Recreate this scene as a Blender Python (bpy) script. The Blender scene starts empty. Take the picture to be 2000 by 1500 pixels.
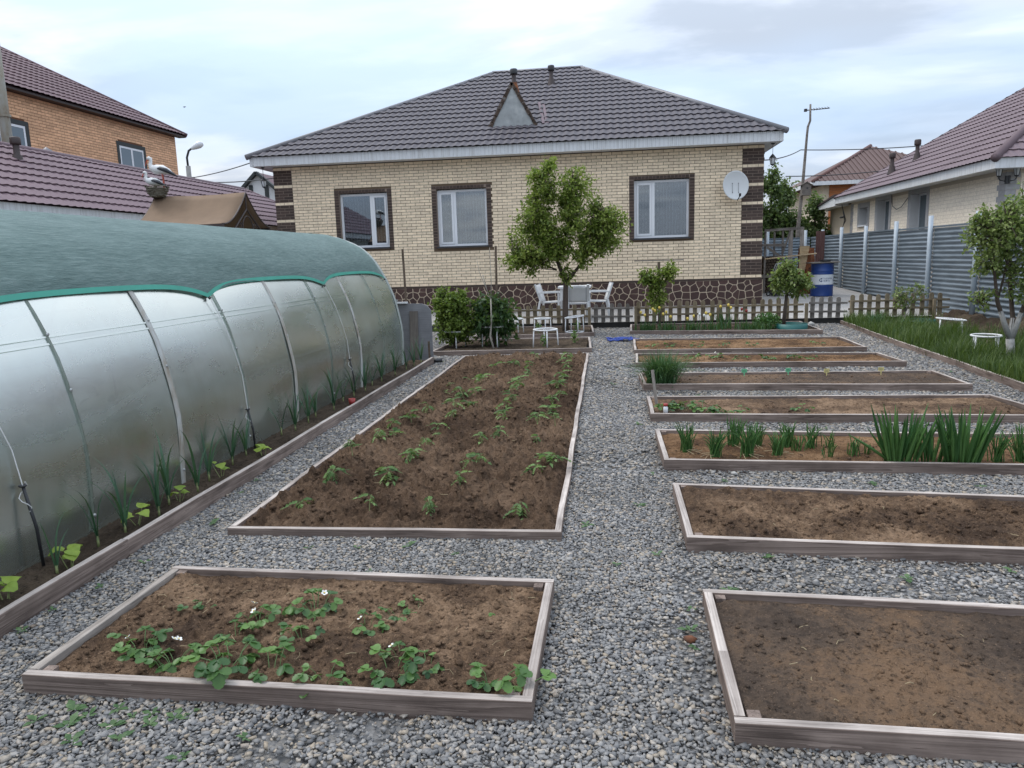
import bpy, bmesh, math, random
import numpy as np
from mathutils import Vector, Matrix
random.seed(7); RNG = np.random.default_rng(7)
SC = bpy.context.scene; COL = SC.collection

# ------------------------------------------------------------------ camera
cam_d = bpy.data.cameras.new('camera'); cam = bpy.data.objects.new('camera', cam_d); COL.objects.link(cam)
YAW, PITCH, ROLL = 0.12635, 0.16653, -0.03120
fw = Vector((-math.sin(YAW)*math.cos(PITCH), math.cos(YAW)*math.cos(PITCH), -math.sin(PITCH)))
r0 = Vector((math.cos(YAW), math.sin(YAW), 0)); u0 = r0.cross(fw)
rr = r0*math.cos(ROLL) + u0*math.sin(ROLL); uu = -r0*math.sin(ROLL) + u0*math.cos(ROLL)
CM = Matrix((rr, uu, -fw)).transposed().to_4x4(); CM.translation = (0, 0, 1.55)
cam.matrix_world = CM
cam_d.sensor_width = 36; cam_d.lens = 36*1452.95/2000; cam_d.clip_start = 0.05; cam_d.clip_end = 3000
SC.camera = cam

# ------------------------------------------------------------------ sky, sun, exposure
SUN_EL, SUN_AZ = math.radians(60), math.radians(-72)     # azimuth from +Y towards +X
W = bpy.data.worlds.new('World'); SC.world = W; W.use_nodes = True
nt = W.node_tree; nt.nodes.clear()
def wn(t, **k):
    n = nt.nodes.new(t)
    for a, b in k.items(): setattr(n, a, b)
    return n
def wl(a, b): nt.links.new(a, b)
def wmath(op, a, b=None, c=None):
    n = wn('ShaderNodeMath', operation=op)
    for i, v in enumerate((a, b, c)):
        if v is None: continue
        if isinstance(v, (int, float)): n.inputs[i].default_value = v
        else: wl(v, n.inputs[i])
    return n.outputs[0]
out = wn('ShaderNodeOutputWorld'); bg = wn('ShaderNodeBackground'); bg.inputs[1].default_value = 0.1
sky = wn('ShaderNodeTexSky', sky_type='NISHITA'); sky.sun_disc = False
sky.sun_elevation = SUN_EL; sky.sun_rotation = SUN_AZ; sky.air_density = 1.0; sky.dust_density = 1.5
tc = wn('ShaderNodeTexCoord'); sep = wn('ShaderNodeSeparateXYZ'); wl(tc.outputs['Generated'], sep.inputs[0])
zc = wmath('MAXIMUM', sep.outputs[2], 0.0)
zz = wmath('ADD', zc, 0.16)
cmb = wn('ShaderNodeCombineXYZ'); wl(wmath('DIVIDE', sep.outputs[0], zz), cmb.inputs[0]); wl(wmath('DIVIDE', sep.outputs[1], zz), cmb.inputs[1])
def cloud(scale, detail, rough, dist, off):
    m = wn('ShaderNodeMapping'); wl(cmb.outputs[0], m.inputs[0]); m.inputs['Location'].default_value = off; m.inputs['Rotation'].default_value = (0, 0, 0.35); m.inputs['Scale'].default_value = (0.8, 1.25, 1)
    n = wn('ShaderNodeTexNoise'); n.inputs['Scale'].default_value = scale; n.inputs['Detail'].default_value = detail; n.inputs['Roughness'].default_value = rough; n.inputs['Distortion'].default_value = dist
    wl(m.outputs[0], n.inputs['Vector']); return n.outputs[0]
big = cloud(1.15, 7, 0.52, 0.25, (3.3, 1.9, 0)); fine = cloud(0.42, 4, 0.5, 0.1, (7.1, 4.2, 2))
def ramp(src, pts):
    r = wn('ShaderNodeValToRGB'); e = r.color_ramp.elements
    e[0].position, e[0].color = pts[0][0], pts[0][1]; e[1].position, e[1].color = pts[1][0], pts[1][1]
    for q in pts[2:]: x = e.new(q[0]); x.color = q[1]
    r.color_ramp.interpolation = 'EASE'; wl(src, r.inputs[0]); return r.outputs[0]
CLOUD = ramp(big, [(0.40, (4.0, 4.55, 5.4, 1)), (0.62, (7.9, 8.2, 8.6, 1)), (0.50, (5.4, 5.95, 6.85, 1))])
GAP = ramp(fine, [(0.46, (0, 0, 0, 1)), (0.62, (0.7, 0.7, 0.7, 1))])
mixb = wn('ShaderNodeMix', data_type='RGBA'); wl(GAP, mixb.inputs[0]); wl(CLOUD, mixb.inputs[6]); mixb.inputs[7].default_value = (4.8, 6.3, 8.4, 1)
mixs = wn('ShaderNodeMix', data_type='RGBA'); mixs.inputs[0].default_value = 0.93; wl(sky.outputs[0], mixs.inputs[6]); wl(mixb.outputs[2], mixs.inputs[7])
grad = wmath('MULTIPLY_ADD', zc, 2.0, 0.82)            # overcast: the zenith is brighter than the horizon
vm = wn('ShaderNodeVectorMath', operation='SCALE'); wl(mixs.outputs[2], vm.inputs[0]); wl(grad, vm.inputs['Scale'])
wl(vm.outputs[0], bg.inputs[0]); wl(bg.outputs[0], out.inputs[0])
sun_d = bpy.data.lights.new('sun', 'SUN'); sun_d.energy = 1.4; sun_d.angle = math.radians(20); sun_d.color = (1, 0.96, 0.9)
sun = bpy.data.objects.new('sun', sun_d); COL.objects.link(sun)
sd = Vector((math.sin(SUN_AZ)*math.cos(SUN_EL), math.cos(SUN_AZ)*math.cos(SUN_EL), math.sin(SUN_EL)))
sun.rotation_euler = sd.to_track_quat('Z', 'Y').to_euler()
SC.view_settings.view_transform = 'Standard'; SC.view_settings.look = 'None'; SC.view_settings.gamma = 1.0
SC.view_settings.exposure = 0.28; SC.view_settings.use_curve_mapping = False
SC.render.engine = 'CYCLES'
SC.cycles.max_bounces = 6; SC.cycles.transparent_max_bounces = 12; SC.cycles.use_denoising = True
SC.cycles.use_adaptive_sampling = True; SC.cycles.adaptive_threshold = 0.008

# ------------------------------------------------------------------ materials
MATS = {}
class NB:
    """tiny node-graph builder"""
    def __init__(s, name):
        s.m = bpy.data.materials.new(name); s.m.use_nodes = True; s.t = s.m.node_tree; s.t.nodes.clear()
        s.out = s.t.nodes.new('ShaderNodeOutputMaterial')
    def n(s, t, **k):
        x = s.t.nodes.new(t)
        for a, b in k.items(): setattr(x, a, b)
        return x
    def l(s, a, b): s.t.links.new(a, b)
    def put(s, sock, v):
        if hasattr(v, 'is_linked') or hasattr(v, 'links'): s.l(v, sock)
        elif isinstance(v, (tuple, list)) and len(v) == 3 and sock.type == 'RGBA': sock.default_value = (*v, 1)
        else: sock.default_value = v
    def coord(s, which='Object', scale=(1, 1, 1), rnd=0.0, loc=(0, 0, 0)):
        c = s.n('ShaderNodeTexCoord'); m = s.n('ShaderNodeMapping'); s.l(c.outputs[which], m.inputs[0]); m.inputs['Scale'].default_value = scale; m.inputs['Location'].default_value = loc
        if rnd:
            o = s.n('ShaderNodeObjectInfo'); a = s.n('ShaderNodeVectorMath', operation='SCALE'); a.inputs[0].default_value = (rnd, rnd*1.7, rnd*2.3); s.l(o.outputs['Random'], a.inputs['Scale'])
            b = s.n('ShaderNodeVectorMath', operation='ADD'); s.l(m.outputs[0], b.inputs[0]); s.l(a.outputs[0], b.inputs[1]); return b.outputs[0]
        return m.outputs[0]
    def noise(s, v, scale, detail=4, rough=0.55, dist=0.0):
        x = s.n('ShaderNodeTexNoise'); s.l(v, x.inputs['Vector']); x.inputs['Scale'].default_value = scale; x.inputs['Detail'].default_value = detail; x.inputs['Roughness'].default_value = rough; x.inputs['Distortion'].default_value = dist
        return x.outputs[0]
    def ramp(s, f, pts, interp='LINEAR'):
        r = s.n('ShaderNodeValToRGB'); e = r.color_ramp.elements; r.color_ramp.interpolation = interp
        for i, (p, c) in enumerate(pts):
            q = e[i] if i < 2 else e.new(p); q.position = p; q.color = (*c, 1) if len(c) == 3 else c
        s.put(r.inputs[0], f); return r.outputs[0]
    def mix(s, f, a, b, mode='MIX'):
        m = s.n('ShaderNodeMix', data_type='RGBA', blend_type=mode); s.put(m.inputs[0], f); s.put(m.inputs[6], a); s.put(m.inputs[7], b); return m.outputs[2]
    def math(s, op, a, b=0.0, clamp=False):
        m = s.n('ShaderNodeMath', operation=op, use_clamp=clamp); s.put(m.inputs[0], a); s.put(m.inputs[1], b); return m.outputs[0]
    def attr(s, name): return s.n('ShaderNodeAttribute', attribute_name=name).outputs['Fac']
    def objrand(s): return s.n('ShaderNodeObjectInfo').outputs['Random']
    def rnd(s):      # per piece: attribute for joined pieces, object random for single ones
        return s.math('FRACT', s.math('ADD', s.attr('rnd'), s.objrand()))
    def bump(s, h, strength=0.5, dist=0.01):
        b = s.n('ShaderNodeBump'); s.put(b.inputs['Height'], h); b.inputs['Strength'].default_value = strength; b.inputs['Distance'].default_value = dist; return b.outputs[0]
    def bsdf(s, color, rough=0.7, normal=None, **k):
        p = s.n('ShaderNodeBsdfPrincipled'); s.put(p.inputs['Base Color'], color); s.put(p.inputs['Roughness'], rough)
        if normal is not None: s.l(normal, p.inputs['Normal'])
        for a, b in k.items(): s.put(p.inputs[a.replace('_', ' ')], b)
        return p.outputs[0]
    def done(s, sh): s.l(sh, s.out.inputs[0]); MATS[s.m.name] = s.m; return s.m

def hue(b, color, f, amt=0.25):
    """brightness variation of a colour by a 0..1 factor"""
    lo = tuple(c*(1-amt) for c in color); hi = tuple(min(1, c*(1+amt)) for c in color)
    return b.mix(f, lo, hi)
def simple(name, color, rough=0.6, var=0.15, nscale=8, bump=0.0, coord='Object', **k):
    b = NB(name); v = b.coord(coord, rnd=13); n = b.noise(v, nscale, 5)
    c = hue(b, color, n, var); nm = b.bump(b.noise(v, nscale*4, 3), 0.5, bump) if bump else None
    return b.done(b.bsdf(c, rough, nm, **k))
def wood(name, c0, c1, rough=0.88):
    b = NB(name); co = lambda sc: b.coord('Object', sc, rnd=31)
    warp = b.noise(co((1.5, 7, 7)), 1.3, 3, 0.5)
    g = b.n('ShaderNodeTexNoise'); b.l(b.mix(0.09, co((0.75, 26, 26)), warp), g.inputs['Vector']); g.inputs['Scale'].default_value = 1.0; g.inputs['Detail'].default_value = 3; g.inputs['Distortion'].default_value = 1.1
    rings = b.math('FRACT', b.math('MULTIPLY', g.outputs[0], 5.0)); gr = b.noise(co((2.5, 150, 150)), 1.0, 4, 0.65)
    kn = b.n('ShaderNodeTexVoronoi'); b.l(co((2.1, 9, 9)), kn.inputs['Vector']); kn.inputs['Scale'].default_value = 1.0
    f = b.math('ADD', b.math('MULTIPLY', rings, 0.30), b.math('ADD', b.math('MULTIPLY', g.outputs[0], 0.32), b.math('MULTIPLY', gr, 0.42)))
    col = b.ramp(f, [(0.30, c0), (0.72, c1)])
    col = b.mix(b.math('MULTIPLY', b.ramp(kn.outputs['Distance'], [(0.10, (1, 1, 1)), (0.26, (0, 0, 0))]), 0.6), col, tuple(x*0.55 for x in c0))
    st = b.ramp(b.noise(co((1, 1.5, 1.5)), 2.6, 5, 0.65), [(0.36, (1.12, 1.10, 1.08)), (0.70, (0.55, 0.52, 0.50))])
    col = b.mix(0.9, col, st, 'MULTIPLY')
    col = b.mix(b.math('MULTIPLY', b.objrand(), 0.35), col, tuple(x*0.7 for x in c0))
    return b.done(b.bsdf(col, rough, b.bump(f, 0.5, 0.006), Specular_IOR_Level=0.25))
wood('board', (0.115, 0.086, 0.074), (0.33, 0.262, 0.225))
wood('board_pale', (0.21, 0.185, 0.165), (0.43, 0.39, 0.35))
wood('board_top_lit', (0.27, 0.235, 0.215), (0.56, 0.51, 0.47))
wood('picket', (0.15, 0.122, 0.08), (0.36, 0.295, 0.20))
wood('picket_grey', (0.14, 0.128, 0.115), (0.31, 0.285, 0.26))
wood('plank_fresh', (0.40, 0.285, 0.16), (0.62, 0.48, 0.31))
wood('scrap', (0.12, 0.105, 0.09), (0.30, 0.275, 0.25))
wood('stick', (0.10, 0.075, 0.055), (0.22, 0.17, 0.13))

def soil(name, dark, mid, light, patch=1.3):
    b = NB(name); v = b.coord('Object', (1, 1, 1))
    a = b.noise(v, patch, 6, 0.62, 0.4); f = b.noise(v, 24, 7, 0.75); g = b.noise(v, 95, 4, 0.7)
    col = b.ramp(b.math('ADD', b.math('MULTIPLY', a, 0.72), b.math('ADD', b.math('MULTIPLY', f, 0.36), b.math('MULTIPLY', g, 0.12))), [(0.49, dark), (0.59, mid), (0.70, light)])
    speck = b.ramp(b.noise(v, 170, 2, 0.5), [(0.66, (0, 0, 0)), (0.72, (1, 1, 1))]); col = b.mix(b.math('MULTIPLY', speck, 0.5), col, tuple(min(1, c*2.2+0.03) for c in light))
    dk = b.ramp(b.noise(v, 42, 5, 0.75), [(0.36, (1, 1, 1)), (0.47, (0, 0, 0))]); col = b.mix(b.math('MULTIPLY', dk, 0.75), col, tuple(c*0.5 for c in dark))
    h = b.math('ADD', f, b.math('MULTIPLY', g, 0.6))
    return b.done(b.bsdf(col, 0.97, b.bump(h, 1.0, 0.022), Specular_IOR_Level=0.1))
soil('soil_turned', (0.058, 0.037, 0.025), (0.115, 0.074, 0.048), (0.185, 0.122, 0.080), 1.1)
soil('soil_sandy', (0.062, 0.041, 0.029), (0.128, 0.082, 0.052), (0.265, 0.176, 0.112), 2.1)
soil('soil_tan', (0.062, 0.036, 0.021), (0.150, 0.085, 0.044), (0.27, 0.165, 0.092), 1.8)
soil('soil_grey', (0.066, 0.050, 0.040), (0.110, 0.079, 0.058), (0.190, 0.122, 0.076), 1.3)
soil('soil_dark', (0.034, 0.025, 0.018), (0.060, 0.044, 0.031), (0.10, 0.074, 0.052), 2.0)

b = NB('gravel_stone'); r = b.attr('rnd'); v = b.coord('Object')
col = b.ramp(r, [(0.0, (0.105, 0.106, 0.107)), (0.3, (0.178, 0.178, 0.178)), (0.55, (0.238, 0.234, 0.227)), (0.74, (0.30, 0.29, 0.274)), (0.86, (0.315, 0.262, 0.194)), (0.95, (0.40, 0.365, 0.32)), (1.0, (0.21, 0.165, 0.125))])
col = b.mix(0.5, col, b.ramp(b.noise(v, 160, 3), [(0.3, (0.6, 0.6, 0.6)), (0.7, (1.25, 1.25, 1.25))]), 'MULTIPLY')
pt = b.ramp(b.noise(v, 0.9, 4, 0.6), [(0.35, (0.80, 0.78, 0.76)), (0.7, (1.08, 1.08, 1.1))]); col = b.mix(1.0, col, pt, 'MULTIPLY')
b.done(b.bsdf(col, 0.8, b.bump(b.noise(v, 260, 2), 0.25, 0.003)))
b = NB('gravel_bed'); v = b.coord('Object'); vo = b.n('ShaderNodeTexVoronoi'); b.l(v, vo.inputs['Vector']); vo.inputs['Scale'].default_value = 34
c = b.ramp(b.math('FRACT', b.math('MULTIPLY', vo.outputs['Color'], 3.7)), [(0, (0.13, 0.13, 0.13)), (0.6, (0.23, 0.23, 0.23)), (1, (0.29, 0.27, 0.24))])
c = b.mix(0.7, c, b.ramp(b.noise(v, 3, 4), [(0.3, (0.55, 0.5, 0.45)), (0.7, (1, 1, 1))]), 'MULTIPLY')
b.done(b.bsdf(c, 0.9, b.bump(vo.outputs['Distance'], 0.9, 0.02)))
simple('far_ground', (0.12, 0.11, 0.085), 0.95, 0.35, 0.3)

def brickmat(name, color, var=0.2, rough=0.75, spot=0.0):
    b = NB(name); v = b.coord('Object'); r = b.rnd()
    c = hue(b, color, r, var); c = b.mix(0.6, c, b.ramp(b.noise(b.coord('Object', rnd=7), 14, 4, 0.6), [(0.3, (0.72, 0.70, 0.68)), (0.6, (1.08, 1.08, 1.08))]), 'MULTIPLY')
    if spot: c = b.mix(b.math('MULTIPLY', b.ramp(b.noise(b.coord('Generated', (9, 1, 5)), 2.0, 4), [(0.58, (0, 0, 0)), (0.75, (1, 1, 1))]), spot), c, tuple(x*y for x, y in zip(color, (0.9, 0.72, 0.5))))
    return b.done(b.bsdf(c, rough, b.bump(b.noise(v, 90, 3), 0.3, 0.004)))
brickmat('brick_cream', (0.79, 0.645, 0.465), 0.11)
brickmat('brick_brown', (0.062, 0.040, 0.031), 0.3)
brickmat('brick_orange', (0.72, 0.42, 0.24), 0.16)
brickmat('block_beige', (0.90, 0.80, 0.66), 0.04)
brickmat('tile_grey', (0.34, 0.335, 0.34), 0.12)
brickmat('plinth_stone', (0.060, 0.030, 0.024), 0.25)
simple('mortar_brown', (0.12, 0.083, 0.052), 0.95, 0.2, 30)
simple('mortar_dark', (0.25, 0.19, 0.15), 0.95, 0.2, 30)
simple('mortar_cream', (0.56, 0.45, 0.33), 0.95, 0.15, 30)
simple('mortar_orange', (0.14, 0.055, 0.024), 0.95, 0.2, 30)
simple('mortar_beige', (0.58, 0.50, 0.41), 0.95, 0.1, 30)
simple('plaster_cream', (0.56, 0.47, 0.36), 0.9, 0.1, 3)
simple('plaster_white', (0.62, 0.62, 0.62), 0.9, 0.1, 3)
def roofmat(name, color, rough=0.5):
    b = NB(name); v = b.coord('Object'); n = b.noise(v, 0.9, 4, 0.6); n2 = b.noise(b.coord('Object', (3, 3, 12)), 5, 4, 0.65)
    c = hue(b, color, n, 0.18); c = b.mix(0.35, c, b.ramp(n2, [(0.3, (0.6, 0.6, 0.6)), (0.65, (1.1, 1.1, 1.1))]), 'MULTIPLY')
    return b.done(b.bsdf(c, b.math('ADD', rough, b.math('MULTIPLY', n2, 0.2)), None, Specular_IOR_Level=0.3))
roofmat('roof_brown', (0.088, 0.080, 0.090)); roofmat('roof_plum', (0.148, 0.098, 0.112)); roofmat('roof_plum_far', (0.120, 0.070, 0.078)); roofmat('roof_right', (0.145, 0.104, 0.116)); roofmat('roof_rust', (0.125, 0.085, 0.078), 0.75)
simple('ridge_grey', (0.16, 0.155, 0.165), 0.45, 0.2, 4)
b = NB('siding_white'); v = b.coord('Object'); st = b.ramp(b.noise(b.coord('Object', (9, 9, 0.8)), 2.2, 4, 0.6), [(0.45, (1, 1, 1)), (0.8, (0.72, 0.70, 0.67))])
b.done(b.bsdf(b.mix(1, (0.66, 0.67, 0.68), st, 'MULTIPLY'), 0.5))
simple('pvc_white', (0.70, 0.71, 0.73), 0.35, 0.05, 3); simple('plastic_white', (0.66, 0.67, 0.68), 0.4, 0.12, 6); simple('ring_white', (0.66, 0.66, 0.66), 0.45, 0.2, 14)
simple('sill_black', (0.035, 0.036, 0.04), 0.35, 0.2, 5); simple('metal_black', (0.022, 0.022, 0.024), 0.5, 0.2, 8)
simple('metal_brown', (0.045, 0.03, 0.027), 0.6, 0.3, 8)
simple('dish_grey', (0.56, 0.57, 0.57), 0.45, 0.06, 3); simple('post_blue', (0.33, 0.38, 0.425), 0.45, 0.14, 6)
simple('cable_black', (0.02, 0.02, 0.022), 0.6, 0.1, 5); simple('string_white', (0.6, 0.6, 0.58), 0.8, 0.1, 30)
simple('concrete', (0.36, 0.35, 0.33), 0.9, 0.25, 6, 0.003); simple('curb_black', (0.03, 0.028, 0.026), 0.9, 0.3, 8); simple('plastic_black', (0.02, 0.02, 0.022), 0.4, 0.2, 9)
simple('drum_blue', (0.012, 0.045, 0.19), 0.38, 0.15, 5); simple('drum_white', (0.60, 0.62, 0.64), 0.4, 0.08, 6); simple('print_blue', (0.01, 0.03, 0.12), 0.5, 0.05, 4)
simple('tarp_brown', (0.165, 0.108, 0.066), 0.85, 0.22, 5, 0.002); simple('hose_blue', (0.012, 0.045, 0.26), 0.45, 0.3, 12); simple('planter_teal', (0.015, 0.11, 0.10), 0.5, 0.2, 8)
simple('stork_white', (0.62, 0.62, 0.61), 0.6, 0.08, 9); simple('stork_black', (0.025, 0.028, 0.035), 0.5, 0.2, 9); simple('stork_beak', (0.42, 0.075, 0.04), 0.5, 0.15, 9)
simple('twigs', (0.14, 0.125, 0.095), 0.95, 0.5, 40); simple('red_plastic', (0.30, 0.03, 0.025), 0.4, 0.2, 8); simple('tag_green', (0.12, 0.42, 0.22), 0.6, 0.08, 9); simple('tag_yellow', (0.55, 0.47, 0.20), 0.6, 0.08, 9); simple('ink', (0.03, 0.05, 0.04), 0.7, 0.1, 9)
simple('cladding_orange', (0.40, 0.14, 0.045), 0.7, 0.2, 6); simple('timber_dark', (0.03, 0.035, 0.035), 0.7, 0.2, 6); simple('lamp_glass', (0.55, 0.57, 0.58), 0.25, 0.05, 6)
b = NB('galvanised'); v = b.coord('Object'); n = b.noise(b.coord('Object', (1, 1, 5)), 1.4, 5, 0.6)
b.done(b.bsdf(b.ramp(n, [(0.3, (0.125, 0.155, 0.18)), (0.7, (0.225, 0.268, 0.305))]), b.ramp(n, [(0.3, (0.36,)*3), (0.7, (0.55,)*3)]), None, Metallic=0.35))
b = NB('rusty'); v = b.coord('Object', rnd=9); n = b.noise(v, 5, 6, 0.65)
b.done(b.bsdf(b.ramp(n, [(0.32, (0.035, 0.017, 0.012)), (0.48, (0.20, 0.065, 0.02)), (0.6, (0.12, 0.04, 0.018)), (0.72, (0.36, 0.23, 0.12))]), 0.85, b.bump(n, 0.7, 0.01)))
b = NB('rust_sheet'); v = b.coord('Object', (6, 6, 1.2)); n = b.noise(v, 2, 5, 0.6)
b.done(b.bsdf(b.ramp(n, [(0.35, (0.085, 0.035, 0.03)), (0.6, (0.125, 0.062, 0.052)), (0.75, (0.045, 0.03, 0.026))]), 0.75))
b = NB('pipe_old'); v = b.coord('Object', (1, 1, 0.35)); n = b.noise(v, 6, 5, 0.65)
b.done(b.bsdf(b.ramp(n, [(0.4, (0.28, 0.275, 0.245)), (0.6, (0.24, 0.215, 0.165)), (0.75, (0.16, 0.085, 0.04))]), 0.7))
b = NB('panel_grey'); v = b.coord('Object', (1, 1, 1)); n = b.noise(v, 3, 5, 0.6); g = b.noise(b.coord('Object', (3, 3, 60)), 1.2, 3)
b.done(b.bsdf(b.ramp(b.math('ADD', b.math('MULTIPLY', n, 0.6), b.math('MULTIPLY', g, 0.4)), [(0.35, (0.135, 0.137, 0.145)), (0.7, (0.235, 0.235, 0.245))]), 0.85, b.bump(g, 0.3, 0.003)))
b = NB('dormer_grey'); v = b.coord('Object'); n = b.noise(v, 4, 6, 0.65)
b.done(b.bsdf(b.ramp(n, [(0.3, (0.24, 0.25, 0.245)), (0.55, (0.34, 0.355, 0.35)), (0.75, (0.48, 0.48, 0.46))]), 0.7))
b = NB('felt_edge'); v = b.coord('Object'); n = b.noise(v, 12, 5, 0.7)
b.done(b.bsdf(b.ramp(n, [(0.35, (0.03, 0.025, 0.022)), (0.55, (0.10, 0.065, 0.045)), (0.7, (0.2, 0.19, 0.18))]), 0.95, b.bump(n, 0.8, 0.02)))
b = NB('bark_rust'); b.done(b.bsdf(b.ramp(b.noise(b.coord('Object'), 9, 5), [(0.35, (0.05, 0.025, 0.015)), (0.65, (0.27, 0.09, 0.03))]), 0.9))
b = NB('paving'); v = b.coord('Object'); br = b.n('ShaderNodeTexBrick'); b.l(v, br.inputs[0]); br.inputs['Scale'].default_value = 5; br.inputs['Color1'].default_value = (0.31, 0.30, 0.285, 1); br.inputs['Color2'].default_value = (0.40, 0.385, 0.37, 1); br.inputs['Mortar'].default_value = (0.22, 0.2, 0.18, 1); br.inputs['Mortar Size'].default_value = 0.02
b.done(b.bsdf(b.mix(0.5, br.outputs[0], b.ramp(b.noise(v, 2, 5), [(0.3, (0.65, 0.64, 0.62)), (0.7, (1.1, 1.1, 1.1))]), 'MULTIPLY'), 0.85))
# glass of the windows: reflecting panes over a dark room with curtains
b = NB('window_glass'); fr = b.n('ShaderNodeFresnel'); fr.inputs['IOR'].default_value = 1.5
tr = b.n('ShaderNodeBsdfTransparent'); tr.inputs[0].default_value = (0.72, 0.76, 0.78, 1); gl = b.n('ShaderNodeBsdfGlossy'); gl.inputs['Roughness'].default_value = 0.02; gl.inputs[0].default_value = (0.9, 0.95, 1, 1)
mx = b.n('ShaderNodeMixShader'); b.l(b.math('ADD', b.math('MULTIPLY', fr.outputs[0], 1.6), 0.12, True), mx.inputs[0]); b.l(tr.outputs[0], mx.inputs[1]); b.l(gl.outputs[0], mx.inputs[2]); b.done(mx.outputs[0])
simple('room_dark', (0.035, 0.035, 0.038), 0.9, 0.1, 2)
b = NB('curtain_lace'); v = b.coord('Object', (1, 1, 1)); wv = b.n('ShaderNodeTexWave', wave_type='BANDS', bands_direction='X'); b.l(v, wv.inputs[0]); wv.inputs['Scale'].default_value = 4.2; wv.inputs['Distortion'].default_value = 1.5
vo = b.n('ShaderNodeTexVoronoi'); b.l(b.coord('Object', (1, 1, 0.8)), vo.inputs['Vector']); vo.inputs['Scale'].default_value = 11; vo.inputs['Randomness'].default_value = 0.25
lace = b.ramp(vo.outputs['Distance'], [(0.28, (0.06,)*3), (0.42, (0.46,)*3)]); op = b.math('MULTIPLY', lace, b.math('ADD', b.math('MULTIPLY', wv.outputs[0], 0.6), 0.4))
df = b.n('ShaderNodeBsdfDiffuse'); df.inputs[0].default_value = (0.50, 0.51, 0.51, 1); tr = b.n('ShaderNodeBsdfTransparent'); mx = b.n('ShaderNodeMixShader'); b.l(op, mx.inputs[0]); b.l(tr.outputs[0], mx.inputs[1]); b.l(df.outputs[0], mx.inputs[2]); b.done(mx.outputs[0])
# twin-wall polycarbonate: glossy skin, cloudy body, lets some light through
b = NB('polycarbonate'); v = b.coord('Object'); fr = b.n('ShaderNodeFresnel'); fr.inputs['IOR'].default_value = 1.45
film = b.noise(b.coord('Object', (1.4, 0.5, 1.4)), 1.6, 6, 0.62, 0.4); drip = b.noise(b.coord('Object', (7, 7, 0.55)), 2.0, 5, 0.65); streak = b.noise(b.coord('Object', (30, 1.2, 30)), 1.0, 3, 0.6)
cl = b.mix(b.math('MULTIPLY', b.ramp(drip, [(0.44, (0, 0, 0)), (0.72, (1, 1, 1))]), 0.75), (0.36, 0.405, 0.36), (0.21, 0.20, 0.14))
sz = b.n('ShaderNodeSeparateXYZ'); b.l(v, sz.inputs[0]); band = b.math('SUBTRACT', 1.0, b.math('MULTIPLY', b.math('ABSOLUTE', b.math('SUBTRACT', sz.outputs[2], b.math('ADD', 0.93, b.math('MULTIPLY', film, 0.10)))), 26.0), True)
mud = b.math('MULTIPLY', band, b.ramp(b.noise(b.coord('Object', (1, 1.6, 1)), 2.4, 3, 0.5), [(0.52, (0, 0, 0)), (0.58, (1, 1, 1))])); cl = b.mix(b.math('MULTIPLY', mud, 0.7), cl, (0.30, 0.26, 0.20))
cl = b.mix(0.55, cl, b.ramp(film, [(0.34, (0.55, 0.57, 0.55)), (0.66, (1.2, 1.2, 1.2))]), 'MULTIPLY')
fl = b.n('ShaderNodeTexWave', wave_type='BANDS', bands_direction='Y'); b.l(v, fl.inputs[0]); fl.inputs['Scale'].default_value = 18; fl.inputs['Distortion'].default_value = 2.0
flute = b.bump(b.math('ADD', b.math('MULTIPLY', fl.outputs[0], 0.12), b.math('MULTIPLY', streak, 0.6)), 0.35, 0.004)
df = b.n('ShaderNodeBsdfDiffuse'); b.l(cl, df.inputs[0]); tl = b.n('ShaderNodeBsdfTranslucent'); tl.inputs[0].default_value = (0.34, 0.40, 0.355, 1); tr = b.n('ShaderNodeBsdfTransparent'); tr.inputs[0].default_value = (0.60, 0.68, 0.62, 1)
gl = b.n('ShaderNodeBsdfGlossy'); b.l(b.math('ADD', 0.10, b.math('MULTIPLY', film, 0.34)), gl.inputs['Roughness']); gl.inputs[0].default_value = (0.92, 0.97, 0.94, 1)
m1 = b.n('ShaderNodeMixShader'); m1.inputs[0].default_value = 0.45; b.l(df.outputs[0], m1.inputs[1]); b.l(tl.outputs[0], m1.inputs[2])
m2 = b.n('ShaderNodeMixShader'); b.l(b.ramp(film, [(0.3, (0.34,)*3), (0.7, (0.20,)*3)]), m2.inputs[0]); b.l(m1.outputs[0], m2.inputs[1]); b.l(tr.outputs[0], m2.inputs[2])
m3 = b.n('ShaderNodeMixShader'); b.l(b.math('ADD', b.math('MULTIPLY', fr.outputs[0], 0.58), 0.015, True), m3.inputs[0]); b.l(m2.outputs[0], m3.inputs[1]); b.l(gl.outputs[0], m3.inputs[2]); b.done(m3.outputs[0])
simple('poly_seam', (0.33, 0.36, 0.335), 0.4, 0.25, 8); simple('arch_steel', (0.36, 0.37, 0.36), 0.4, 0.2, 6, Metallic=0.4)
b = NB('seam_dirty'); n = b.noise(b.coord('Object', (4, 4, 1)), 2.5, 5, 0.65); b.done(b.bsdf(b.ramp(n, [(0.4, (0.45, 0.46, 0.44)), (0.58, (0.32, 0.29, 0.24)), (0.72, (0.13, 0.075, 0.045))]), 0.5))
b = NB('shade_net'); v = b.coord('Object', (9, 1.2, 9)); n = b.noise(v, 5, 5, 0.7); f = b.noise(b.coord('Object', (160, 8, 160)), 1.6, 3, 0.6); big_ = b.noise(b.coord('Object'), 0.9, 3)
c = b.ramp(b.math('ADD', b.math('MULTIPLY', n, 0.45), b.math('ADD', b.math('MULTIPLY', f, 0.3), b.math('MULTIPLY', big_, 0.25))), [(0.36, (0.052, 0.098, 0.092)), (0.50, (0.100, 0.160, 0.150)), (0.63, (0.165, 0.235, 0.222))])
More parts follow.
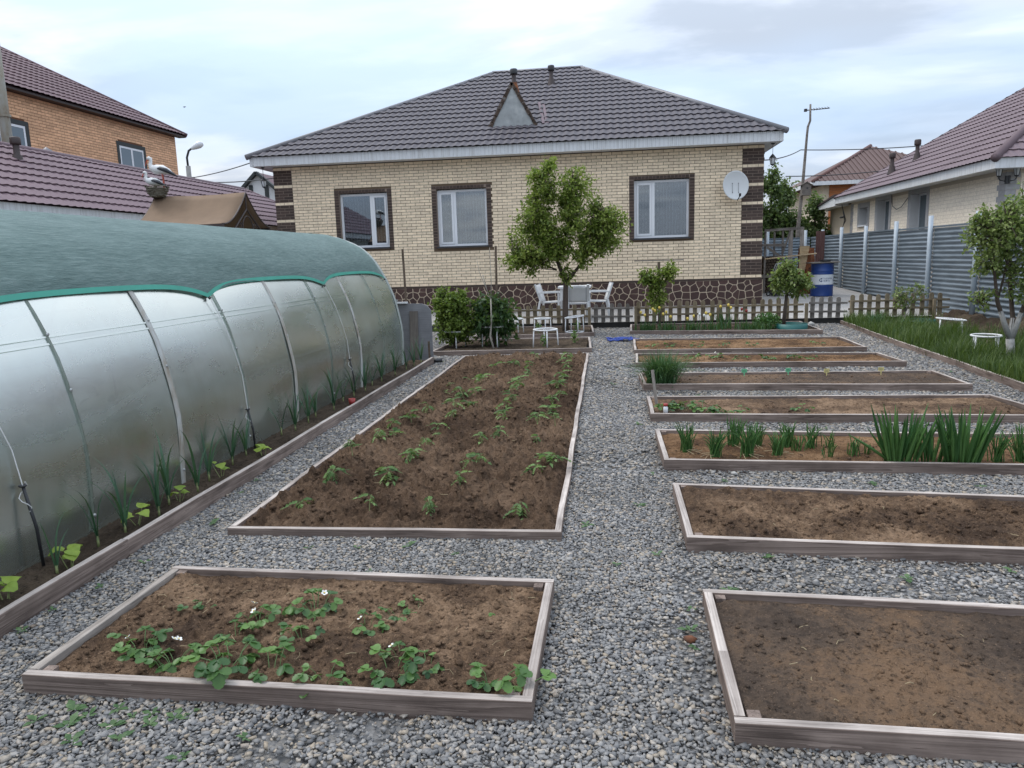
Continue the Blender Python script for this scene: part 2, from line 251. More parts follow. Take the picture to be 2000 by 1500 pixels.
df = b.bsdf(c, 0.6, b.bump(b.math('ADD', n, b.math('MULTIPLY', f, 0.5)), 0.8, 0.012), Specular_IOR_Level=0.4); tr = b.n('ShaderNodeBsdfTransparent'); tr.inputs[0].default_value = (0.5, 0.7, 0.65, 1)
mx = b.n('ShaderNodeMixShader'); mx.inputs[0].default_value = 0.12; b.l(df, mx.inputs[1]); b.l(tr.outputs[0], mx.inputs[2]); b.done(mx.outputs[0])
simple('net_hem', (0.045, 0.32, 0.235), 0.5, 0.15, 9)
def leafmat(name, c0, c1, trans=0.35, rough=0.5):
    b = NB(name); r = b.rnd(); v = b.coord('Object', rnd=5); c = b.mix(r, c0, c1); c = b.mix(0.4, c, b.ramp(b.noise(v, 30, 3), [(0.3, (0.7, 0.7, 0.7)), (0.7, (1.2, 1.2, 1.2))]), 'MULTIPLY')
    p = b.bsdf(c, rough, None, Specular_IOR_Level=0.35); t = b.n('ShaderNodeBsdfTranslucent'); b.l(b.mix(0.5, c, (0.16, 0.25, 0.03)), t.inputs[0])
    mx = b.n('ShaderNodeMixShader'); mx.inputs[0].default_value = trans; b.l(p, mx.inputs[1]); b.l(t.outputs[0], mx.inputs[2]); return b.done(mx.outputs[0])
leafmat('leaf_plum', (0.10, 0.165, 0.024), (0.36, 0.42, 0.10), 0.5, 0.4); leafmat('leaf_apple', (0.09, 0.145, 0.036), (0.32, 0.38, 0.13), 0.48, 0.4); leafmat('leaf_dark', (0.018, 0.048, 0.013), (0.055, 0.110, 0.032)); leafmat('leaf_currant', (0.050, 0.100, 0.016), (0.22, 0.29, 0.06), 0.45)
leafmat('leaf_strawberry', (0.024, 0.078, 0.020), (0.105, 0.20, 0.045), 0.25, 0.42); leafmat('leaf_tomato', (0.040, 0.100, 0.024), (0.20, 0.31, 0.10)); leafmat('leaf_squash', (0.16, 0.25, 0.03), (0.30, 0.40, 0.06)); leafmat('leaf_leek', (0.022, 0.066, 0.038), (0.062, 0.135, 0.072), 0.2, 0.4)
leafmat('leaf_onion', (0.032, 0.100, 0.028), (0.115, 0.235, 0.065), 0.25, 0.35); leafmat('leaf_chive', (0.030, 0.085, 0.032), (0.085, 0.175, 0.070), 0.2, 0.45); leafmat('leaf_grass', (0.030, 0.068, 0.014), (0.125, 0.175, 0.048)); leafmat('leaf_weed', (0.050, 0.115, 0.04), (0.125, 0.205, 0.085)); leafmat('leaf_far', (0.05, 0.09, 0.03), (0.20, 0.26, 0.10), 0.45); leafmat('leaf_tulip', (0.018, 0.060, 0.022), (0.06, 0.13, 0.05))
simple('stem_pale', (0.22, 0.25, 0.10), 0.6, 0.2, 20); simple('stem_green', (0.09, 0.16, 0.05), 0.6, 0.2, 20); simple('petal_white', (0.68, 0.69, 0.65), 0.6, 0.05, 20); simple('petal_yellow', (0.62, 0.46, 0.09), 0.6, 0.15, 20); simple('petal_red', (0.22, 0.02, 0.015), 0.6, 0.2, 20); simple('straw_dry', (0.36, 0.29, 0.17), 0.8, 0.2, 20)
simple('bark_brown', (0.075, 0.055, 0.042), 0.95, 0.35, 30, 0.004); simple('bark_lime', (0.33, 0.32, 0.30), 0.95, 0.55, 26, 0.004); simple('bark_white', (0.30, 0.275, 0.23), 0.9, 0.25, 22, 0.003)

# ------------------------------------------------------------------ mesh helpers
def M(n): return MATS[n]
def link(name, me, parent=None, mat=None):
    o = bpy.data.objects.new(name, me); COL.objects.link(o)
    if parent is not None: o.parent = parent
    if mat is not None and me is not None and not me.materials:
        for m in (mat if isinstance(mat, (list, tuple)) else [mat]): me.materials.append(M(m))
    return o
def tag(o, label, cat, group=None):
    o['label'] = label; o['category'] = cat
    if group: o['group'] = group
    return o
def thing(name, label, cat, loc=(0, 0, 0), rz=0.0, group=None):
    o = bpy.data.objects.new(name, None); COL.objects.link(o); o.location = loc; o.rotation_euler = (0, 0, rz); o.empty_display_size = 0.1
    return tag(o, label, cat, group)
def structure(o): o['kind'] = 'structure'; return o
def stuff(o): o['kind'] = 'stuff'; return o
ORD = ['first', 'second', 'third', 'fourth', 'fifth', 'sixth', 'seventh', 'eighth', 'ninth', 'tenth', 'eleventh', 'twelfth', 'thirteenth', 'fourteenth', 'fifteenth', 'sixteenth', 'seventeenth', 'eighteenth', 'nineteenth', 'twentieth', 'twenty-first', 'twenty-second', 'twenty-third']

class MB:
    """collects faces; build() makes ONE mesh object"""
    def __init__(s): s.v = []; s.f = []; s.m = []; s.r = []; s.cur = 0; s.rv = 0.0
    def add(s, vs, fs):
        o = len(s.v); s.v.extend([tuple(x) for x in vs]); s.r.extend([s.rv]*len(vs))
        for f in fs: s.f.append(tuple(o+i for i in f)); s.m.append(s.cur)
        return s
    def mat(s, i): s.cur = i; return s
    def box(s, x0, x1, y0, y1, z0, z1, skip=()):
        v = [(x0, y0, z0), (x1, y0, z0), (x1, y1, z0), (x0, y1, z0), (x0, y0, z1), (x1, y0, z1), (x1, y1, z1), (x0, y1, z1)]
        F = {'b': (0, 3, 2, 1), 't': (4, 5, 6, 7), 'f': (0, 1, 5, 4), 'r': (1, 2, 6, 5), 'k': (2, 3, 7, 6), 'l': (3, 0, 4, 7)}
        return s.add(v, [F[k] for k in F if k not in skip])
    def hexa(s, p): return s.add(p, [(0, 3, 2, 1), (4, 5, 6, 7), (0, 1, 5, 4), (1, 2, 6, 5), (2, 3, 7, 6), (3, 0, 4, 7)])
    def beam(s, a, b, w, h, up=(0, 0, 1)):
        a, b = Vector(a), Vector(b); d = (b-a).normalized(); side = d.cross(Vector(up))
        if side.length < 1e-4: side = d.cross(Vector((1, 0, 0)))
        side.normalize(); u = side.cross(d); sw, uh = side*w/2, u*h/2
        return s.hexa([a-sw-uh, a+sw-uh, b+sw-uh, b-sw-uh, a-sw+uh, a+sw+uh, b+sw+uh, b-sw+uh])
    def tube(s, pts, rad, n=8, caps=True):
        pts = [Vector(p) for p in pts]; k = len(pts); rad = [rad]*k if isinstance(rad, (int, float)) else rad
        vs = []; ref = None
        for i, p in enumerate(pts):
            d = (pts[min(i+1, k-1)]-pts[max(i-1, 0)]).normalized()
            if ref is None: ref = Vector((0, 0, 1)) if abs(d.z) < 0.9 else Vector((1, 0, 0))
            x = d.cross(ref); x = x.normalized() if x.length > 1e-5 else Vector((1, 0, 0)); y = d.cross(x); ref = x.cross(d)
            for j in range(n):
                a = 2*math.pi*j/n; vs.append(p + x*math.cos(a)*rad[i] + y*math.sin(a)*rad[i])
        fs = [(i*n+j, i*n+(j+1) % n, (i+1)*n+(j+1) % n, (i+1)*n+j) for i in range(k-1) for j in range(n)]
        if caps: fs += [tuple(range(n)), tuple(range((k-1)*n, k*n))]
        return s.add(vs, fs)
    def ring(s, c, R, r, n=24, m=6, sx=1.0, tilt=0.0):
        c = Vector(c); vs = []
        for i in range(n):
            a = 2*math.pi*i/n; d = Vector((math.cos(a)*sx, math.sin(a), math.cos(a)*tilt))
            for j in range(m):
                q = 2*math.pi*j/m; vs.append(c + d*(R+r*math.cos(q)) + Vector((0, 0, r*math.sin(q))))
        return s.add(vs, [(i*m+j, ((i+1) % n)*m+j, ((i+1) % n)*m+(j+1) % m, i*m+(j+1) % m) for i in range(n) for j in range(m)])
    def lathe(s, prof, c=(0, 0, 0), n=24, a0=0.0, a1=2*math.pi):
        full = abs(a1-a0-2*math.pi) < 1e-6; k = n if full else n+1; vs = []
        for r, z in prof:
            for j in range(k):
                a = a0+(a1-a0)*j/n; vs.append((c[0]+r*math.cos(a), c[1]+r*math.sin(a), c[2]+z))
        return s.add(vs, [(i*k+j, i*k+(j+1) % k, (i+1)*k+(j+1) % k, (i+1)*k+j) for i in range(len(prof)-1) for j in range(n)])
    def prism(s, poly, d0, d1, fn):
        """poly of 2-D points extruded from depth d0 to d1; fn(u, v, d) -> 3-D"""
        n = len(poly); vs = [fn(u, v, d0) for u, v in poly]+[fn(u, v, d1) for u, v in poly]
        return s.add(vs, [tuple(range(n)), tuple(range(2*n-1, n-1, -1))]+[(i, i+n, (i+1) % n+n, (i+1) % n) for i in range(n)])
    def mesh(s, name, mats=None, smooth=False):
        me = bpy.data.meshes.new(name); me.from_pydata(s.v, [], s.f); 
        if mats:
            for m in (mats if isinstance(mats, (list, tuple)) else [mats]): me.materials.append(M(m))
        if any(s.m): me.polygons.foreach_set('material_index', s.m)
        if smooth: me.polygons.foreach_set('use_smooth', [True]*len(s.f))
        if any(s.r): me.attributes.new('rnd', 'FLOAT', 'POINT').data.foreach_set('value', s.r)
        me.update(); return me
    def build(s, name, mats, parent=None, smooth=False, fix=True):
        me = s.mesh(name, mats, smooth)
        if fix:
            bm = bmesh.new(); bm.from_mesh(me); bmesh.ops.recalc_face_normals(bm, faces=bm.faces); bm.to_mesh(me); bm.free()
        return link(name, me, parent)

_bm_cache = {}
def plank(name, a, b, w, h, mat, parent=None, up=(0, 0, 1), warp=0.0):
    """a board of its own with its length on local X, so grain runs along it; w across, h along up"""
    a, b = Vector(a), Vector(b); d = b-a; L = d.length; d.normalize(); side = Vector(up).cross(d)
    if side.length < 1e-4: side = Vector((0, 1, 0))
    side.normalize(); u = d.cross(side)
    key = (round(L, 3), round(w, 4), round(h, 4), mat, warp)
    me = _bm_cache.get(key)
    if me is None or warp:
        q = MB(); c = min(w, h)*0.06; n = max(1, min(24, int(L/0.35))) if warp else 1; rings = []
        sec = [(-w/2+c, -h/2), (w/2-c, -h/2), (w/2, -h/2+c), (w/2, h/2-c), (w/2-c, h/2), (-w/2+c, h/2), (-w/2, h/2-c), (-w/2, -h/2+c)]
        ph = random.random()*9; vs = []
        for i in range(n+1):
            t = i/n; off = warp*math.sin(ph+t*7)*math.sin(math.pi*t); of2 = warp*0.6*math.sin(ph*2+t*5)*math.sin(math.pi*t)
            vs += [(t*L, y+off, z+of2*0.5) for y, z in sec]
        fs = [tuple(range(7, -1, -1)), tuple(range(n*8, n*8+8))]+[(i*8+j, i*8+(j+1) % 8, (i+1)*8+(j+1) % 8, (i+1)*8+j) for i in range(n) for j in range(8)]
        q.add(vs, fs); me = q.mesh(name, mat); _bm_cache[key] = me
        if mat == 'board':           # sky light on the upward faces, painted in as paler wood
            me.materials.append(M('board_top_lit')); me.polygons.foreach_set('material_index', [1 if p.normal.z > 0.9 else 0 for p in me.polygons])
    o = link(name, me, parent); mt = Matrix((d, side, u)).transposed().to_4x4(); mt.translation = a
    if parent is not None and parent.parent is None: mt = parent_inv(parent) @ mt
    o.matrix_basis = mt
    return o
def parent_inv(p):
    return (Matrix.Translation(p.location) @ p.rotation_euler.to_matrix().to_4x4()).inverted()

# value noise on numpy arrays
_P = RNG.random((256, 256))
def vnoise(x, y, s):
    x = x*s; y = y*s; i = np.floor(x).astype(int); j = np.floor(y).astype(int); fx = x-i; fy = y-j; fx = fx*fx*(3-2*fx); fy = fy*fy*(3-2*fy)
    g = lambda a, b: _P[a % 256, b % 256]
    return (g(i, j)*(1-fx)+g(i+1, j)*fx)*(1-fy)+(g(i, j+1)*(1-fx)+g(i+1, j+1)*fx)*fy
def fbm(x, y, s, o=4, g=0.5):
    t = 0; a = 1; n = 0
    for k in range(o): t = t+a*vnoise(x+17.3*k, y-9.1*k, s*2**k); n += a; a *= g
    return t/n
def np_mesh(name, V, F, mat, rnd=None, smooth=False):
    """V (n,3) float, F (m,k) int"""
    me = bpy.data.meshes.new(name); k = F.shape[1]
    me.vertices.add(len(V)); me.vertices.foreach_set('co', np.ascontiguousarray(V, dtype=np.float32).ravel())
    me.loops.add(F.size); me.loops.foreach_set('vertex_index', np.ascontiguousarray(F, dtype=np.int32).ravel())
    me.polygons.add(len(F)); me.polygons.foreach_set('loop_start', np.arange(0, F.size, k, dtype=np.int32)); me.polygons.foreach_set('loop_total', np.full(len(F), k, dtype=np.int32))
    if smooth: me.polygons.foreach_set('use_smooth', np.ones(len(F), dtype=bool))
    me.materials.append(M(mat))
    if rnd is not None: me.attributes.new('rnd', 'FLOAT', 'POINT').data.foreach_set('value', np.ascontiguousarray(rnd, dtype=np.float32))
    me.update(calc_edges=True); me.validate(); return me
def grid_mesh(name, x, y, z, mat, smooth=True):
    nx, ny = x.shape; V = np.stack([x, y, z], -1).reshape(-1, 3); i = np.arange(nx*ny).reshape(nx, ny)
    F = np.stack([i[:-1, :-1], i[1:, :-1], i[1:, 1:], i[:-1, 1:]], -1).reshape(-1, 4)
    return np_mesh(name, V, F, mat, None, smooth)

# ------------------------------------------------------------------ ground
g = MB().add([(-800, -40, -0.06), (800, -40, -0.06), (800, 1500, -0.06), (-800, 1500, -0.06)], [(0, 1, 2, 3)]); structure(g.build('ground', 'far_ground', fix=False))
g = MB().add([(-2.63, 0.2, -0.012), (4.7, 0.2, -0.012), (4.7, 16.32, -0.012), (-2.63, 16.32, -0.012), (-4.0, 11.12, -0.012), (-4.0, 16.32, -0.012), (-2.63, 11.12, -0.012)], [(0, 1, 2, 3), (4, 6, 3, 5)]); structure(g.build('gravel_path', 'gravel_bed', fix=False))
# patio rises gently towards the back of the yard
def patio_z(y): return 0.12+(y-16.4)*0.036
g = MB(); g.add([(-9.0, 16.42, 0.12), (7.1, 16.42, 0.12), (7.1, 27, patio_z(27)), (-9.0, 27, patio_z(27))], [(0, 1, 2, 3)]); structure(g.build('patio', 'paving', fix=False))
g = MB().box(-9.0, 7.1, 16.385, 16.425, -0.05, 0.118); structure(g.build('patio_kerb', 'curb_black'))

# ------------------------------------------------------------------ brickwork
def brick_layout(width, z0, z1, holes=(), L=0.256, H=0.075, joint=0.0115, zone=None):
    """rectangles of a running bond; holes (u0, u1, z0, z1) stay open; zone(u, z) may reject"""
    out_ = []; k = 0; z = z0
    while z+H*0.6 < z1:
        zt = min(z+H-joint, z1); u = -(L/2 if k % 2 else 0)
        segs = [(0, width)]
        for a, b_, c, d in holes:
            if zt > c+0.005 and z < d-0.005:
                segs = [q for s in segs for q in ((s[0], min(s[1], a)), (max(s[0], b_), s[1])) if q[1]-q[0] > 0.02]
        while u < width:
            a, b_ = max(u, 0), min(u+L-joint, width)
            for s in segs:
                p, q = max(a, s[0]), min(b_, s[1])
                if q-p > 0.03: out_.append((p, q, z, zt))
            u += L
        z += H; k += 1
    return out_
def brick_mesh(l, h, d, mat):
    key = ('brick', round(l, 3), round(h, 3), d, mat)
    if key not in _bm_cache: _bm_cache[key] = MB().box(0, l, -d, 0, 0, h, skip=('k',)).mesh('brick', mat)
    return _bm_cache[key]
def lay_bricks(rects, parent, mat, origin, udir, depth=0.008, keep=300, name='brick', full=0.24, score=None):
    """udir: unit vector along the wall as seen from outside, outside is to its right-hand (u x z)"""
    o, u = Vector(origin), Vector(udir); nrm = u.cross(Vector((0, 0, 1)))
    R3 = Matrix((u, -nrm, Vector((0, 0, 1)))).transposed().to_4x4()
    pos = lambda r: o+u*(0.5*(r[0]+r[1]))+Vector((0, 0, 0.5*(r[2]+r[3])))
    sc = score or (lambda r: (pos(r)-Vector((0, 0, 1.55))).length+(100 if r[1]-r[0] < full else 0))
    order = sorted(range(len(rects)), key=lambda i: sc(rects[i])); solo = set(order[:keep]); q = MB()
    for i, r in enumerate(rects):
        if i in solo:
            ob = link(name, brick_mesh(r[1]-r[0], r[3]-r[2], depth, mat), parent); mt = R3.copy(); mt.translation = o+u*r[0]+Vector((0, 0, r[2])); ob.matrix_basis = mt
        else:
            q.rv = random.random(); a = o+u*r[0]; b_ = o+u*r[1]; n = nrm*depth; z0, z1 = Vector((0, 0, r[2])), Vector((0, 0, r[3]))
            v = [a+z0, b_+z0, b_+z1, a+z1, a+z0+n, b_+z0+n, b_+z1+n, a+z1+n]; q.add(v, [(4, 5, 6, 7), (0, 1, 5, 4), (1, 2, 6, 5), (2, 3, 7, 6), (3, 0, 4, 7)])
    if q.v: stuff(q.build(name, mat, parent))

# ------------------------------------------------------------------ pressed metal roofing
def metal_roof(parent, mat, origin, udir, vdir, width, vmax, wave=0.185, step=0.35, amp=0.032, lip=0.032, sheet=6, v0=0.0, name='roof_sheet', sub=6):
    """one object for each sheet; vmax(u) gives the slope length above eave position u"""
    o, u, v = Vector(origin), Vector(udir), Vector(vdir); n = u.cross(v).normalized()
    if n.z < 0: n = -n
    du = wave/sub; ncol = int(width/du); per = sheet*sub
    for s in range(0, ncol, per):
        cols = list(range(s, min(s+per, ncol)+1)); q = MB(); mxv = max(vmax(c*du) for c in cols)
        if mxv < 0.05: continue
        rows = []; k = 0
        while k*step < mxv: rows += [(k*step, lip), ((k+1)*step-0.004, 0.0)]; k += 1
        jit = random.uniform(-0.0015, 0.0015)
        for c in cols:
            uu_ = c*du; ph = (c % sub)/sub; w_ = amp*(math.cos(2*math.pi*ph)*0.5+0.5)**1.2; vm_ = max(vmax(uu_), 0.0)
            for (vv, hh) in rows:
                # the pressed step follows the wave
                x = min(vv-(w_*0.9 if hh else 0), vm_); p = o+u*uu_+v*x+n*(w_+hh+jit); q.v.append(tuple(p)); q.r.append(0)
        R_ = len(rows)
        for i in range(len(cols)-1):
            for j in range(R_-1): q.f.append((i*R_+j, (i+1)*R_+j, (i+1)*R_+j+1, i*R_+j+1)); q.m.append(0)
        ob = q.build(name, mat, parent, fix=False)
        ob.data.polygons.foreach_set('use_smooth', [True]*len(ob.data.polygons)); ob.data.set_sharp_from_angle(angle=math.radians(38))
def ridge_cap(parent, a, b, mat, r=0.07, name='ridge_cap'):
    q = MB(); q.tube([a, b], r, 10); return q.build(name, mat, parent, smooth=True)
def siding(q, a, b, z0, z1, nrm, pitch=0.10, d=0.012):
    """fascia of narrow vertical strips with small gaps"""
    a, b = Vector(a), Vector(b); L = (b-a).length; d_ = (b-a)/L; k = int(L/pitch); n = Vector(nrm)*d
    for i in range(k):
        p0 = a+d_*(i*L/k+0.002); p1 = a+d_*((i+1)*L/k-0.002); zz0, zz1 = Vector((0, 0, z0)), Vector((0, 0, z1))
        q.hexa([p0+zz0, p1+zz0, p1+zz0+n, p0+zz0+n, p0+zz1, p1+zz1, p1+zz1+n, p0+zz1+n])

# ------------------------------------------------------------------ the brick house
HY, HX0, HX1 = 19.6, -8.735, 3.94
ZB, ZP, ZT = 0.18, 0.905, 4.135
WIN = [(-7.09, -5.525, 1.915, 3.475, 'wide_left'), (-4.455, -2.88, 1.875, 3.475, 'wide_right'), (0.65, 2.27, 1.915, 3.50, 'wide_right')]
house = thing('brick_house', 'single-storey cream brick house with dark brown corners and hipped brown metal roof', 'house', (-2.4, HY, ZB))
HI = Matrix.Translation(house.location).inverted()
def under(parent):    # an Empty part-holder is not needed: parts keep world coordinates through the parent's inverse
    return parent
def hb(q, name, mat, parent=house, smooth=False):
    o = q.build(name, mat, parent, smooth)
    if parent is house: o.matrix_parent_inverse = HI
    return o
OPEN = [(a, b_, c, d) for a, b_, c, d, _ in WIN]
# wall with real openings
q = MB(); xs = [HX0]; 
for a, b_, c, d in OPEN: q.box(xs[-1], a, HY, HY+0.38, ZP, ZT); q.box(a, b_, HY, HY+0.38, ZP, c); q.box(a, b_, HY, HY+0.38, d, ZT); xs.append(b_)
q.box(xs[-1], HX1, HY, HY+0.38, ZP, ZT); q.box(HX0, HX0+0.38, HY+0.38, 29.2, ZP, ZT); q.box(HX1-0.38, HX1, HY+0.38, 29.2, ZP, ZT); q.box(HX0, HX1, 29.2, 29.5, ZP, ZT)
wall = hb(q, 'wall', 'mortar_brown')
QW = 0.512
corner = lambda x: (x < HX0+QW or x > HX1-QW)
rects = brick_layout(HX1-HX0, ZP, ZT, [(a-HX0-0.13, b_-HX0+0.13, c-0.02, d+0.075) for a, b_, c, d in [(p+0.13, r-0.13, s, t-0.075) for p, r, s, t in OPEN]])
H = 0.075; cream, brown = [], []
def split(r):
    k = int(round((r[2]-ZP)/H)); dark = (k % 6) != 0
    cs = [r]
    for e in (QW, HX1-HX0-QW):
        cs = [s for c in cs for s in (((c[0], e-0.01, c[2], c[3]), (e, c[1], c[2], c[3])) if c[0] < e-0.04 and c[1] > e+0.04 else (c,))]
    for c in cs:
        m = 0.5*(c[0]+c[1]); (brown if dark and (m < QW or m > HX1-HX0-QW) else cream).append(c)
for r in rects: split(r)
lay_bricks(cream, wall, 'brick_cream', (HX0, HY, 0), (1, 0, 0), 0.008, 300, score=lambda r: abs(HX0+r[0]-1.2)+abs(r[2]-2.2)*0.8+(100 if r[1]-r[0] < 0.24 else 0))
quoin = hb(MB().box(HX1-QW+0.006, HX1-0.004, HY-0.0055, HY, ZP+H, ZT), 'corner_pier', 'mortar_dark'); hb(MB().box(HX0+0.004, HX0+QW-0.006, HY-0.0055, HY, ZP+H, ZT), 'corner_pier', 'mortar_dark')
lay_bricks(brown, quoin, 'brick_brown', (HX0, HY, 0), (1, 0, 0), 0.0115, 300, 'corner_brick')
# dark quoin bricks also turn the corner on the sides
side = []
for k in range(int((ZT-ZP)/H)):
    if k % 6: side += [(0.0+(0.128 if k % 2 else 0), 0.246+(0.128 if k % 2 else 0), ZP+k*H, ZP+k*H+0.065)]
q = MB()
for r in side: q.rv = random.random(); q.box(HX1, HX1+0.0115, HY+r[0]+0.0, HY+r[1], r[2], r[3])
stuff(hb(q, 'corner_brick', 'brick_brown'))
# plinth: irregular dark slabs in cream joints
q = MB().box(HX0-0.03, HX1+0.03, HY-0.03, HY+0.3, ZB-0.1, ZP-0.002); q.box(HX1-0.25, HX1+0.03, HY+0.3, 29.2, ZB-0.1, ZP-0.002); plinth = hb(q, 'plinth', 'mortar_cream')
q = MB().box(HX0-0.035, HX1+0.04, HY-0.045, HY-0.030, ZP-0.055, ZP-0.004); hb(q, 'plinth_cap', 'brick_brown')
def voronoi_cells(x0, x1, z0, z1, pts):
    cells = []
    for i, (px, pz) in enumerate(pts):
        poly = [(x0, z0), (x1, z0), (x1, z1), (x0, z1)]
        for j, (qx, qz) in enumerate(pts):
            if i == j or abs(qx-px) > 0.9: continue
            mx_, mz = (px+qx)/2, (pz+qz)/2; nx, nz = qx-px, qz-pz; new = []
            for k in range(len(poly)):
                A, B = poly[k], poly[(k+1) % len(poly)]; da = (A[0]-mx_)*nx+(A[1]-mz)*nz; db = (B[0]-mx_)*nx+(B[1]-mz)*nz
                if da <= 0: new.append(A)
                if (da < 0) != (db < 0) and da != db: t = da/(da-db); new.append((A[0]+(B[0]-A[0])*t, A[1]+(B[1]-A[1])*t))
            poly = new
            if len(poly) < 3: break
        if len(poly) >= 3: cells.append(((px, pz), poly))
    return cells
pts = []; zrow = [0.30, 0.48, 0.66, 0.80]
rs = random.Random(5); x = -5.5
for zi, z in enumerate(zrow):
    x = HX0+0.1*(zi % 2)
    while x < HX1: pts.append((x+rs.uniform(-.05, .05), z+rs.uniform(-.05, .05))); x += rs.uniform(0.14, 0.25)
for (cx, cz), poly in voronoi_cells(HX0-0.03, HX1+0.03, ZB-0.02, ZP-0.056, pts):
    ins = []
    for k in range(len(poly)):
        P = Vector(poly[k]); c = Vector((cx, cz)); d_ = P-c
        if d_.length > 0.02: ins.append(tuple(c+d_*max(0.3, 1-0.0095*1.25/d_.length)))
    if len(ins) < 3: continue
    q = MB(); n = len(ins); vs = [(u, HY-0.031, w_) for u, w_ in ins]+[(cx+(u-cx)*0.95, HY-0.040, cz+(w_-cz)*0.95) for u, w_ in ins]
    q.add(vs, [tuple(range(n, 2*n))]+[(i, (i+1) % n, n+(i+1) % n, n+i) for i in range(n)])
    q.build('plinth_slab', 'plinth_stone', plinth)
# windows
def house_window(x0, x1, z0, z1, kind):
    q = MB(); fy = HY+0.13                                        # lining of the reveal
    q.box(x0+0.0, x0+0.125, HY-0.006, fy+0.02, z0, z1); q.box(x1-0.125, x1, HY-0.006, fy+0.02, z0, z1); q.box(x0+0.125, x1-0.125, HY-0.006, fy+0.02, z1-0.075, z1); q.box(x0+0.125, x1-0.125, HY+0.0, fy+0.02, z0, z0+0.03)
    w = hb(q, 'window', 'mortar_dark'); w.name = 'window'
    # surround of dark headers, single pieces
    hd = lambda l, h: brick_mesh(l, h, 0.012, 'brick_brown')
    for xx in (x0+0.004, x1-0.121):
        z = z0
        while z+0.06 < z1-0.07: o = link('surround_brick', hd(0.117, 0.062), w); o.location = (xx, HY-0.004, z); z += 0.075
    xx = x0+0.13
    while xx+0.07 < x1-0.12: o = link('surround_brick', hd(0.081, 0.064), w); o.location = (xx, HY-0.004, z1-0.071); xx += 0.0905
    for xx in (x0+0.004, x1-0.121): o = link('surround_brick', hd(0.117, 0.064), w); o.location = (xx, HY-0.004, z1-0.071)
    a, b_, c, d = x0+0.128, x1-0.128, z0+0.055, z1-0.10
    q = MB(); t = 0.055
    q.box(a, b_, fy-0.03, fy+0.04, c, c+t); q.box(a, b_, fy-0.03, fy+0.04, d-t, d); q.box(a, a+t, fy-0.03, fy+0.04, c+t, d-t); q.box(b_-t, b_, fy-0.03, fy+0.04, c+t, d-t)
    mid = a+(b_-a)*(0.645 if kind == 'wide_left' else 0.35)
    q.box(mid-0.035, mid+0.035, fy-0.034, fy+0.04, c+t, d-t)
    fr_ = q.build('frame', 'pvc_white', w)
    sx0, sx1 = (mid+0.035, b_-t) if kind == 'wide_left' else (a+t, mid-0.035)        # opening sash
    q = MB(); s = 0.055
    q.box(sx0+.004, sx1-.004, fy-0.042, fy+0.02, c+t+.004, c+t+s); q.box(sx0+.004, sx1-.004, fy-0.042, fy+0.02, d-t-s, d-t-.004); q.box(sx0+.004, sx0+s, fy-0.042, fy+0.02, c+t+s, d-t-s); q.box(sx1-s, sx1-.004, fy-0.042, fy+0.02, c+t+s, d-t-s)
    q.build('sash', 'pvc_white', w)
    q = MB(); q.box(sx0+s, sx1-s, fy-0.012, fy-0.008, c+t+s, d-t-s); q.build('pane', 'window_glass', w)
    gx0, gx1 = (a+t, mid-0.035) if kind == 'wide_left' else (mid+0.035, b_-t)
    q = MB(); q.box(gx0, gx1, fy-0.002, fy+0.002, c+t, d-t); q.build('pane', 'window_glass', w)
    q = MB().box(x0+0.10, x1-0.10, HY-0.065, fy-0.03, z0+0.012, z0+0.052); q.build('sill', 'sill_black', w)
    q = MB(); n = 60
    for i in range(n):
        xa, xb = a+(b_-a)*i/n, a+(b_-a)*(i+1)/n; ya, yb = [fy+0.16+0.02*math.sin(k*1.15)+0.012*math.sin(k*0.53) for k in (i, i+1)]
        q.add([(xa, ya, c-0.1), (xb, yb, c-0.1), (xb, yb, d+0.1), (xa, ya, d+0.1)], [(0, 1, 2, 3)])
    q.build('curtain', 'curtain_lace', w, fix=False)
    q = MB().box(a-0.3, b_+0.3, HY+0.40, HY+2.2, c-0.35, d+0.3, skip=('f',)); q.build('room', 'room_dark', w, fix=False)
for wv in WIN: house_window(*wv)
# eaves
EX0, EX1, EY, EZ0, EZ1 = -9.18, 4.30, 19.2, 4.14, 4.37
EYB = 29.6
q = MB(); siding(q, (EX0, EY, 0), (EX1, EY, 0), EZ0, EZ1, (0, 1, 0)); siding(q, (EX1, EY+0.012, 0), (EX1, EYB, 0), EZ0, EZ1, (-1, 0, 0)); siding(q, (EX0, EY+0.012, 0), (EX0, EYB, 0), EZ0, EZ1, (1, 0, 0))
hb(q, 'fascia', 'siding_white')
q = MB(); k = 0; x = EX0+0.02
while x < EX1-0.05:
    q.box(x, min(x+0.235, EX1-0.02), EY+0.016, HY+0.02, EZ0+0.004, EZ0+0.014); x += 0.24
y = HY+0.03
while y < EYB-0.3: q.box(HX1-0.02, EX1-0.016, y, y+0.235, EZ0+0.004, EZ0+0.014); q.box(EX0+0.016, HX0+0.02, y, y+0.235, EZ0+0.004, EZ0+0.014); y += 0.24
hb(q, 'soffit', 'siding_white')
RY, RZ, RXL, RXR = 24.4, 7.30, -3.36, -0.64
sl = math.hypot(RY-EY, RZ-EZ1); vd = Vector((0, (RY-EY)/sl, (RZ-EZ1)/sl))
W_ = EX1-EX0+0.1
def vm_front(u):
    x = EX0-0.05+u
    if x < RXL: return sl*(x-EX0+0.05)/(RXL-EX0+0.05)
    if x > RXR: return sl*(EX1+0.05-x)/(EX1+0.05-RXR)
    return sl
